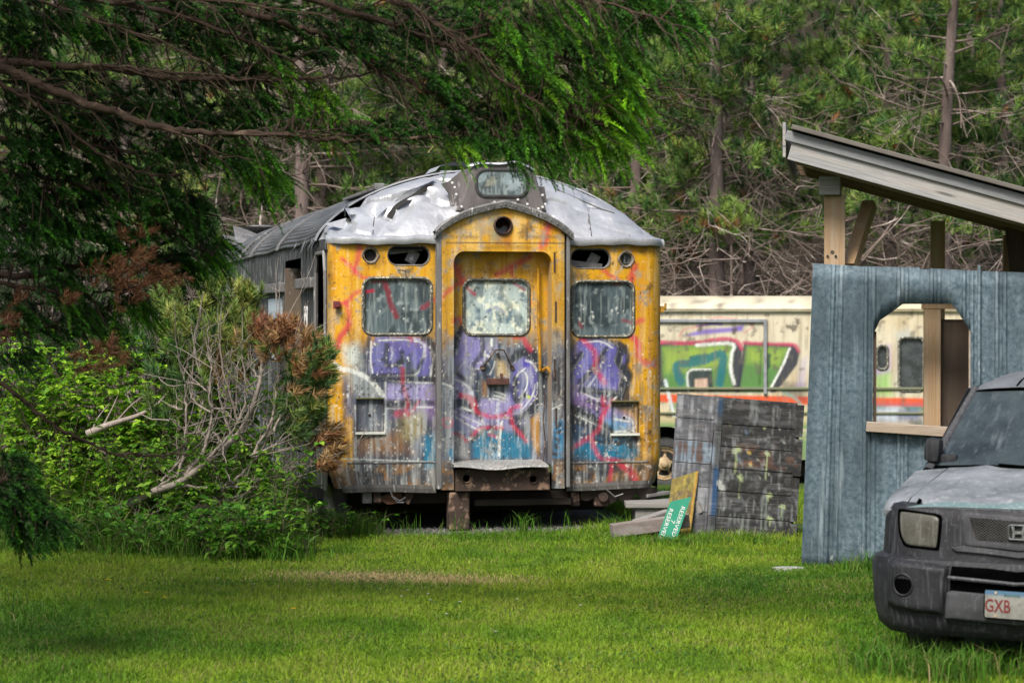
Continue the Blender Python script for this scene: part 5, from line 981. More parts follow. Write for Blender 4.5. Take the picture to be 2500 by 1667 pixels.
for k, (a, b) in enumerate(((0, .30), (.30, .64), (.64, 1.04), (1.04, BH))): board(.335 + .004 * (k % 2), .405, a, b - .003, .024 + .006 * (k % 2), 'batten'); board(BW - .065, BW + .006 * (k % 2), a + .02, b, .022 + .006 * (k % 2), 'batten')
bk = MB(); bk.add([bpt(np.array(u), np.array(v), .045 + d) for d in (0, .03) for u, v in ((.02, -.05), (BW - .02, -.05), (BW - .02, -BH), (.02, -BH))], np.array([(0, 1, 2, 3), (4, 5, 6, 7), (0, 1, 5, 4), (1, 2, 6, 5), (2, 3, 7, 6), (3, 0, 4, 7)])); bk.build('backing_sheet', w_dark, panel)
ps = MB(); ps.beam(bpt(np.array(.8), np.array(-.35), .08), (1.05, .62, -tl_[0] * 0 + .0), .06, .06, .004); ps.build('prop_stick', w_dark, panel)

def flat_sign(name, corners, D, lean_, mat, label, cat, thick, group=None, color=None):
    pts = [Frame(0, D, 0).front(x, y) for x, y in corners]; zmin = min(p[1] for p in pts); xm = sum(p[0] for p in pts) / 4
    root = empty(name, (xm, D, 0), 0, label, cat, group)
    fn = lambda x, z, t: (x - xm, (z - zmin) * math.sin(lean_) + t * math.cos(lean_) , z * 1.0 - t * math.sin(lean_))
    m = MB()
    if color is None: m.prism(pts, fn, 0, thick); b = m.build('board', mat, root, recalc=True)
    else:
        n = 40; (ax, az), (bx, bz), (cx, cz), (dx_, dz_) = pts; s_, t_ = np.meshgrid(np.linspace(0, 1, n), np.linspace(0, 1, n)); X = (ax * (1 - s_) + bx * s_) * (1 - t_) + (dx_ * (1 - s_) + cx * s_) * t_; Z = (az * (1 - s_) + bz * s_) * (1 - t_) + (dz_ * (1 - s_) + cz * s_) * t_
        m.grid(np.stack([X - xm, (Z - zmin) * math.sin(lean_) - .001, Z], -1), col=color(s_, t_)); m.prism(pts, fn, 0.0, thick, col=np.array(lin(70, 66, 40))); b = m.build('board', mat, root)
    return root, pts, fn, xm
g8 = lambda x, y: (1480 + x / 4.523, 1100 + y / 4.523)
yc = Canvas(0, 1, 0, 1, .02, lin(132, 118, 58)); yf = yc.fbm(.1, .1, 4, 81); yg = yc.fbm(.12, .05, 4, 82)
yc.put(ss(yc.fbm(.08, .3, 4, 83), .5, .7) * .7, lin(168, 152, 62))
for k, t in enumerate((.36, .44, .62, .70)): yc.poly([(.12, t - .02), (.88, t - .02), (.88, t + .05), (.12, t + .05)], lin(92, 70, 66), .75, .03, ss(yg, .35, .6))
yc.put(ss(yf, .6, .75) * .6, lin(84, 76, 56)); yc.put(ss(-np.abs(np.meshgrid(yc.U, yc.Vv)[0] - .93), -.05, -.02) * .5, lin(214, 150, 30))
yboard, _, _, _ = flat_sign('yellow_board', [g8(738, 322), g8(1040, 232), g8(925, 965), g8(640, 975)], 20.97, R(14), painted('flaking_yellow_paint', .8, amt=.2, streak=(30, 30, 30), bump=.003), 'flaking yellow notice board with worn rows of writing, leaning behind the green sign', 'notice board', .018, color=lambda s_, t_: yc.sample(s_, 1 - t_) * .8)
m_green = grunge('green_sign_paint', lin(16, 118, 92), lin(30, 134, 106), 5, c=lin(120, 150, 130), cscale=22, cthr=.70, rough=.45)
gsign, gp, gfn, gxm = flat_sign('green_sign', [g8(712, 572), g8(948, 518), g8(772, 1000), g8(560, 985)], 20.6, R(14), m_green, 'green sign lettered RESERVED twice, tipped on its side against the yellow board', 'sign', .006)
ang = math.atan2(1000 - 518, 948 - 772); 
def sign_text(body, px_, py_, size):
    q = Frame(0, 20.6, 0).front(*g8(px_, py_)); z0 = min(p[1] for p in gp); base = Vector((q[0] - gxm, (q[1] - z0) * math.sin(R(14)) - .002, q[1]))
    Mt = Matrix.Translation(base) @ Matrix.Rotation(-R(14) * .9, 4, 'X') @ Matrix.Rotation(ang - math.pi, 4, 'Y').inverted() @ Matrix.Rotation(R(90), 4, 'X')
    d = Vector((-math.cos(ang), 0, -math.sin(ang)))
    Mt = Matrix.Translation(base) @ Matrix(((d.x, -d.z, 0, 0), (d.z * math.sin(R(14)), d.x * math.sin(R(14)), -1, 0), (d.z, d.x, 0, 0), (0, 0, 0, 1)))
    text_obj('lettering', body, size, Mt, m_white, gsign, .001, 1.25, False)
sign_text('RESERVED', 800, 785, .048); sign_text('7', 738, 788, .048); sign_text('RESERVED', 668, 808, .048)
w_plank = wood('grey_brown_plank', (.24, .20, .18), (.13, .11, .10), c=(.3, .29, .28), axis='X'); w_old = wood('old_grey_plank', (.28, .27, .26), (.15, .145, .14), axis='X')
def lying(name, a, b, wdt, t, mat, label, cat, bev=.008):
    a, b = np.array(a), np.array(b); mid = (a + b) / 2; o = empty(name, (mid[0], mid[1], 0), 0, label, cat); m = MB(); m.beam(a - [mid[0], mid[1], 0], b - [mid[0], mid[1], 0], wdt, t, bev); m.build('plank_body', mat, o); return o
a = P(*g8(60, 885), 20.7); b = P(*g8(905, 770), 20.84); lying('timber_beam', a, b, .115, .12, w_plank, 'thick weathered timber lying in front of the railcar and under the green sign', 'timber')
a = P(*g8(330, 810), 20.95); b = P(*g8(700, 690), 21.2); lying('grey_plank', a, b, .07, .10, w_old, 'thin grey plank sloping up behind the thick timber', 'plank')
a = P(*g8(1000, 560), 21.1); b = P(*g8(1050, 690), 21.08); lying('short_offcut', a, b, .05, .05, w_old, 'short timber offcut poking out behind the yellow board', 'offcut')
a = P(*g8(370, 960), 20.8); b = P(*g8(600, 930), 20.9); lying('rotten_log', a, b, .09, .1, wood('rotten_wood', (.17, .10, .065), (.08, .05, .035)), 'reddish rotten log on the grass under the thick timber', 'log', .02)
cr_ = empty('wooden_step', (*P(*g8(490, 700), 22.0)[:2], 0), 0, 'low grey wooden box step standing beside the railcar corner', 'step'); ck0 = P(*g8(490, 700), 22.0); c_ = lambda x, y, D=22.0: P(*g8(x, y), D) - [ck0[0], ck0[1], 0]
m = MB(); zt2 = c_(490, 595)[2]; m.box((.02, .2, zt2), (.50, .62, .045), .006); m.build('step_top', w_old, cr_)
m = MB(); m.box((.06, -.06, zt2 / 2 - .02), (.40, .03, zt2 - .03), .004); m.box((-.13, .22, zt2 / 2 - .02), (.03, .5, zt2 - .03), .004); m.box((.25, .22, zt2 / 2 - .02), (.03, .5, zt2 - .03), .004); m.build('step_side', w_old, cr_)
m = MB(); m.beam(c_(430, 560) + [0, .3, .03], c_(700, 540) + [0, .5, .03], .03, .12, .004); m.build('loose_slat', w_old, cr_)
m = MB(); bmx = bmesh.new(); rs_ = np.random.default_rng(6)
q = P(1925, 1387, 18.45)
V = [(.11 * math.cos(a_) * (1 + .25 * rs_.random()) , .07 * math.sin(a_) * (1 + .3 * rs_.random()), h) for h in (0.0, .035) for a_ in np.linspace(0, 6.28, 11)[:-1]]
m.add(V, np.array([(i, (i + 1) % 10, 10 + (i + 1) % 10, 10 + i) for i in range(10)]), np.array([list(range(10, 20))])); so_ = m.build('pale_stone', grunge('pale_stone', (.36, .36, .35), (.24, .24, .23), 12, rough=.9, bump=.01, bscale=20)); so_.location = (q[0], q[1], 0); tag(so_, 'flat pale stone in the grass at the foot of the shed wall', 'stone'); bmx.free()
# ================================================================== the boxy dusty car
CF = Frame(2.72, 13.07, R(-27)); cfr = CF.front
car = empty('parked_car', (CF.X, CF.Y, 0), R(-27), 'boxy charcoal car with a dusty pale bonnet, parked in long grass by the shed', 'car')
def dusty(name, a, b, c, top=None, rough=.6, sc=(24, 24, 1.1)):
    t = NT(name); f = t.noise(3.2, t.coords(), 7, .62); g = t.noise(2.2, t.coords(sc), 6, .6); h = t.noise(40, t.coords(), 4, .7)
    col = t.mix(t.ramp(f, [(.35, 0.0), (.68, 1.0)]), a, b); col = t.mix(t.ramp(g, [(.54, 0.0), (.76, .6)]), col, c); col = t.mix(t.ramp(h, [(.58, 0.0), (.74, .45)]), col, c)
    t.bump(h, .0006, .4); return t.done(col, rough, 0, .25)
m_clad = dusty('grey_cladding', (.010, .0105, .0125), (.026, .027, .031), (.12, .125, .14))
m_clad2 = dusty('pale_cladding', (.03, .031, .035), (.06, .061, .066), (.15, .155, .17))
m_bon = dusty('dusty_bonnet', (.19, .205, .22), (.075, .085, .095), (.40, .41, .42), sc=(11, 11, 11), rough=.5)
m_teal = dusty('teal_paint_edge', (.085, .135, .14), (.14, .19, .195), (.36, .39, .40), rough=.4)
m_roofc = dusty('dusty_car_roof', (.13, .14, .15), (.08, .085, .092), (.24, .25, .26), rough=.5)
m_wind = dusty('dusty_windscreen', (.016, .022, .026), (.045, .060, .068), (.12, .145, .158), rough=.28, sc=(7, 2, 1))
m_lens = dusty('clouded_lens', (.09, .095, .08), (.035, .028, .022), (.22, .21, .19), rough=.3, sc=(14, 14, 1.5))
m_blk = grunge('black_plastic_and_recess_shade', (.0008, .0008, .0009), (.002, .002, .0022), 12, rough=.9, spec=.0)  # trim plastic; its near-black also paints the shade of the front openings
HW = .862
def cplan(u):
    k = np.clip((np.abs(u) - .55) / (HW - .55), 0, 1); return .05 * (np.asarray(u) / HW) ** 2 + .30 * (1 - np.sqrt(np.maximum(1 - k ** 2.2, 0)))
zoff = np.array([(.19, .05), (.235, .0), (.29, -.015), (.36, -.03), (.57, -.04), (.61, -.02), (.625, .02), (.66, .025), (.82, .035), (.875, .05), (.90, .075), (.915, .11)])
def coff(v): return np.interp(v, zoff[:, 0], zoff[:, 1])
def csurf(u, v): return cplan(u) + coff(v)
def onf(x, y, out=0.0):
    w_ = .1
    for _ in range(6):
        u, v = cfr(x, y, w_); w_ = float(csurf(np.clip(u, -HW, HW), v))
    return np.array([u, w_ - out, v])
Dz = lambda pts: [(2140 + x / 4.356, 1200 + y / 4.356) for x, y in pts]
uf = np.sin(np.linspace(-1, 1, 90) * np.pi / 2) * HW
path = [(-HW, y) for y in (4.05, 3, 2, 1.2, .8)] + [(u, float(cplan(u))) for u in uf] + [(HW, y) for y in (.8, 1.2, 2, 3, 4.05)]
path = np.array(path); tn = np.gradient(path, axis=0); tn /= np.linalg.norm(tn, axis=1)[:, None]; out_n = np.stack([tn[:, 1], -tn[:, 0]], -1)
rows = [np.stack([path[:, 0] - out_n[:, 0] * d, path[:, 1] - out_n[:, 1] * d, np.full(len(path), z)], -1) for z, d in zoff]
mb = MB(); mb.grid(np.array(rows)); mb.add([(x, 4.05, z) for x, z in ((-HW, .27), (HW, .27), (HW, 1.05), (-HW, 1.05))], np.array([(0, 1, 2, 3)]))
for sg in (-1, 1): mb.grid(np.array([[(sg * (HW - .09), y, .9) for y in (1.0, 2, 3, 4.05)], [(sg * (HW - .06), y, 1.06) for y in (1.05, 2, 3, 4.05)]]))
mb.build('body', m_clad, car, auto=40)
def patch(name, pts, out, mat, parent, inset=.012, rim=None, px=True, n_in=7):
    "a raised panel lying on the front, rounded at its edge"
    if px: q = np.array([cfr(x, y, .08) for x, y in pts]); q = np.array([onf(x, y)[[0, 2]] for x, y in pts])
    else: q = np.array(pts)
    c = q.mean(0); m = MB(); rows = []
    sp = lambda k: c + (q - c) * k
    d = np.linalg.norm(q - c, axis=1).mean()
    lev = [(1.0, -.004), (1 - .25 * inset / d, out * .6), (1 - .6 * inset / d, out * .9), (1 - inset / d, out)] + [(k, out) for k in np.linspace(1 - inset / d, .02, n_in)[1:]]
    for k, o_ in lev: r_ = sp(k); rows.append(np.stack([r_[:, 0], csurf(r_[:, 0], r_[:, 1]) - o_, r_[:, 1]], -1))
    m.grid(np.array(rows), closed=True); return m.build(name, mat, parent, auto=35), q
def dens(pts, n=5):
    p = np.array(pts, float); o_ = []
    for a, b in zip(p, np.roll(p, -1, 0)): o_ += [a + (b - a) * t for t in np.linspace(0, 1, n, endpoint=False)]
    return np.array(o_)
uc = onf(2491, 1300)[0]
mir = lambda q: np.stack([2 * uc - q[:, 0], q[:, 1]], -1)
hlp = smooth_path(Dz([(246, 240), (256, 205), (300, 203), (480, 225), (640, 250), (680, 280), (682, 330), (668, 500), (655, 590), (630, 608), (480, 592), (340, 572), (290, 530), (258, 440), (246, 330), (246, 240)]), 60)[:-1]
_q = np.array([onf(x, y)[[0, 2]] for x, y in hlp])
for q in (_q, mir(_q)):
    c = q.mean(0); rimm, _ = patch('headlight', c + (q - c) * 1.10, .006, m_blk, car, .012, px=False); patch('lens', c + (q - c) * .97, .012, m_lens, rimm, .02, px=False)
fgp = np.array([onf(x, y)[[0, 2]] for x, y in dens(Dz([(150, 830), (165, 750), (220, 712), (500, 745), (785, 785), (778, 850), (765, 1050), (735, 1200), (725, 1310), (450, 1290), (200, 1230), (120, 1180), (130, 1000)]), 4)])
_fc = onf(*Dz([(310, 980)])[0]); fr_ = .057
for sg in (1, -1):
    q = fgp if sg > 0 else mir(fgp); fp, _ = patch('bumper_corner', q, .045, m_clad, car, .045, px=False)
    cx = _fc[0] if sg > 0 else 2 * uc - _fc[0]; a = np.linspace(0, 2 * np.pi, 32, endpoint=False); m = MB()
    oo_ = np.stack([cx + fr_ * 1.13 * np.cos(a), _fc[2] + fr_ * 1.13 * np.sin(a)], 1); ii_ = np.stack([cx + fr_ * .94 * np.cos(a), _fc[2] + fr_ * .94 * np.sin(a)], 1)
    ring(m, oo_, ii_, lambda x, y, d: (x, float(csurf(np.array(x), y)) - .044 - d, y), -.004, .010); m.build('fog_lamp_rim', m_clad, fp, auto=50)
    m = MB(); m.grid(np.array([[(cx + fr_ * k * math.cos(x), float(csurf(np.array(cx + fr_ * k * math.cos(x)), _fc[2])) - .0465, _fc[2] + fr_ * k * math.sin(x)) for x in a] for k in (.98, .6, .02)]), closed=True); m.build('fog_lamp_hole_shade', m_blk, fp)  # flat black disc, painted shade instead of a cut recess
def sym(pts, n=4):
    q = np.array([onf(x, y)[[0, 2]] for x, y in dens2(Dz(pts), n)]); return np.vstack([q, mir(q)[::-1]])
def dens2(pts, n):
    p = np.array(pts, float); o_ = []
    for a, b in zip(p[:-1], p[1:]): o_ += [a + (b - a) * t for t in np.linspace(0, 1, n, endpoint=False)]
    return np.array(o_ + [p[-1]])
gs, _ = patch('grille_surround', sym([(1528, 262), (1200, 225), (882, 205), (905, 400), (935, 575), (1200, 600), (1528, 640)]), .014, m_clad2, car, .02, px=False)
gi = sym([(1528, 318), (1250, 292), (985, 268), (1020, 380), (1060, 490), (1090, 512), (1250, 525), (1528, 550)])
gr, _ = patch('grille', gi, .016, m_blk, car, .006, px=False)  # black backing patch, painted shade behind the mesh
gmx = MB(); u0, u1, v0, v1 = gi[:, 0].min(), gi[:, 0].max(), gi[:, 1].min(), gi[:, 1].max()
for sgn in (1, -1):
    for k in np.arange(u0 - .3, u1 + .3, .021):
        pts = [(k + sgn * (t - .5) * .20, v0 + (v1 - v0) * t) for t in np.linspace(0, 1, 34)]
        ins = inside(gi, np.array([p[0] for p in pts]), np.array([p[1] for p in pts])); run = [p for p, i_ in zip(pts, ins) if i_]
        if len(run) > 2: gmx.tube([(u, float(csurf(np.array(u), v)) - .020, v) for u, v in (run[0], run[-1])], .0012, 4, col=None)
gmx.build('wire_mesh', grunge('mesh_wire', (.13, .13, .125), (.05, .05, .048), 20, rough=.5, metal=.3), gr)
em = MB(); ev_ = onf(2491, 1299)[2]; hwE, hhE = .058, .043; fnE = lambda x, y, d: (x, float(csurf(np.array(uc), ev_)) - .028 - d, y)
ring(em, rr_outline(uc - hwE, uc + hwE, ev_ - hhE, ev_ + hhE, .018), rr_outline(uc - hwE + .009, uc + hwE - .009, ev_ - hhE + .009, ev_ + hhE - .009, .012), fnE, -.008, .008)
for sg in (-1, 1): em.prism([(uc + sg * .040, ev_ + .034), (uc + sg * .024, ev_ + .034), (uc + sg * .018, ev_ + .0), (uc + sg * .021, ev_ - .034), (uc + sg * .034, ev_ - .034), (uc + sg * .030, ev_)], fnE, 0, .006)
em.prism([(uc - .022, ev_ + .007), (uc + .022, ev_ + .007), (uc + .022, ev_ - .008), (uc - .022, ev_ - .008)], fnE, 0, .006)
em.build('emblem', grunge('tarnished_chrome', (.34, .36, .36), (.14, .15, .15), 20, rough=.35, metal=.7), gr, recalc=True)
patch('bumper_ledge', sym([(1528, 650), (1200, 605), (935, 572), (800, 595), (830, 625), (1200, 660), (1528, 705)]), .020, m_clad2, car, .012, px=False)
it, _ = patch('air_intake', sym([(1528, 860), (1200, 815), (800, 790), (785, 880), (780, 1060), (1150, 1080), (1528, 1120)]), .004, m_blk, car, .01, px=False)  # raised black patch, its colour standing for the shaded depth of the intake
bmr = MB(); 
for y_ in (0, 1):
    pts = [onf(*p, .025) for p in dens2(Dz([(780, 908), (1150, 945), (1528, 985)]), 4)] if y_ == 0 else None
    if pts: pts = pts + [np.array([2 * uc - p[0], float(csurf(np.array(2 * uc - p[0]), p[2])) - .025, p[2]]) for p in pts[::-1]]; bmr.tube(pts, .011, 6)
bmr.build('intake_bar', m_clad2, it, auto=50)
patch('lower_lip', sym([(1528, 1130), (1150, 1085), (800, 1050), (745, 1075), (733, 1200), (730, 1345), (1100, 1385), (1528, 1430)]), .035, m_clad2, car, .03, px=False)
# number plate
pc0 = onf(2402, 1436, .0); pcs = onf(2473, 1475); hwP, hhP = .153, .078
plate = MB(); plate.box((0, 0, 0), (2 * hwP, .004, 2 * hhP), .0015)
Mp = Matrix.Translation((pcs[0] + .012, pcs[1] - .048, pcs[2])) @ Matrix.Rotation(R(1.0), 4, 'Y')
pt = NT('worn_plate_paint'); f = pt.noise(16, pt.coords(), 6, .65); g = pt.noise(40, pt.coords(), 5, .65); pcx = pt.n('SeparateXYZ', {0: pt.n('TexCoord').outputs['Object']})
col = pt.mix(pt.ramp(f, [(.35, 0.0), (.7, 1.0)]), (.24, .24, .22), (.14, .14, .125)); col = pt.mix(pt.ramp(g, [(.56, 0.0), (.64, .9)]), col, (.14, .13, .11))
zr = pt.n('MapRange', {'Value': pcx.outputs['Z'], 'From Min': .038, 'From Max': .058}); col = pt.mix(zr.outputs[0], col, (.05, .11, .18)); m_plate = pt.done(col, .45)
plo = plate.build('number_plate', m_plate, car, auto=40); plo.matrix_local = Mp
Mt = Matrix.Translation((-.079, -.0035, -.012)) @ Matrix.Rotation(R(90), 4, 'X'); text_obj('lettering', 'GXB', .098, Mt, grunge('maroon_ink', (.16, .02, .02), (.10, .015, .015), 30, rough=.5), plo, .0008, .72, True)
Mt = Matrix.Translation((.0, -.0035, .052)) @ Matrix.Rotation(R(90), 4, 'X'); text_obj('lettering', 'Brunswick', .024, Mt, grunge('green_ink', (.05, .14, .10), (.04, .1, .08), 30, rough=.5), plo, .0008, .9)
for x, z in ((-.09, .062), (-.09, -.064), (.09, .062), (.09, -.064)): b_ = MB(); b_.tube([(x, -.001, z), (x, -.006, z)], .007, 8); b_.build('plate_screw', m_rimc, plo)
fb_ = MB(); ring(fb_, rr_outline(-hwP - .003, hwP + .003, -hhP - .003, hhP + .003, .012), rr_outline(-hwP + .004, hwP - .004, -hhP + .004, hhP - .004, .008), lambda x, y, d: (x, -d, y), -.004, .005); fb_.build('plate_frame', m_blk, plo)
# bonnet and wings
hu = np.linspace(-HW + .03, HW - .03, 80)
def bonnet(u, t):
    fw = csurf(u, np.full_like(u, .905)) - .02; bw_ = .98 - .10 * (np.abs(u) / HW) ** 2
    w_ = fw + (bw_ - fw) * t; crown = 1 - .07 * (np.abs(u) / HW) ** 4
    v = .898 + .03 * np.minimum(1, t * 8) ** .7 + .145 * t ** .9 - .05 * (np.abs(u) / HW) ** 4 * (1 - .3 * t) + .012 * np.exp(-((np.abs(u) - .42) / .06) ** 2) * np.minimum(1, t * 3)
    return np.stack([u, w_, v], -1)
tt = np.concatenate([np.linspace(0, .12, 8), np.linspace(.16, 1, 16)])
def part_of(u_lo, u_hi, t_lo, t_hi, name, mat, n=50, lift=0.0):
    m = MB(); u = np.linspace(u_lo, u_hi, n); t = tt[(tt >= t_lo - 1e-6) & (tt <= t_hi + 1e-6)]
    G_ = np.array([bonnet(u, x) + [0, 0, lift] for x in t])
    G_ = np.concatenate([G_[:1] + [0, .01, -.03], G_], 0); m.grid(G_); return m.build(name, mat, car, auto=40)
seam = onf(*Dz([(330, 110)])[0])[0]
part_of(seam + .006, 2 * uc - seam - .006, 0, 1, 'bonnet', m_bon)
part_of(-HW + .03, seam - .004, 0, 1, 'wing', m_bon, 20, -.003); part_of(2 * uc - seam + .004, HW - .03, 0, 1, 'wing', m_bon, 20, -.003)
m = MB(); u = np.linspace(seam + .01, 2 * uc - seam - .01, 60); hiw = .05 + .035 * np.sin(u * 4 + 1) + .02 * np.sin(u * 11)
m.grid(np.array([bonnet(u, np.clip(hiw * k, 0, 1)) + [0, -.003, .0035] for k in (.0, .25, .5, .75, 1.0)])); m.build('bonnet_edge', m_teal, car, smooth=True)
m = MB(); q = bonnet(np.array(onf(*Dz([(465, 95)])[0])[0]), .05); m.box(q + [0, -.01, .008], (.02, .02, .03), .004, Matrix.Rotation(.5, 3, 'Y')); m.build('bonnet_stop', m_blk, car)
# windscreen, roof and sides
def wsc(u, t, o_=0.0):
    hw_ = .80 + (.705 - .80) * t; x = u * hw_; return np.stack([x, .93 + .60 * t + .10 * (u ** 2) * (1 - .2 * t) - o_, 1.055 + .46 * t - .02 * (u ** 2) * t], -1)
uu, t_ = np.meshgrid(np.linspace(-1, 1, 40), np.linspace(0, 1, 20)); m = MB(); m.grid(wsc(uu * .955, t_ * .97 + .01)); wso = m.build('windscreen', m_wind, car, smooth=True)
m = MB(); m.grid(wsc(uu[:1].repeat(2, 0) * .96, np.array([[-.03] * 40, [.03] * 40]), .012)); m.build('cowl', m_blk, car)
for sg in (-1, 1):
    m = MB(); t = np.linspace(-.06, 1.02, 24); m.tube(wsc(np.full(24, sg * .985), t, -.015), np.linspace(.036, .026, 24), 8); m.build('pillar', m_clad2, car, smooth=True)
m = MB(); ru = np.linspace(-1, 1, 50)
def roofp(u, w_):
    rise = .115 * np.clip((w_ - 1.47) / .55, 0, 1) ** .6; half_ = .715
    return np.stack([half_ * u, np.full_like(u, w_) + .10 * u ** 2 * (w_ < 2), 1.508 + rise * np.maximum(1 - np.abs(u) ** 4.5, 0) ** .6 - .02 * u ** 2 * (w_ < 1.6)], -1)
m.grid(np.array([roofp(ru, x) for x in (1.50, 1.53, 1.58, 1.66, 1.8, 2.0, 2.4, 3.0, 3.6, 3.98)])); m.build('roof', m_roofc, car, smooth=True)
for u_ in (-.62, .62): m = MB(); m.tube([roofp(np.array([u_ * .93]), x)[0] + [0, 0, .0] for x in (1.52, 1.6, 1.7, 2.0, 2.6, 3.4, 3.9)], .006, 5); m.build('roof_seam', m_blk, car)
for sg in (-1, 1):
    m = MB(); m.grid(np.array([[(sg * (HW - .055), y, 1.05) for y in (1.0, 2, 3, 4.05)], [(sg * .715, y + (.55 if y == 1.0 else 0), 1.512) for y in (1.0, 2, 3, 3.98)]])); m.build('side_window', m_wind, car)
m = MB(); m.add([(-.82, 4.05, 1.05), (.82, 4.05, 1.05), (.71, 3.98, 1.51), (-.71, 3.98, 1.51)], np.array([(0, 1, 2, 3)])); m.build('rear_window', m_wind, car)
wp_ = MB()
a = wsc(np.array(-.88), np.array(.015), .03); b = wsc(np.array(-.25), np.array(.05), .035); c_2 = wsc(np.array(.15), np.array(.03), .03); wp_.tube([a, (a + b) / 2 + [0, 0, .004], b, c_2], .010, 5); wp_.tube([b + [-.15, 0, .01], c_2 + [.1, -.01, -.01]], .008, 5); wp_.build('wiper', m_blk, car)
q = CF.front(2276, 1098, 1.05); mm_ = MB(); mm_.box((q[0] + .01, 1.05, q[1]), (.10, .10, .145), .035, Matrix.Rotation(.12, 3, 'Y')); mm_.box((q[0] + .09, 1.07, q[1] - .05), (.12, .05, .05), .012); mo = mm_.build('wing_mirror', m_clad, car, auto=40)
mm_ = MB(); mm_.box((-q[0] + .02, 1.05, q[1]), (.16, .12, .17), .045); mm_.box((-q[0] - .09, 1.08, q[1] - .06), (.14, .05, .06), .012); mm_.build('wing_mirror', m_clad, car, auto=40)
for sg in (-1, 1):
    for y in (.86, 3.3):
        wo = wheel(car, (0, 0), .315, .20, m_trim, -.1, holes=0); Mw = Matrix.Translation((sg * (HW - .16), y, .27)) @ Matrix.Rotation(R(90 * -sg), 4, 'Z')
        for o_ in [wo] + list(wo.children): o_.data.transform(Mw)
ubm = MB(); ubm.box((0, 2.1, .26), (1.45, 3.6, .1)); ubm.box((0, .5, .24), (1.2, .5, .12), .02); ubm.build('underbody', m_blk, car)
# ================================================================== ground, lawn and wild growth
gx = np.concatenate([np.linspace(-300, -16, 14), np.linspace(-14, 14, 90), np.linspace(16, 300, 14)]); gy = np.concatenate([np.linspace(-60, 6, 10), np.linspace(8, 40, 110), np.linspace(41, 110, 40), np.linspace(120, 500, 10)])
XX, YY = np.meshgrid(gx, gy, indexing='ij')
t = NT('ground_turf'); po = t.n('SeparateXYZ', {0: t.n('TexCoord').outputs['Object']}); f = t.noise(1.1, t.coords(), 7, .6); g = t.noise(26, t.coords(), 6, .65)
lawnc = t.mix(t.ramp(f, [(.35, 0.0), (.65, 1.0)]), (.030, .066, .010), (.055, .085, .016)); lawnc = t.mix(t.ramp(g, [(.5, 0.0), (.68, .7)]), lawnc, (.035, .028, .014))
woodc = t.mix(t.ramp(g, [(.35, 0.0), (.65, 1.0)]), (.012, .009, .006), (.034, .025, .017))
mr = t.n('MapRange', {'Value': po.outputs['Y'], 'From Min': 39.0, 'From Max': 42.0}); t.bump(g, .03, .6)
m_ground = t.done(t.mix(mr.outputs[0], lawnc, woodc), .95, 0, .2)
gm = MB(); gm.grid(np.stack([XX, YY, ground_z(XX, YY)], -1)); tag(gm.build('ground', m_ground, smooth=True), kind='structure')

def nrmz(a): return a / (np.linalg.norm(a, axis=-1, keepdims=True) + 1e-9)
def perp(a, rg_):
    return nrmz(np.cross(a, rg_.normal(size=a.shape)))
def blades(x, y, h, wdt, lean_, col, rg_, z=None, bend=.5):
    n = len(x); z = ground_z(x, y) if z is None else z; a = rg_.random(n) * 6.283; b = rg_.random(n) * 6.283
    base = np.stack([x, y, z - .004], -1); L = np.stack([np.cos(a), np.sin(a), np.zeros(n)], -1) * lean_[:, None]; Sd = np.stack([np.cos(b), np.sin(b), np.zeros(n)], -1) * (wdt / 2)[:, None]; U = np.array([0, 0, 1.0])
    mid = base + L * (h * bend * .6)[:, None] + U * (h * .6)[:, None]; tip = base + L * (h * 1.3)[:, None] + U * (h * (1 - .25 * lean_))[:, None]
    V = np.stack([base - Sd, base + Sd, mid - Sd * .75, mid + Sd * .75, tip], 1)
    i = np.arange(n)[:, None] * 5
    return V.reshape(-1, 3), i + np.array([[0, 1, 3, 2]]), i + np.array([[2, 3, 4]]), np.repeat(col, 5, 0)
def vnoise(x, y, sc, seed):
    rg_ = np.random.default_rng(seed); g_ = rg_.random((256, 256)); X = x / sc + 60; Y = y / sc + 60; i = X.astype(int); j = Y.astype(int); fx = X - i; fy = Y - j; fx = fx * fx * (3 - 2 * fx); fy = fy * fy * (3 - 2 * fy)
    w_ = lambda a, b: g_[a % 256, b % 256]
    return (w_(i, j) * (1 - fx) + w_(i + 1, j) * fx) * (1 - fy) + (w_(i, j + 1) * (1 - fx) + w_(i + 1, j + 1) * fx) * fy
def under_train(x, y, pad=0.0):
    dx, dy = x - T.X, y - T.Y; u = dx * T.c + dy * T.s; w_ = -dx * T.s + dy * T.c; return (np.abs(u) < 1.5 + pad) & (w_ > -.12 - pad), u, w_
def under_car(x, y):
    dx, dy = x - CF.X, y - CF.Y; u = dx * CF.c + dy * CF.s; w_ = -dx * CF.s + dy * CF.c; return (np.abs(u) < .80) & (w_ > .1) & (w_ < 4.2)
G1 = np.array((.102, .225, .008)); G2 = np.array((.225, .325, .020)); G3 = np.array((.034, .105, .006)); STRAW = np.array((.36, .28, .13))
m_grass = leafy('grass_blade', .30, .6)
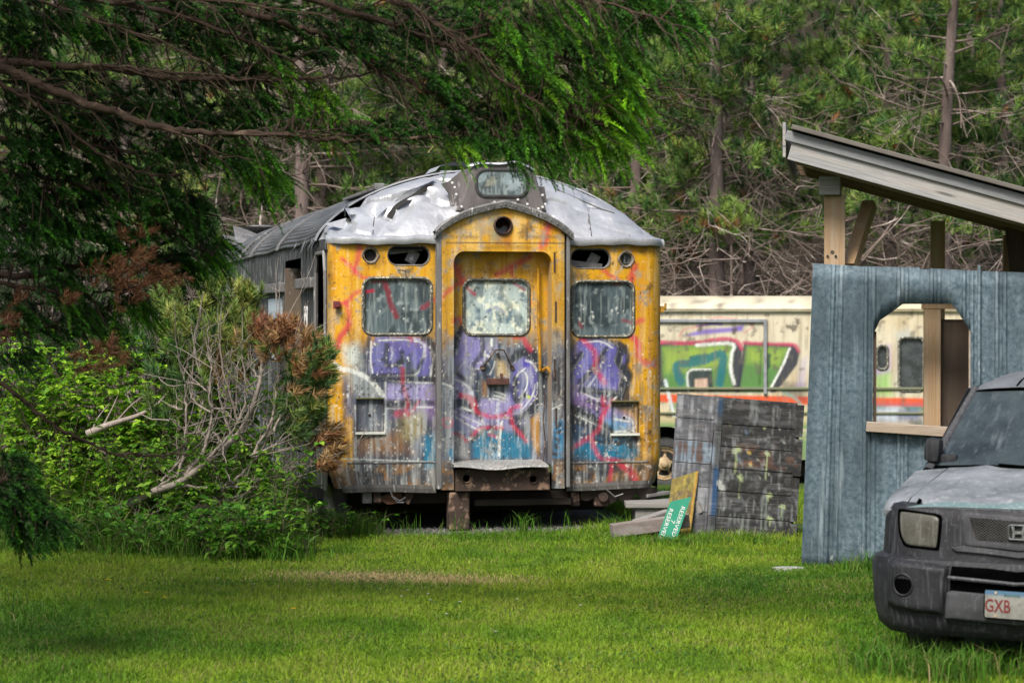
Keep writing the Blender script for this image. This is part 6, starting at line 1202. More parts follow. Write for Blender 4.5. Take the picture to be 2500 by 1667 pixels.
def lawn_col(x, y, rg_):
    a = vnoise(x, y * .55, 1.6, 1); b = vnoise(x, y, .35, 2); c = rg_.random(len(x)); d = vnoise(x, y * .6, .8, 7)
    k = np.clip(1.1 * a + .7 * b + .6 * d - .75, 0, 1)[:, None]; col = G1 * (1 - k) + G2 * k; k3 = (np.clip((.42 - a) * 2.2, 0, .7) + .25 * (b < .35))[:, None]; col = col * (1 - k3) + G3 * k3
    s_ = ((c > .93) | ((c > .78) & (b > .62)))[:, None] * .6; col = col * (1 - s_) + STRAW * .75 * s_
    br = np.exp(-(((x + 1.02 + .1 * np.sin(y * 9)) / .62) ** 2 + ((y - 18.05) / .36) ** 2)) + .7 * np.exp(-(((x + .35) / .5) ** 2 + ((y - 17.9) / .25) ** 2)) * .6
    br = (rg_.random(len(x)) < br * 1.3)[:, None] * .95; col = col * (1 - br) + STRAW * 1.3 * br
    return col * rg_.uniform(.7, 1.3, (len(x), 1))
rg_ = np.random.default_rng(21); xs, ys = [], []
for y0 in np.arange(11.6, 27.0, .5):
    wd = .2125 * (y0 + .5) + 1.5; dens_ = 5200 * min(1, (15 / (y0 + .5)) ** 1.4); n = int(wd * 2 * .5 * dens_); xs.append(rg_.uniform(-wd, wd, n)); ys.append(rg_.uniform(y0, y0 + .5, n))
x = np.concatenate(xs); y = np.concatenate(ys)
tr, u_, w_ = under_train(x, y); gr_ = (np.abs(u_ + .1) < 1.35) & (w_ > -.34) & (w_ <= 0)
wild = (x < -1.55 - .0 * y) & (y > 19.45 - .28 * (x + 2.9))
keep = ~tr & ~under_car(x, y) & ~(gr_ & (rg_.random(len(x)) > .10)) & ~((x > SHX + .3) & (y > SHY + .4) & (y < SHY + 4))
x, y = x[keep], y[keep]; n = len(x)
h = rg_.uniform(.022, .046, n) * (1 + .5 * vnoise(x, y, .9, 5)); longer = np.clip((y - 19.2) / 1.5, 0, 1) * (x > .6) + np.clip((y - 20.3) / .8, 0, 1) * .6; h *= 1 + 1.3 * longer * rg_.random(n)
h *= 1 + 1.2 * np.clip(1 - np.abs(y - (SHY - .15)) / .5, 0, 1) * (x > 2.5) * rg_.random(n)
V, q1, q2, c_ = blades(x, y, h, rg_.uniform(.004, .0075, n), rg_.uniform(.1, .75, n), lawn_col(x, y, rg_), rg_)
tag(mesh_obj('lawn_grass', V, [q1, q2], m_grass, col=c_), kind='stuff')
# rough grass: beyond the boards, round the car, the shed foot, the railcar and the thicket
def clump(cx, cy, n, spread, hmin, hmax, dark=.0, lean_=.6, wd=.008):
    return (cx + rg_.normal(size=n) * spread, cy + rg_.normal(size=n) * spread * .6, rg_.uniform(hmin, hmax, n), np.full(n, dark), np.full(n, lean_), np.full(n, wd))
cl = []
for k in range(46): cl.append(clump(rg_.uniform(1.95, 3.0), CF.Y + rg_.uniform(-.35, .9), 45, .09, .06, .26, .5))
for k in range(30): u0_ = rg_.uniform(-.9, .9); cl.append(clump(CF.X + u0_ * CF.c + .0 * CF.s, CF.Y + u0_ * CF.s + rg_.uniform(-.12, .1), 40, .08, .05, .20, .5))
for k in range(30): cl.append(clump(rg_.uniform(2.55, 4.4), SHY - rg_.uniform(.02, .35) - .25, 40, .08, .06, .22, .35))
for k in range(46): cl.append(clump(rg_.uniform(.75, 2.25), rg_.uniform(20.3, 21.1), 40, .10, .05, .14, .15))
for k in range(14): u0_ = rg_.uniform(-1.3, 1.4); cl.append(clump(T.X + u0_ * T.c, T.Y - .22 + u0_ * T.s, 9, .05, .08, .24, .1, .25, .006))
for px_, n in ((985, 26), (1270, 46), (1290, 30), (1175, 10), (1120, 8), (840, 60), (800, 70), (870, 30), (1500, 30), (1530, 20)):
    q = P(px_, 1290, 21.55); cl.append(clump(q[0], q[1], n, .07, .08, .26, .1, .5, .007))
for k in range(26): cl.append(clump(rg_.uniform(-1.85, -1.25), rg_.uniform(21.1, 21.7), 46, .08, .10, .30, .4))
for k in range(190):
    cx = rg_.uniform(-4.9, -1.7); cy = 19.35 - .30 * (cx + 2.9) + abs(rg_.normal()) * .6; hm_ = rg_.uniform(.14, .46); cl.append(clump(cx, cy, rg_.integers(10, 44), .10, .06, hm_, rg_.uniform(-.3, .5), rg_.uniform(.6, 1.4), rg_.uniform(.006, .011)))
for k in range(120): cl.append(clump(rg_.uniform(-5.2, -3.6), rg_.uniform(20.4, 22.5), 50, .16, .25, .62, .15, .6, .009))
for k in range(90): cl.append(clump(rg_.uniform(1.3, 3.2), rg_.uniform(24, 34), 60, .3, .06, .16, -.3, .5, .014))
for k in range(30): cl.append(clump(rg_.uniform(-3.7, -2.6), rg_.uniform(14.6, 16.6), 12, .12, .05, .16, .5))
x, y, h, dk_, ln, wd = [np.concatenate(z) for z in zip(*cl)]; n = len(x)
bad = under_train(x, y, -.05)[0] | ((np.abs((x - CF.X) * CF.c + (y - CF.Y) * CF.s) < .75) & (-(x - CF.X) * CF.s + (y - CF.Y) * CF.c > .35) & (y < 17)); k = ~bad
x, y, h, dk_, ln, wd = x[k], y[k], h[k], dk_[k], ln[k], wd[k]; n = len(x)
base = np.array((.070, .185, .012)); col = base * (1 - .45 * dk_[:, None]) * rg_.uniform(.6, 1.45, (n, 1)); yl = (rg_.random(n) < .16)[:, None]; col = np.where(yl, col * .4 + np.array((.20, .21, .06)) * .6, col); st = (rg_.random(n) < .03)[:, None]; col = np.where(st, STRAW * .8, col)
V, q1, q2, c_ = blades(x, y, h, wd, np.clip(rg_.normal(.5, .3, n), .05, 1.3) * ln * 1.6, col, rg_, bend=.45)
tag(mesh_obj('rough_grass', V, [q1, q2], m_grass, col=c_), kind='stuff')
# gravel strip at the railcar's foot
gv = MB(); uu, ww = np.meshgrid(np.linspace(-1.5, 1.32, 60), np.linspace(-.36, 3.0, 40), indexing='ij'); Xg = T.X + uu * T.c - ww * T.s; Yg = T.Y + uu * T.s + ww * T.c
gv.grid(np.stack([Xg, Yg, ground_z(Xg, Yg) + .010 + .006 * np.sin(uu * 31) * np.sin(ww * 27)], -1)); tag(gv.build('gravel_bed', grunge('grey_gravel', (.11, .105, .098), (.035, .032, .028), 60, c=(.22, .21, .20), cscale=90, cthr=.58, rough=.95, bump=.02, bscale=80), smooth=True), kind='structure')
ico = np.array([(1, 0, 0), (-1, 0, 0), (0, 1, 0), (0, -1, 0), (0, 0, 1), (0, 0, -1)], float); icf = np.array([(0, 2, 4), (2, 1, 4), (1, 3, 4), (3, 0, 4), (2, 0, 5), (1, 2, 5), (3, 1, 5), (0, 3, 5)])
n = 1500; uu = rg_.uniform(-1.5, 1.35, n); ww = rg_.uniform(-.38, .35, n); Xg = T.X + uu * T.c - ww * T.s; Yg = T.Y + uu * T.s + ww * T.c; r_ = rg_.uniform(.006, .020, n)
V = (ico[None] * rg_.uniform(.6, 1.3, (n, 6, 1)) * r_[:, None, None]) + np.stack([Xg, Yg, ground_z(Xg, Yg) + .010], -1)[:, None]
tag(mesh_obj('gravel_stones', V.reshape(-1, 3), [(np.arange(n)[:, None, None] * 6 + icf).reshape(-1, 3)], painted('gravel_stone', .9, amt=.2), col=np.repeat(np.array((.15, .145, .138)) * rg_.uniform(.4, 1.4, (n, 1)), 6, 0)), kind='stuff')

# ------------------------------------------------------------------ leaf and needle makers
def leaves(Pb, A, U, L, W, col, fold=.22):
    "Pb base, A along, U upper side; ovate folded leaves"
    A = nrmz(A); Sx = nrmz(np.cross(A, U)); U = np.cross(Sx, A); L = L[:, None]; W = W[:, None]; n = len(Pb)
    V = np.stack([Pb, Pb + A * L * .28 + Sx * W * .5 + U * W * fold, Pb + A * L * .62 + Sx * W * .42 + U * W * fold * .7 - U * L * .03, Pb + A * L - U * L * .16, Pb + A * L * .62 - Sx * W * .42 + U * W * fold * .7 - U * L * .03, Pb + A * L * .28 - Sx * W * .5 + U * W * fold, Pb + A * L * .5], 1)
    i = np.arange(n)[:, None] * 7
    F = np.concatenate([i + np.array([[0, 1, 2, 6]]), i + np.array([[6, 2, 3, 4]]), i + np.array([[0, 6, 4, 5]])])
    return V.reshape(-1, 3), F, np.repeat(col, 7, 0)
def needles(Pb, Dn, L, wdt, col, rg_):
    sd_ = perp(Dn, rg_) * (wdt / 2)[:, None]; n = len(Pb); V = np.stack([Pb - sd_, Pb + sd_, Pb + Dn * L[:, None]], 1)
    return V.reshape(-1, 3), np.arange(n * 3).reshape(-1, 3), np.repeat(col, 3, 0) * np.tile(np.array([.62, .62, 1.3]), n)[:, None]
def flat_needles(Pb, Dn, L, wdt, col, rg_):
    sd_ = perp(Dn, rg_) * (wdt / 2)[:, None]; n = len(Pb); V = np.stack([Pb - sd_ * .7, Pb + sd_ * .7, Pb + Dn * (L * .6)[:, None] + sd_, Pb + Dn * L[:, None], Pb + Dn * (L * .6)[:, None] - sd_], 1)
    i = np.arange(n)[:, None] * 5
    return V.reshape(-1, 3), i + np.array([[0, 1, 2, 4]]), i + np.array([[4, 2, 3]]), np.repeat(col, 5, 0)
m_leaf = leafy('broad_leaf', .45, .5); m_needle = leafy('conifer_needle', .22, .55); m_stem = grunge('green_brown_stem', (.10, .075, .04), (.06, .08, .03), 12, rough=.8)
m_bark = grunge('grey_brown_bark', (.125, .105, .09), (.055, .045, .038), 9, (1, 1, .35), c=(.22, .21, .19), cscale=14, cthr=.60, rough=.9, bump=.01, bscale=30)
m_dead = grunge('silver_dead_wood', (.34, .29, .25), (.19, .155, .13), 8, (1, 1, 1), c=(.36, .32, .29), cscale=20, cthr=.6, rough=.85, bump=.003)
m_twig = grunge('brown_twig', (.060, .040, .028), (.028, .020, .015), 9, c=(.13, .095, .07), cscale=5, cthr=.62, rough=.95, bump=.008, bscale=40, spec=.15)

def bush(name, cx, cy, n_stem, spread, hmin, hmax, label, cat, seed, tint=(1, 1, 1), leaf=.07, group=None, arch_=.35, step=.075, z0=None):
    "a leafy shrub of arching stems with compound leaves"
    rg = np.random.default_rng(seed); root = empty(name, (cx, cy, float(ground_z(cx, cy)) if z0 is None else z0), 0, label, cat, group); st = MB(); Pl, Al, Ul, Ll, Cl = [], [], [], [], []
    for k in range(n_stem):
        a = rg.random() * 6.283; hh = rg.uniform(hmin, hmax); b = np.array([rg.normal() * spread * .6, rg.normal() * spread * .4, -.02]); dirn = np.array([math.cos(a), math.sin(a) * .7, 0])
        tt_ = np.linspace(0, 1, 9)[:, None]; pts = b + dirn * (arch_ * hh * tt_ ** 2) + np.array([0, 0, hh]) * (tt_ - .18 * arch_ * tt_ ** 3) + rg.normal(size=(9, 3)) * .008
        st.tube(pts, np.linspace(.005, .0022, 9), 5)
        m_ = int(hh / step)
        for s_ in np.linspace(.22, 1, m_):
            i = s_ * 7.99; j = int(i); p = pts[j] * (1 - i + j) + pts[j + 1] * (i - j); aa = rg.random() * 6.283; out = np.array([math.cos(aa), math.sin(aa), rg.uniform(-.1, .45)]); pe = p + out * leaf * rg.uniform(.5, 1.1); st.tube([p, (p + pe) / 2 + [0, 0, .006], pe], .0013, 3, cap=False)
            nl = 5 if rg.random() < .4 else 3; base_l = leaf * rg.uniform(.65, 1.2) * (1.1 - .35 * s_)
            for q in range(nl):
                ang_ = (q - (nl - 1) / 2) * (1.15 if nl == 3 else .75); ca, sa = math.cos(ang_), math.sin(ang_); side = np.cross(out, [0, 0, 1.0]); d = out * ca + side * sa; d[2] += rg.normal() * .22 - .15
                Pl.append(pe); Al.append(d); Ul.append(np.array([rg.normal() * .25, rg.normal() * .25, 1.0])); Ll.append(base_l * (1.15 if q == (nl - 1) // 2 else .85)); f_ = rg.uniform(.6, 1.35); g0 = np.array((.085, .225, .016)) * f_ if rg.random() < .6 else np.array((.20, .36, .035)) * f_
                Cl.append(g0 * np.array(tint) * (.75 + .4 * s_))
    L = np.array(Ll); V, F, c_ = leaves(np.array(Pl), np.array(Al), np.array(Ul), L, L * .68, np.array(Cl)); o = mesh_obj('foliage', V, [F], m_leaf, root, col=c_); st.build('stem', m_stem, root); return root

# clover and small weeds in the mown grass
rg_ = np.random.default_rng(55); n = 26000; yy = rg_.uniform(11.8, 21.5, n); xx = rg_.uniform(-1, 1, n) * (.2125 * yy + .6); kp = (vnoise(xx, yy, .45, 31) > .60) & ~under_car(xx, yy) & ~under_train(xx, yy, .2)[0] & ~((xx > SHX + .2) & (yy > SHY - .2)); xx, yy = xx[kp], yy[kp]; n = len(xx)
a = rg_.random(n) * 6.283; Pb = np.stack([xx, yy, ground_z(xx, yy) + rg_.uniform(.012, .034, n)], -1); A_ = np.stack([np.cos(a), np.sin(a), rg_.normal(size=n) * .3], -1); U_ = np.stack([rg_.normal(size=n) * .35, rg_.normal(size=n) * .35, np.ones(n)], -1); L = rg_.uniform(.012, .030, n)
V, F, c_ = leaves(Pb, A_, U_, L, L * rg_.uniform(.5, .9, n), np.array((.060, .150, .022)) * rg_.uniform(.55, 1.5, (n, 1)) * np.where(rg_.random((n, 1)) < .06, np.array((2.6, 1.1, 1.2)), 1.0)); tag(mesh_obj('lawn_weeds', V, [F], m_leaf, col=c_), kind='stuff')
# leafy thicket at the edge of the lawn
BR = (1.5, 1.35, 1.0)
bush('bramble_shrub', -4.15, 22.0, 64, .55, .9, 1.95, 'bright green bramble at the frame edge below the spruce boughs', 'shrub', 1, BR, .098, 'leafy shrubs in the thicket')
bush('bramble_shrub', -3.45, 21.9, 64, .5, .9, 1.9, 'tall bright green bramble below the brown dead spruce sprigs', 'shrub', 2, BR, .098, 'leafy shrubs in the thicket')
bush('bramble_shrub', -2.75, 22.3, 50, .45, .8, 1.7, 'bright green bramble behind the silvery fallen branch', 'shrub', 3, BR, .092, 'leafy shrubs in the thicket')
bush('bramble_shrub', -3.9, 21.0, 42, .5, .5, 1.25, 'mid height green bramble in front of the tall brambles by the bare drooping bough', 'shrub', 4, (1.2, 1.1, 1), .09, 'leafy shrubs in the thicket')
bush('bramble_shrub', -3.1, 20.7, 42, .5, .4, 1.1, 'green bramble around the foot of the leaning dead pine', 'shrub', 5, (1, 1, 1), .088, 'leafy shrubs in the thicket')
bush('bramble_shrub', -2.35, 20.6, 44, .45, .4, 1.1, 'green bramble growing up through the bare grey branches', 'shrub', 6, (1, 1, 1), .088, 'leafy shrubs in the thicket')
for k, (x_, y_, lb) in enumerate(((-3.65, 20.0, 'low leafy weeds by the bare brown patch of lawn'), (-3.1, 19.75, 'low leafy weeds under the broken stick at the lawn edge'), (-2.6, 19.55, 'low dark leafy weeds below the leaning pine trunk'), (-2.1, 19.35, 'low leafy weeds at the corner of the thicket'), (-2.75, 20.1, 'leafy weeds in the tall grass under the lowest bare branches'), (-2.2, 19.95, 'leafy weeds tangled under the bare branch tips'))):
    bush('leafy_weed', x_, y_, 26, .30, .14, .52, lb, 'weed', 20 + k, ((.55, .68, .8), (.7, .85, .9), (.5, .62, .8), (.85, .95, 1), (.6, .75, .8), (.55, .7, .8))[k], (.085, .07, .078, .095, .08, .07)[k], 'low weeds along the lawn edge', .6, .06)
# tall milkweed-like plant at the thicket's corner
def lance_plant(cx, cy, label, seed, hh=.72, n_stem=9):
    rg = np.random.default_rng(seed); root = empty('tall_weed', (cx, cy, 0), 0, label, 'weed', 'tall weeds at the lawn edge'); st = MB(); Pl, Al, Ul, Ll, Cl = [], [], [], [], []
    for k in range(n_stem):
        a = rg.random() * 6.283; h_ = hh * rg.uniform(.6, 1.05); b = np.array([rg.normal() * .13, rg.normal() * .1, 0]); pts = np.array([b + np.array([math.cos(a), math.sin(a), 0]) * .10 * t ** 1.6 + [0, 0, h_ * t] for t in np.linspace(0, 1, 7)]); st.tube(pts, np.linspace(.006, .003, 7), 5)
        for s_ in np.linspace(.15, 1, 15):
            i = s_ * 5.99; j = int(i); p = pts[j] * (1 - i + j) + pts[j + 1] * (i - j); aa = rg.random() * 6.283; Pl.append(p); Al.append(np.array([math.cos(aa), math.sin(aa), rg.uniform(.2, 1.0)])); Ul.append(np.array([rg.normal() * .2, rg.normal() * .2, 1.0])); Ll.append(rg.uniform(.09, .15) * (1.15 - .4 * s_)); Cl.append(np.array((.10, .19, .035)) * rg.uniform(.7, 1.4))
    L = np.array(Ll); V, F, c_ = leaves(np.array(Pl), np.array(Al), np.array(Ul), L, L * .22, np.array(Cl), .1); mesh_obj('foliage', V, [F], m_leaf, root, col=c_); st.build('stem', m_stem, root)
lance_plant(-1.92, 19.55, 'tall narrow leaved weed standing at the thicket corner next to the railcar lawn', 41)
lance_plant(-1.72, 19.75, 'shorter narrow leaved weed behind the tall one at the thicket corner', 42, .5, 6)
bush('leafy_weed', -1.6, 21.1, 22, .20, .15, .38, 'small leafy weed against the railcar corner step', 'weed', 51, (.8, .95, 1), .055, 'low weeds along the lawn edge', .6, .06)

# ------------------------------------------------------------------ pine shrubs
def tufts(C_, A_, n, Lmin, Lmax, wdt, cols, rg, spread=(.35, 1.25), stem=.05):
    "bottle-brush ends of long needles: C_ base of each tuft, A_ its direction"
    m_ = len(C_); A_ = nrmz(np.asarray(A_, float)); C_ = np.asarray(C_, float)
    A2 = np.repeat(A_, n, 0); k = rg.random((m_ * n, 1)); base = np.repeat(C_, n, 0) + A2 * k * stem; ang_ = (spread[1] - (spread[1] - spread[0]) * k) * rg.uniform(.75, 1.15, (m_ * n, 1)); R_ = perp(A2, rg)
    Dn = A2 * np.cos(ang_) + R_ * np.sin(ang_); L = rg.uniform(Lmin, Lmax, m_ * n); col = np.repeat(np.asarray(cols), n, 0) * rg.uniform(.6, 1.4, (m_ * n, 1))
    return needles(base, Dn, L, np.full(m_ * n, wdt), col, rg)
def join(lst): 
    V, F, c_, k = [], [], [], 0
    for v, f, c in lst: V.append(v); F.append(f + k); c_.append(c); k += len(v)
    return np.concatenate(V), [np.concatenate(F)], np.concatenate(c_)
GRNP = np.array((.15, .24, .046)); YGP = np.array((.32, .35, .085)); BLG = np.array((.070, .150, .045)); BRN = np.array((.33, .155, .065)); BRN2 = np.array((.23, .10, .055)); TAN = np.array((.40, .25, .11))
def pine_shrub(name, label, D0, spots, base_px, seed, trunk_r, seg_r=.010):
    "spots: (x, y, rx, ry, count, colours, depth jitter, up bias)"
    rg = np.random.default_rng(seed); b = P(*base_px, D0); root = empty(name, (b[0], b[1], 0), 0, label, 'shrub'); off = np.array([b[0], b[1], 0]); st = MB(); lst = []
    main = np.array([0, 0, b[2]]); st.tube([(0, 0, -.05), main * .5, main], [trunk_r, trunk_r * .8, trunk_r * .6], 7)
    for (x, y, rx, ry, cnt, cl_, dj) in spots:
        cc = P(x, y + ry * .9, D0 + rg.normal() * dj) - off; st.tube(smooth_path([main, (main + cc) / 2 + rg.normal(size=3) * .08 + [0, 0, -.05], cc], 9), np.linspace(trunk_r * .5, seg_r, 9), 5)
        Cs, As, Cc = [], [], []
        for k in range(int(cnt * 1.35)):
            a, r_ = rg.random() * 6.283, math.sqrt(rg.random()); q = P(x + rx * r_ * math.cos(a), y + ry * r_ * math.sin(a), D0 + rg.normal() * dj) - off; d = np.array([(q - cc)[0] * .8, rg.normal() * .25, .35 + .25 * rg.random()]); d = d / np.linalg.norm(d); st.tube(smooth_path([cc, (cc + q) / 2 + [0, 0, -.03], q], 6), np.linspace(seg_r, .004, 6), 4, cap=False); Cs.append(q - d * .03); As.append(d); Cc.append(cl_[rg.integers(len(cl_))] * rg.uniform(.5, 1.35))
        lst.append(tufts(Cs, As, 62, .055, .105, .0095, Cc, rg, spread=(.30, 1.35), stem=.11))
    V, F, c_ = join(lst); mesh_obj('foliage', V, F, m_needle, root, col=c_); st.build('stem', m_bark, root); return root
pine_shrub('mugo_pine', 'bushy green pine with pale upright candles beside the railcar wall', 22.0, [(440, 740, 70, 60, 40, [GRNP, GRNP, YGP], .12), (380, 790, 60, 60, 34, [BLG, GRNP], .12), (505, 790, 55, 60, 30, [GRNP, YGP], .12), (560, 740, 50, 55, 30, [GRNP, YGP], .1), (590, 800, 40, 50, 22, [GRNP, BLG], .1), (530, 850, 60, 50, 30, [GRNP, YGP], .1), (610, 740, 30, 40, 14, [GRNP, YGP], .1), (330, 860, 60, 50, 30, [BLG, BLG, GRNP], .15), (420, 880, 70, 60, 40, [BLG, GRNP], .2), (500, 870, 60, 60, 36, [GRNP, BLG], .2), (470, 690, 60, 40, 22, [GRNP, BLG], .1)], (430, 1200), 61, .05)
pine_shrub('mugo_pine', 'dark green pine growing behind the spruce boughs and left of the railcar', 23.5, [(380, 660, 80, 60, 40, [BLG, GRNP], .2), (470, 640, 60, 60, 34, [BLG], .2), (300, 640, 70, 70, 40, [BLG], .3), (210, 700, 80, 80, 50, [BLG], .3), (110, 780, 90, 90, 50, [BLG], .3), (240, 830, 80, 60, 40, [BLG], .3), (30, 860, 70, 70, 36, [BLG], .3), (490, 560, 50, 60, 26, [BLG, GRNP], .2), (440, 470, 40, 40, 20, [GRNP, YGP * .8], .2), (120, 880, 80, 50, 40, [BLG * .7], .3), (220, 900, 90, 50, 40, [BLG * .7], .3), (30, 700, 80, 70, 44, [BLG * .6], .3), (140, 640, 90, 60, 44, [BLG * .6], .3), (20, 960, 70, 60, 36, [BLG * .6], .3), (90, 1000, 80, 50, 36, [BLG * .6], .3), (20, 560, 80, 60, 40, [BLG * .6], .3)], (330, 1180), 62, .06)
# the leaning half-dead pine with bare grey branches
D_L = 20.55
def zb(pts, D=D_L): return [P(x / 2.767, 850 + y / 2.767, D) for x, y in pts]
def zd(pts, D=D_L): return [P(x / 2.767, 500 + y / 2.767, D) for x, y in pts]
lp_o = P(372, 1200, D_L); dead = empty('leaning_pine', (lp_o[0], lp_o[1], 0), 0, 'leaning half dead pine with bare silvery branches and rusty brown needles', 'tree'); off = np.array([lp_o[0], lp_o[1], 0]); rgd = np.random.default_rng(77)
main = smooth_path(zb([(780, 1090), (1030, 970), (1200, 910), (1380, 780), (1580, 610), (1680, 450), (1750, 250), (1775, 30), (1785, -120), (1790, -260)]), 46) - off; main[:, 1] += .02 * np.sin(np.arange(46) * .4)
tk = MB(); tk.tube(main, np.linspace(.036, .008, 46), 9); tk.build('trunk', m_dead, dead, smooth=True)
limbs = [[(1090, 890), (1180, 790), (1290, 650), (1340, 560)], [(1200, 900), (1300, 800), (1380, 690), (1420, 560), (1440, 430), (1425, 300), (1435, 120), (1420, -40), (1430, -180)], [(1195, 870), (1240, 690), (1245, 480), (1235, 330), (1230, 150), (1280, 40)], [(1385, 780), (1450, 700), (1540, 610), (1610, 500), (1660, 380), (1670, 240), (1650, 60), (1640, -80)], [(1580, 610), (1640, 560), (1700, 440), (1720, 330), (1760, 210), (1780, 120)], [(1580, 610), (1500, 420), (1470, 250), (1460, 150)], [(1610, 500), (1560, 330), (1510, 120), (1560, 20)], [(1420, 300), (1340, 150), (1315, 20), (1330, -120)], [(1720, 700), (1800, 560), (1850, 400), (1860, 250), (1890, 120), (1870, -60), (1890, -140)], [(1850, 560), (1930, 400), (1945, 250), (1940, 100), (1990, -40)], [(1680, 720), (1800, 690), (1950, 590), (2040, 430), (2090, 330)], [(1500, 950), (1650, 830), (1760, 690), (1830, 520), (1860, 400)], [(1700, 730), (1900, 690), (2040, 640), (2120, 560), (2200, 520)], [(1210, 930), (1450, 940), (1600, 930), (1780, 870), (1900, 810), (2050, 780)], [(1640, 860), (1700, 890), (1870, 870), (2000, 800), (2180, 760), (2260, 760)], [(1330, 1080), (1500, 1040), (1700, 1000), (1900, 920), (2010, 820), (2100, 690)], [(1300, 1085), (1420, 1070), (1560, 1010), (1750, 960)], [(1040, 960), (1150, 880), (1260, 820), (1400, 640), (1440, 560)], [(890, 1195), (960, 1150), (1045, 1115)], [(1310, 1130), (1500, 1170), (1700, 1150), (1900, 1010)], [(1430, 800), (1520, 770), (1590, 740)], [(1440, 560), (1500, 640), (1530, 760), (1560, 890)], [(1690, 650), (1640, 640), (1610, 580)], [(1880, 500), (1900, 380), (1960, 260), (1950, 140)], [(1230, 420), (1180, 400), (1130, 390)], [(1245, 560), (1190, 490), (1150, 480)], [(1250, 570), (1330, 620), (1380, 700)], [(1425, 430), (1350, 400), (1280, 330), (1255, 250)], [(1430, 300), (1300, 240), (1280, 230)], [(1440, 400), (1520, 420), (1570, 470), (1610, 500)], [(1760, 210), (1690, 130), (1660, 90)], [(1780, 120), (1820, 60), (1850, -60)], [(1720, 330), (1660, 300), (1620, 270), (1560, 180), (1520, 110)]]
lm = MB(); ends = []
for k, l in enumerate(limbs):
    dj = rgd.normal() * .16; pts = smooth_path(zb(l), 4 * len(l)) - off; m_ = len(pts); ramp_ = np.linspace(0, 1, m_)
    pts[:, 1] += dj * ramp_; pts += rgd.normal(size=pts.shape) * .006
    ll = np.linalg.norm(np.diff(pts, axis=0), axis=1).sum(); r0 = .0075 + .0064 * ll; lm.tube(pts, np.linspace(r0, .0045, m_), 6); ends.append(pts)
    for q in range(int(ll / .06) + 1):
        j = rgd.integers(1, m_ - 1); d = pts[j + 1] - pts[j - 1]; d = d / np.linalg.norm(d); s_ = rgd.normal(size=3); s_[2] = abs(s_[2]) * .5; tip = pts[j] + (d * .6 + s_ * .5) * rgd.uniform(.06, .20) * (2.4 if rgd.random() < .25 else 1); mid_ = (pts[j] + tip) / 2 + rgd.normal(size=3) * .012; lm.tube([pts[j], mid_, tip, tip + rgd.normal(size=3) * .03 + [0, 0, .03]], [.004, .0032, .0025, .0018], 4, cap=False)
    if k in (0, 16, 19): continue
for k in range(48):
    l = ends[rgd.integers(len(ends))]; j = rgd.integers(1, len(l) - 1); p = l[j]; d = l[min(j + 1, len(l) - 1)] - l[j - 1]; d = d / np.linalg.norm(d); s_ = rgd.normal(size=3) * np.array([.6, .7, .3]); L = rgd.uniform(.22, .75); t_ = np.linspace(0, 1, 8)[:, None]; up_ = np.array([.12, 0, .9])
    pts = p + (d * .7 + s_ * .5) * L * t_ * (1 - .3 * t_) + up_ * L * .55 * t_ ** 1.7 + rgd.normal(size=(8, 3)) * .006; lm.tube(pts, np.linspace(.0062, .002, 8), 4, cap=False)
    for q in range(3): i = rgd.integers(2, 7); tip = pts[i] + rgd.normal(size=3) * .06 + [0, 0, .09]; lm.tube([pts[i], (pts[i] + tip) / 2 + rgd.normal(size=3) * .01, tip], [.003, .0024, .0015], 3, cap=False)
lm.build('bare_branches', m_dead, dead, smooth=True)
lst = []; lm2 = MB()
for (x, y, rx, ry, cnt, cl_) in ((1850, 880, 140, 90, 24, [BRN, BRN, BRN2]), (1750, 870, 70, 60, 16, [BRN2, BRN]), (1960, 900, 120, 100, 22, [BRN, TAN]), (1850, 1000, 120, 70, 26, [BRN, TAN, GRNP * .8]), (2080, 960, 60, 70, 18, [BRN, TAN, GRNP]), (2030, 1100, 130, 90, 34, [GRNP, BLG, TAN]), (2150, 1040, 80, 90, 26, [GRNP, BLG]), (2110, 1130, 80, 80, 22, [BRN, TAN, GRNP])):
    cc = np.array(zd([(x, y + 90)])[0]) - off; Cs, As, Cc = [], [], []
    for k in range(cnt):
        a, r_ = rgd.random() * 6.283, math.sqrt(rgd.random()); q = np.array(zd([(x + rx * r_ * math.cos(a), y + ry * r_ * math.sin(a))], D_L + rgd.normal() * .18)[0]) - off; d = np.array([rgd.normal() * .5 + .2, rgd.normal() * .3, .6]); Cs.append(q); As.append(d); Cc.append(cl_[rgd.integers(len(cl_))] * rgd.uniform(.8, 1.25))
    lst.append(tufts(Cs, As, 50, .05, .095, .0085, Cc, rgd, spread=(.30, 1.35), stem=.10))
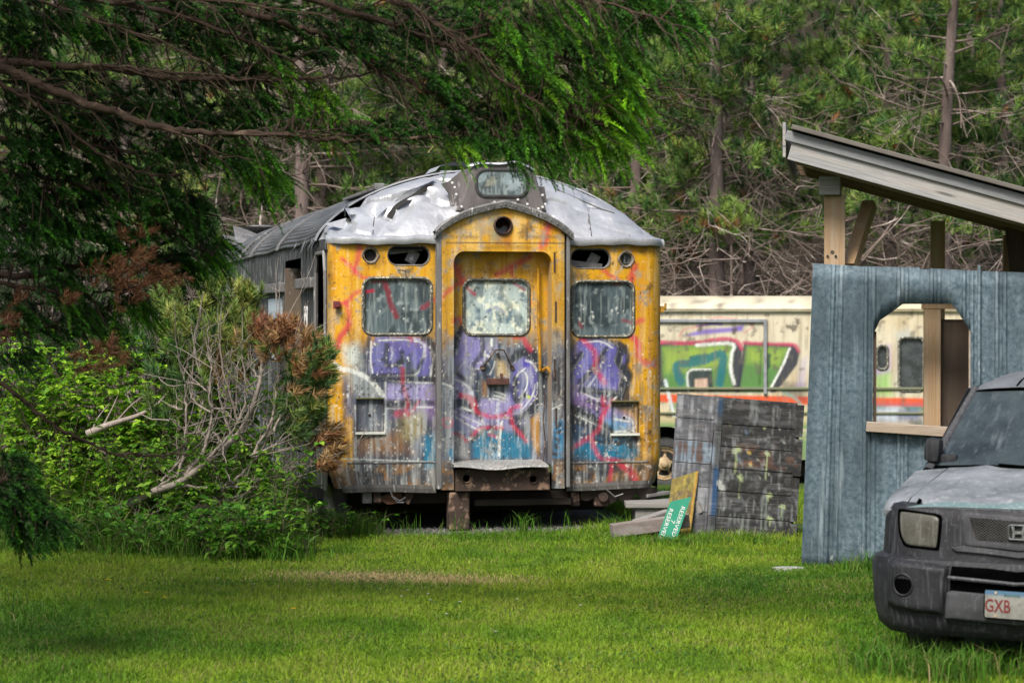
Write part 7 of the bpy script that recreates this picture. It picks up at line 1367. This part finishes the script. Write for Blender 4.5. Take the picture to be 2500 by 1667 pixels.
for (x, y, rx, ry, cnt, cl_) in ((2150, 180, 70, 90, 16, [GRNP, BLG, YGP]), (2100, 170, 60, 70, 14, [BRN, TAN]), (2200, 580, 60, 60, 14, [TAN, BRN]), (2100, 640, 70, 50, 12, [BRN, TAN]), (2180, 800, 70, 50, 18, [BRN, TAN]), (2250, 690, 40, 40, 8, [TAN, BRN]), (2050, 350, 110, 120, 44, [GRNP, GRNP, BLG, TAN]), (1980, 560, 110, 90, 40, [GRNP, BLG, BLG]), (2060, 480, 90, 90, 30, [GRNP, BLG, YGP]), (1880, 450, 90, 120, 26, [BLG, GRNP * .8]), (1950, 250, 110, 110, 30, [GRNP, BLG, TAN])):
    Cs, As, Cc = [], [], []
    for k in range(cnt):
        a, r_ = rgd.random() * 6.283, math.sqrt(rgd.random()); q = np.array(zb([(x + rx * r_ * math.cos(a), y + ry * r_ * math.sin(a))], D_L + .15 + rgd.normal() * .18)[0]) - off; d = np.array([.7 + rgd.normal() * .3, rgd.normal() * .3, .25]); Cs.append(q); As.append(d); Cc.append(cl_[rgd.integers(len(cl_))] * rgd.uniform(.8, 1.25))
    lst.append(tufts(Cs, As, 50, .05, .095, .0085, Cc, rgd, spread=(.30, 1.35), stem=.10))
for (x, y, rx, ry, cnt, cl_) in ((430, 800, 50, 60, 26, [GRNP, YGP]), (500, 850, 60, 60, 30, [GRNP, YGP, BLG]), (560, 820, 50, 60, 24, [GRNP, YGP]), (420, 900, 60, 60, 26, [GRNP, BLG]), (480, 960, 60, 50, 24, [GRNP, BLG]), (570, 910, 50, 50, 18, [GRNP, TAN]), (400, 1000, 50, 50, 18, [BLG, GRNP]), (610, 860, 40, 50, 14, [TAN, GRNP, YGP])):
    Cs, As, Cc = [], [], []
    for k in range(cnt):
        a, r_ = rgd.random() * 6.283, math.sqrt(rgd.random()); q = P(x + rx * r_ * math.cos(a), y + ry * r_ * math.sin(a), D_L + .35 + rgd.normal() * .18) - off; d = np.array([rgd.normal() * .35, rgd.normal() * .3, .8]); Cs.append(q); As.append(d); Cc.append(cl_[rgd.integers(len(cl_))] * rgd.uniform(.75, 1.25))
        lm2.tube([q - nrmz(d) * .16 + rgd.normal(size=3) * .02, q], [.006, .004], 4, cap=False)
    lst.append(tufts(Cs, As, 56, .055, .10, .0092, Cc, rgd, spread=(.30, 1.35), stem=.11))
V, F, c_ = join(lst); mesh_obj('needles', V, F, m_needle, dead, col=c_)
# the fallen silvery branch and a broken stick
a = smooth_path(zb([(585, 580), (700, 530), (820, 490), (940, 450), (1060, 380), (1130, 300)], 21.2), 18); o_ = np.array([a[0][0], a[0][1], 0]); fb2 = empty('fallen_branch', tuple(o_), 0, 'silvery fallen branch lying across the brambles', 'branch'); m = MB(); m.tube(a - o_, np.linspace(.036, .008, 18), 7)
for l in ([(820, 490), (900, 495), (925, 492)], [(690, 535), (760, 400), (800, 310)], [(800, 480), (880, 390), (970, 320)], [(620, 560), (660, 470), (740, 370)]): q = smooth_path(zb(l, 21.2), 8) - o_; m.tube(q, np.linspace(.010, .003, 8), 5)
m.build('branch_body', m_dead, fb2, smooth=True)
bush('bramble_shrub', -1.95, 21.2, 26, .3, .3, .75, 'dark green bramble under the rusty pine tips beside the railcar step', 'shrub', 9, (.75, .85, 1), .08, 'leafy shrubs in the thicket')
bush('bramble_shrub', -2.75, 21.5, 40, .5, .6, 1.15, 'dark green bramble behind the bare upright branches', 'shrub', 10, (.8, .9, 1), .085, 'leafy shrubs in the thicket')
# ------------------------------------------------------------------ the big spruce overhead
DS = 14.6
rgs = np.random.default_rng(99)
so = (-5.6, 15.2, 0); spruce = empty('spruce_tree', so, 0, 'large dark spruce spreading long drooping boughs across the upper corner', 'tree'); off = np.array(so)
tkm = MB(); hz_ = np.linspace(-.1, 11, 24); tkm.tube(np.stack([.08 * np.sin(hz_ * .7), .06 * np.cos(hz_ * .5), hz_], -1), np.linspace(.34, .09, 24), 14); tkm.build('trunk', m_bark, spruce, smooth=True)
L_ = [  # (pixels, depth at base, depth at tip, base radius)
    ([(-260, 170), (0, 153), (115, 161), (268, 168), (383, 188), (536, 195), (689, 191), (850, 188), (950, 170)], 14.9, 14.4, .040),
    ([(-260, 90), (0, 165), (77, 199), (153, 230), (268, 272), (383, 310), (498, 325), (689, 329), (850, 344), (982, 338), (1163, 331), (1300, 330)], 14.8, 14.0, .046),
    ([(-260, 60), (0, 203), (115, 275), (230, 367), (344, 421), (440, 432)], 14.6, 14.8, .022),
    ([(-200, -260), (300, -160), (700, -60), (953, 0), (1042, 44), (1131, 109), (1230, 200), (1330, 260), (1440, 300)], 14.2, 13.6, .036),
    ([(-200, -160), (400, -30), (700, 60), (800, 89), (921, 153), (990, 194), (1083, 242), (1184, 283), (1300, 300), (1400, 330)], 14.7, 14.2, .034),
    ([(-100, -300), (500, -120), (800, 12), (994, 73), (1103, 117), (1250, 130), (1400, 150), (1520, 190)], 14.4, 13.7, .034),
    ([(-100, -420), (600, -260), (1000, -120), (1250, -50), (1400, 0), (1520, 40), (1640, 40)], 13.9, 13.3, .036),
    ([(-260, 620), (0, 673), (119, 663), (199, 645), (289, 626), (397, 598), (452, 565), (513, 504)], 15.2, 15.6, .034),
    ([(-260, 640), (0, 691), (126, 713), (199, 717), (271, 713), (350, 700)], 15.0, 15.4, .022),
    ([(-260, 800), (0, 814), (72, 811), (180, 775), (275, 749), (325, 735)], 15.2, 15.6, .022),
    ([(-200, 860), (0, 937), (72, 991), (145, 1049), (217, 1081), (275, 1107), (361, 1110), (452, 1108)], 14.9, 15.3, .022),
    ([(-300, 1060), (-150, 1150), (0, 1190), (60, 1240), (120, 1280)], 13.6, 13.4, .020),
    ([(-260, 380), (0, 420), (150, 440), (300, 500), (400, 560), (520, 620)], 15.0, 15.2, .026),
    ([(-260, 300), (0, 340), (160, 350), (320, 370), (520, 390), (640, 420)], 15.2, 15.0, .028),
    ([(-260, 0), (100, 40), (300, 90), (500, 120), (700, 230), (780, 260)], 15.2, 14.8, .030),
    ([(-260, -80), (100, -20), (400, 30), (600, 100), (720, 150)], 14.6, 14.4, .030),
    ([(-260, 500), (0, 540), (130, 560), (300, 600), (420, 650)], 15.4, 15.5, .024),
]
limb_pts, lmb = [], MB()
for l, d0, d1, r0 in L_:
    n = 7 * len(l); px_ = smooth_path(np.array(l, float), n); dd = np.linspace(d0, d1, n); pts = np.array([P(a, b, d) for (a, b), d in zip(px_, dd)]) - off + rgs.normal(size=(n, 3)) * .006
    h0 = pts[0][2] + .25; pts = np.vstack([[(0.05, 0, h0)], pts]) ; r0 *= .78; rad = np.concatenate([[r0 * 1.15], np.linspace(r0, .005, n)]); lmb.tube(pts, rad, 7); limb_pts.append(pts)
nlimb = len(limb_pts)
for b_ in [0, 1, 2, 3, 4, 5, 6, 14, 15, 16]:
    for q in range(3):
        src = limb_pts[b_]; i0 = int(rgs.uniform(.15, .7) * len(src)); d = src[min(i0 + 6, len(src) - 1)] - src[i0]; d = d / (np.linalg.norm(d) + 1e-6); Lb = rgs.uniform(.5, 1.5); t_ = np.linspace(0, 1, 14)[:, None]; s_ = rgs.normal(size=3) * np.array([.1, .35, .22])
        pts = src[i0] + (d + s_) * Lb * t_ + np.array([0, 0, rgs.uniform(-.25, .2)]) * Lb * t_ ** 2 + rgs.normal(size=(14, 3)) * .010 * t_; W_ = pts + off; sx_ = 1250 + W_[:, 0] / W_[:, 1] * FPX; sy_ = HZ - (W_[:, 2] - CAMH) / W_[:, 1] * FPX
        if ((sx_ > 540) & (sy_ > 395)).any() or (sy_ > 560).any(): continue
        lmb.tube(pts, np.linspace(.013, .003, 14), 5); limb_pts.append(pts)
NL = len(limb_pts)
# unseen boughs above and beside the picture, added to shade the lawn
for k in range(44):
    a = rgs.uniform(-2.9, .5) if k < 22 else rgs.uniform(-1.5, -.8); z0 = rgs.uniform(3.6, 9.5) if k < 22 else rgs.uniform(5.2, 7.2); Lg = (1 - z0 / 12.5) * 4.2 * (1 if k < 22 else 2.8); tt_ = np.linspace(0, 1, 12)[:, None]; pts = np.array([0, 0, z0]) + np.array([math.cos(a), math.sin(a) * .8, 0]) * Lg * tt_ + np.array([0, 0, -1]) * (.9 * tt_ ** 1.5 * Lg * .3)
    lmb.tube(pts, np.linspace(.035, .006, 12), 5); limb_pts.append(pts)
lmb.build('limb', m_twig, spruce, smooth=True).name = 'limb'
allp = np.concatenate(limb_pts[:NL]); 
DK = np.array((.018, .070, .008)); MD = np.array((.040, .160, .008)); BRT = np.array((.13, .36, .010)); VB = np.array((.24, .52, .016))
CLS = [  # (x, y, rx, ry, count, tone 0 dark .. 1 bright, depth)
    (1640, 40, 60, 50, 46, .45, 13.3), (1560, 30, 70, 50, 40, .35, 13.4), (1480, 60, 70, 70, 40, .5, 13.5), (1520, 170, 50, 60, 36, .8, 13.6), (1519, 250, 55, 45, 44, 1.0, 13.8), (1480, 290, 70, 45, 50, .95, 13.8), (1440, 340, 80, 40, 48, .85, 13.8), (1345, 340, 70, 40, 40, .6, 13.9), (1264, 345, 55, 35, 26, .5, 13.9), (1190, 340, 40, 30, 12, .3, 14.0), (1330, 262, 90, 45, 44, .65, 13.9), (1240, 165, 80, 60, 44, .65, 13.9), (1285, 80, 90, 60, 46, .6, 13.8), (1184, 129, 60, 50, 26, .55, 14.1), (1385, 222, 90, 60, 50, .75, 13.8), (1430, 130, 70, 60, 34, .5, 13.8), (1204, 40, 90, 50, 36, .35, 14.1), (1385, 40, 100, 50, 44, .55, 13.7), (1130, 300, 90, 40, 26, .2, 14.2), (1260, 250, 70, 50, 30, .4, 14.2), (1120, 355, 30, 18, 9, .9, 14.2), (1062, 250, 60, 40, 14, .5, 14.3), (940, 315, 110, 22, 34, .12, 14.3), (820, 310, 50, 35, 20, .6, 14.4), (1050, 60, 80, 60, 24, .2, 14.2), (960, 120, 80, 60, 20, .15, 14.4), (1100, 200, 60, 60, 20, .3, 14.2),
    (670, 172, 50, 30, 24, .75, 14.7), (765, 250, 55, 50, 44, .8, 14.7), (730, 300, 60, 30, 26, .45, 14.6), (612, 268, 70, 50, 34, .3, 14.8), (612, 395, 60, 45, 40, .6, 14.9), (650, 440, 40, 45, 34, .8, 14.9), (566, 380, 50, 40, 24, .3, 14.9), (421, 383, 80, 50, 30, .15, 15), (268, 96, 60, 40, 30, .3, 15), (330, 110, 40, 30, 14, .5, 14.9), (191, 50, 80, 50, 40, .3, 15), (498, 77, 90, 60, 40, .2, 14.8), (383, 230, 90, 60, 34, .12, 15), (344, 478, 90, 50, 40, .2, 15.1), (191, 517, 100, 60, 50, .2, 15.2), (77, 306, 80, 80, 50, .12, 15), (77, 420, 90, 80, 60, .12, 15), (421, 536, 80, 45, 36, .3, 15.2), (470, 500, 45, 35, 22, .25, 15.2), (524, 608, 40, 35, 34, .8, 15.6), (470, 620, 50, 30, 26, .45, 15.6), (416, 645, 60, 35, 30, .35, 15.6), (145, 690, 60, 45, 30, .4, 15.2), (185, 725, 40, 45, 24, .5, 15.4), (318, 742, 50, 22, 26, .7, 15.6), (340, 760, 30, 30, 16, .8, 15.6), (253, 800, 50, 30, 16, .6, 15.6), (275, 830, 25, 30, 10, .7, 15.6), (150, 805, 60, 30, 10, .3, 15.4), (40, 760, 60, 50, 20, .15, 15.2), (300, 570, 70, 40, 30, .3, 15.3), (250, 640, 60, 25, 20, .25, 15.3), (60, 600, 90, 50, 24, .15, 15.1), (40, 860, 50, 30, 10, .12, 15.2), (130, 560, 60, 40, 30, .4, 15.2), (560, 180, 70, 30, 20, .15, 14.8), (700, 90, 110, 60, 34, .15, 14.7), (850, 60, 100, 60, 30, .15, 14.5), (620, 30, 110, 40, 36, .18, 14.7), (60, 60, 90, 70, 60, .12, 15), (60, 180, 90, 60, 40, .1, 15.1), (200, 230, 90, 60, 30, .1, 15.1), (200, 340, 90, 60, 44, .12, 15.1), (300, 300, 90, 60, 26, .1, 15.1), (480, 280, 90, 40, 26, .12, 15), (240, 430, 100, 60, 44, .12, 15.2), (60, 520, 90, 60, 40, .12, 15.2), (370, 20, 110, 50, 40, .2, 14.9),
    (30, 1220, 70, 40, 60, .10, 13.5), (100, 1270, 50, 40, 40, .10, 13.4), (20, 1140, 40, 40, 24, .10, 13.6), (60, 1300, 50, 25, 20, .08, 13.5), (-60, 1220, 60, 60, 40, .1, 13.6)]
tw = MB(); SB, SD_, SL, SC_ = [], [], [], []
for (x, y, rx, ry, cnt, tone, dep) in CLS:
    cnt = int(cnt * (1.35 if tone < .25 else 1.25))
    for k in range(cnt):
        a, r_ = rgs.random() * 6.283, math.sqrt(rgs.random()); q = P(x + rx * r_ * math.cos(a), y + ry * r_ * math.sin(a), dep + rgs.normal() * .16) - off
        d2 = ((allp - q) ** 2 * np.array([1, .5, 1])).sum(1) + np.where(allp[:, 0] > q[0] - .02, .35, 0); j = int(np.argmin(d2)); an = allp[j]
        d = q - an; d[2] *= .4; d = d / (np.linalg.norm(d) + 1e-6); d = d * .55 + np.array([.55 + .25 * rgs.normal(), .25 * rgs.normal(), -.30 - .40 * rgs.random() if tone > .4 else -.05 + .28 * rgs.normal()]); d /= np.linalg.norm(d)
        if k % 2 == 0: mid_ = (an + q) / 2 + np.array([0, 0, .05]) + rgs.normal(size=3) * .02; tw.tube(smooth_path([an, mid_, q], 6), np.linspace(.006, .0028, 6), 4, cap=False)
        for s_ in range(2 if tone < .4 else 1):
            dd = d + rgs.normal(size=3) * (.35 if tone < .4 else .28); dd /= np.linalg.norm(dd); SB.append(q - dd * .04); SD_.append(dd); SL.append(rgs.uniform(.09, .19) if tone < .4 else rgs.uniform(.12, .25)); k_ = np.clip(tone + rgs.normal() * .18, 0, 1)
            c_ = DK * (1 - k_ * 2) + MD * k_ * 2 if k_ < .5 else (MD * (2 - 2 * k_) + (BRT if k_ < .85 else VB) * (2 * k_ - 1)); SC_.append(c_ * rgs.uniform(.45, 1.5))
for b_, pts in enumerate(limb_pts[NL:]):
    for k in range(46 if b_ < 22 else 140):
        i = rgs.uniform(.25, .99) * (len(pts) - 1.01); j = int(i); q = pts[j] * (1 - i + j) + pts[j + 1] * (i - j); dd = rgs.normal(size=3); dd[2] = -.3 + .2 * dd[2]; dd /= np.linalg.norm(dd); q = q + dd * rgs.uniform(.05, .45); SB.append(q); SD_.append(dd); SL.append(.22); SC_.append(DK * 1.2)
# dead fine twigs fanning from the limbs
for pts in limb_pts[:NL]:
    ll = np.linalg.norm(np.diff(pts[1:], axis=0), axis=1).sum()
    for k in range(int(ll * 22)):
        i = 1 + rgs.random() ** 1.1 * (len(pts) - 2.1); j = int(i); p = pts[j] * (1 - i + j) + pts[j + 1] * (i - j); ax_ = nrmz(pts[j + 1] - pts[j]); s_ = rgs.normal(size=3) * np.array([.5, .8, .6]); d = nrmz(ax_ * .75 + s_ * .6); Lt = rgs.uniform(.10, .55) * (.6 + .4 * rgs.random()); b = p + d * Lt * .5 + rgs.normal(size=3) * .02; e = p + d * Lt + np.array([0, 0, -.10 * Lt + .06 * rgs.normal()]); tw.tube(smooth_path([p, b, e], 6), np.linspace(.0042, .0012, 6), 3, cap=False)
        if rgs.random() < .5: e2 = b + nrmz(d + rgs.normal(size=3) * .5) * Lt * .45; tw.tube([b, (b + e2) / 2 + rgs.normal(size=3) * .01, e2], [.0025, .002, .001], 3, cap=False)
tw.build('twigs', m_twig, spruce)
SB, SD_, SL, SC_ = map(np.array, (SB, SD_, SL, SC_)); N = len(SB); K = 120
kk = np.tile(np.linspace(0, 1, K), N); A2 = np.repeat(SD_, K, 0); Ls = np.repeat(SL, K); drp = np.zeros((N * K, 3)); drp[:, 2] = -.42 * Ls * kk ** 2
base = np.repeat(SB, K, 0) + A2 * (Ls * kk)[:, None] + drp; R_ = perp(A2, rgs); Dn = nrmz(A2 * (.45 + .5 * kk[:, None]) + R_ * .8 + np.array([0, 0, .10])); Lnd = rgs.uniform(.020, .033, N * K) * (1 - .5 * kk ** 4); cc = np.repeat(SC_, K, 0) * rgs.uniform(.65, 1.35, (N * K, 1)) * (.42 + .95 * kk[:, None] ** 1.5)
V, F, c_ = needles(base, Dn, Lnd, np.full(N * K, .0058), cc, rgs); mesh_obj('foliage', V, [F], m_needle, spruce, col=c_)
dd_ = []
for (x, y, rx, ry, cnt) in ((300, 690, 60, 40, 26), (270, 665, 50, 30, 16), (390, 680, 30, 30, 18), (345, 640, 25, 20, 10), (350, 575, 12, 8, 5), (292, 575, 10, 8, 4), (40, 735, 12, 10, 5), (160, 742, 14, 10, 6), (10, 790, 20, 30, 12), (210, 880, 60, 30, 20), (265, 860, 25, 25, 10)):
    Cs = [P(x + rx * rgs.normal() * .6, y + ry * rgs.normal() * .6, 14.9 + rgs.normal() * .15) - off for _ in range(cnt)]; As = [np.array([.5 + .4 * rgs.normal(), .3 * rgs.normal(), .3 + .4 * rgs.normal()]) for _ in range(cnt)]; dd_.append(tufts(Cs, As, 40, .03, .06, .0055, [np.array((.20, .085, .04)) * rgs.uniform(.5, 1.3) for _ in range(cnt)], rgs, stem=.08))
V, F, c_ = join(dd_); mesh_obj('dead_needles', V, F, m_needle, spruce, col=c_)

# ------------------------------------------------------------------ the pine wood behind
m_trunk = grunge('pine_trunk_bark', (.19, .145, .13), (.08, .06, .052), 5, (1, 1, .3), c=(.24, .205, .19), cscale=7, cthr=.6, rough=.95, bump=.03, bscale=14)
m_wood = grunge('dead_pine_twigs', (.21, .165, .14), (.10, .076, .062), 3, c=(.40, .35, .31), cscale=1.2, cthr=.58, rough=.95)
m_pneed = leafy('pine_needle', .28, .6)
PG = np.array((.125, .235, .046)); PG2 = np.array((.21, .32, .064)); PG3 = np.array((.045, .115, .030)); PBR = np.array((.42, .20, .085))
def make_pine(seed, live0=3.6, H=13.0, r0=.19, two=False):
    rg = np.random.default_rng(seed); root = empty('pine_tree', (0, 0, 0), 0); tk = MB(); z = np.linspace(-.3, H, 20); lx = rg.normal() * .035; ax = lambda zz: np.stack([lx * zz + .12 * np.sin(zz * .6 + seed), .05 * np.cos(zz * .5 + seed), zz], -1)
    tk.tube(ax(z), np.linspace(r0, .05, 20), 10); tk.build('trunk', m_trunk, root, smooth=True)
    dm = MB(); 
    def twig(p, d, L, r, depth):
        n_ = 7; s_ = perp(np.array([d]), rg)[0] * rg.normal() * .35; t_ = np.linspace(0, 1, n_)[:, None]; pts = p + d * L * t_ + (s_ + np.array([0, 0, rg.uniform(-.45, .25)])) * L * t_ ** 2 * .6 + rg.normal(size=(n_, 3)) * L * .018 * t_; dm.tube(pts, np.linspace(r, r * .35, n_), 4 if depth else 5, cap=False)
        if depth < 2:
            for k in range(5 if depth == 0 else 3):
                i = rg.integers(2, n_ - 1); twig(pts[i], nrmz(d + rg.normal(size=3) * .75), L * rg.uniform(.28, .6), r * .55, depth + 1)
        return pts
    for k in range(66):
        z_ = rg.uniform(.3, 7.5); a = rg.random() * 6.283; twig(ax(np.array([z_]))[0], nrmz(np.array([math.cos(a), math.sin(a), rg.uniform(-.4, .45)])), rg.uniform(.9, 2.6), rg.uniform(.012, .025), 0)
    Cs, As, Cc, can = [], [], [], MB()
    for k in range(40):
        z_ = live0 + (H - live0) * (k + rg.random()) / 40; a = rg.random() * 6.283; L = (1.25 + 1.3 * (1 - (z_ - live0) / (H - live0))) * rg.uniform(.6, 1.1); pts = twig(ax(np.array([z_]))[0], nrmz(np.array([math.cos(a), math.sin(a), rg.uniform(-.05, .35)])), L, .026, 1)
        for q in range(int(rg.integers(4, 60))):
            i = rg.integers(3, 7); c0 = pts[min(i, 6)] + rg.normal(size=3) * np.array([.22, .22, .14]); d = np.array([math.cos(a) * .5 + rg.normal() * .4, math.sin(a) * .5 + rg.normal() * .4, .8]); Cs.append(c0); As.append(d); Cc.append(PBR * rg.uniform(.6, 1.1) if rg.random() < .022 else (PG, PG2, PG3)[rg.integers(3)] * rg.uniform(.7, 1.35))
            if rg.random() < .22: dn = nrmz(np.array(d)); can.tube([c0 + dn * .10, c0 + dn * .24], [.014, .009], 4, col=np.array((.44, .38, .17)) if rg.random() < .8 else np.array((.45, .22, .07)))
    V, F, c_ = tufts(Cs, As, 34, .12, .24, .019, Cc, rg, stem=.16); can.V.append(V); can.F.append(F + can.n); can.col.append(c_); can.hascol = True; can.build('crown', m_pneed, root); dm.build('dead_branches', m_wood, root)
    return root
variants = [make_pine(s_, l_, h_, r_) for s_, l_, h_, r_ in ((201, 3.4, 12.5, .19), (202, 4.2, 13.5, .18), (203, 3.2, 12.0, .16), (204, 4.8, 13.5, .20), (205, 3.8, 12.0, .15))]
used = [False] * 5
def place_pine(v, px_, D, rot, sc, label, group):
    src = variants[v]
    if not used[v]: r = src; used[v] = True
    else:
        r = src.copy(); C.objects.link(r)
        for ch in list(src.children): c = ch.copy(); C.objects.link(c); c.parent = r
    X = (px_ - 1250) / FPX * D; r.location = (X, D, float(ground_z(X, D))); r.rotation_euler = (0, 0, rot); r.scale = (sc, sc, sc); tag(r, label, 'tree', group)
GP = 'pines standing behind the coach and the railcar'
front = [(735, 46.5, 1, 'pine trunk of the close pair above the railcar roof, its thicker half'), (772, 48.0, 3, 'pine trunk of the close pair above the railcar roof, its thinner half'), (1042, 49.5, 4, 'pine with a straight bare trunk behind the railcar number board'), (1440, 51, 3, 'pine with bare grey limbs over the shoulder of the silver roof'), (1560, 48.5, 2, 'pine full of needles just past the spruce tips'), (1788, 45.2, 0, 'pine with a pinkish trunk rising straight over the graffiti coach'), (1822, 46.6, 4, 'slim pine close beside the pinkish trunk over the coach'), (2163, 49.5, 4, 'thin pine trunk seen between the shed posts'), (2298, 46, 1, 'pine with a thick trunk over the middle of the shed roof'), (2440, 50.5, 2, 'pine above the low end of the shed roof at the frame edge'), (330, 47.5, 2, 'pine half hidden behind the upper spruce boughs'), (560, 51, 0, 'pine behind the torn end of the railcar roof'), (110, 49, 3, 'pine almost hidden behind the spruce at the frame edge')]
for k, (px_, D, v, lb) in enumerate(front): place_pine(v, px_, D, rgs.random() * 6.28, rgs.uniform(.92, 1.08), lb, GP)
for k in range(24):
    place_pine(int(rgs.integers(5)), rgs.uniform(-250, 2750), 52.5 + 12 * rgs.random(), rgs.random() * 6.28, rgs.uniform(.95, 1.25), 'dim pine deep in the shaded wood behind the front row', 'pines deep in the shaded wood')
# brushwood tangle and the thick far part of the wood
bm2 = MB()
for k in range(3200):
    X = rgs.uniform(-9.5, 12); Y = rgs.uniform(41.5, 47); p = np.array([X, Y, float(ground_z(X, Y)) + abs(rgs.normal()) * 1.7]); a = rgs.random() * 6.283; d = np.array([math.cos(a), math.sin(a) * .5, rgs.normal() * .45]); L = rgs.uniform(.6, 2.0); t_ = np.linspace(0, 1, 7)[:, None]; s_ = rgs.normal(size=3) * .5; pts = p + d * L * t_ + s_ * L * t_ ** 2 * .7 + rgs.normal(size=(7, 3)) * .015; bm2.tube(pts, np.linspace(rgs.uniform(.008, .021), .004, 7), 4, cap=False)
tag(bm2.build('brushwood', m_wood), kind='stuff')
# the one orange-tipped low bough over the coach
rg = rgs; bo = P(1785, 560, 44.6); lb_ = empty('young_pine', (bo[0], bo[1], float(ground_z(bo[0], bo[1]))), 0, 'young pine with a yellow green tuft and rusty tips over the coach', 'tree', None); o_ = np.array([bo[0], bo[1], float(ground_z(bo[0], bo[1]))]); m = MB(); m.tube([(0, .1, -.1), (.02, .05, 1.5), (0, 0, bo[2] - o_[2] - .2)], [.05, .035, .02], 6)
Cs, As, Cc = [], [], []
for k in range(60):
    q = P(1785 + 62 * rg.normal() * .6, 530 + 42 * rg.normal() * .6 + 10, 44.6 + rg.normal() * .25) - o_; Cs.append(q); As.append(np.array([rg.normal() * .4, rg.normal() * .4, 1])); Cc.append((PG2 * 1.25, PG2, PG)[rg.integers(3)])
    if k % 3 == 0: m.tube([(0, 0, bo[2] - o_[2] - .3), q], [.012, .006], 4)
for k in range(16): q = P(1748 + 45 * rg.normal() * .5, 556 + 14 * rg.normal() * .6, 44.4) - o_; Cs.append(q); As.append(np.array([rg.normal() * .4, -.3, .7])); Cc.append(PBR * 1.1)
V, F, c_ = tufts(Cs, As, 34, .10, .19, .014, Cc, rg, stem=.14); mesh_obj('crown', V, [F], m_pneed, lb_, col=c_); m.build('trunk', m_wood, lb_)
n = 2600; X = rgs.uniform(-26, 28, n); Y = rgs.uniform(60, 84, n); Z = ground_z(X, Y) + rgs.uniform(0, 13, n); V, F, c_ = tufts(np.stack([X, Y, Z], -1), np.stack([rgs.normal(size=n) * .4, rgs.normal(size=n) * .4, np.ones(n)], -1), 26, .25, .7, .06, PG3[None] * rgs.uniform(.4, 1.0, (n, 1)), rgs, stem=.4); tag(mesh_obj('forest', V, [F], m_pneed, col=c_), kind='stuff')

# ------------------------------------------------------------------ small flowers in the lawn
m_pet = grunge('yellow_petals', (.75, .50, .02), (.62, .38, .02), 40, rough=.7); m_fst = grunge('flower_stalk', (.10, .17, .04), (.08, .13, .03), 20, rough=.8)
def flower(name, px_, py_, mat, r_, label, group, hh=.05, cat='flower'):
    D = CAMH * FPX / (py_ - HZ); X = (px_ - 1250) / FPX * D; z = float(ground_z(X, D)); o = empty(name, (X, D, z), 0, label, cat, group); m = MB(); m.tube([(0, 0, 0), (.004, 0, hh * .6), (0, 0, hh)], .002, 4); m.build('stalk', m_fst, o); m = MB()
    for k in range(22): a = k * 2.4; e = .2 + .8 * (k / 22); m.add([(0, 0, hh), (r_ * e * math.cos(a - .18), r_ * e * math.sin(a - .18), hh + r_ * .45 * (1.2 - e)), (r_ * e * 1.15 * math.cos(a), r_ * e * 1.15 * math.sin(a), hh + r_ * .35 * (1.2 - e)), (r_ * e * math.cos(a + .18), r_ * e * math.sin(a + .18), hh + r_ * .45 * (1.2 - e))], np.array([(0, 1, 2, 3)]))
    m.build('flower_head', mat, o)
for px_, py_, lb in ((262, 1436, 'yellow dandelion nearest the edge of the tree shade, upper one'), (357, 1470, 'largest yellow dandelion out in the open lawn'), (400, 1483, 'small yellow dandelion just past the largest one'), (716, 1518, 'lone yellow dandelion in the middle of the lawn')): flower('dandelion', px_, py_, m_pet, .022, lb, 'dandelions in the lawn', .06)
m_clo = grunge('white_clover_heads', (.62, .60, .55), (.5, .46, .42), 40, rough=.8)
for px_, py_ in ((1045, 1465), (1050, 1484), (995, 1455), (1122, 1489), (980, 1474), (926, 1453), (1263, 1478), (1418, 1494), (530, 1428), (618, 1442), (1210, 1570), (1090, 1525)): flower('clover', px_, py_, m_clo, .014, 'tiny white clover flower in the mown grass', 'white clover in the lawn', .045)
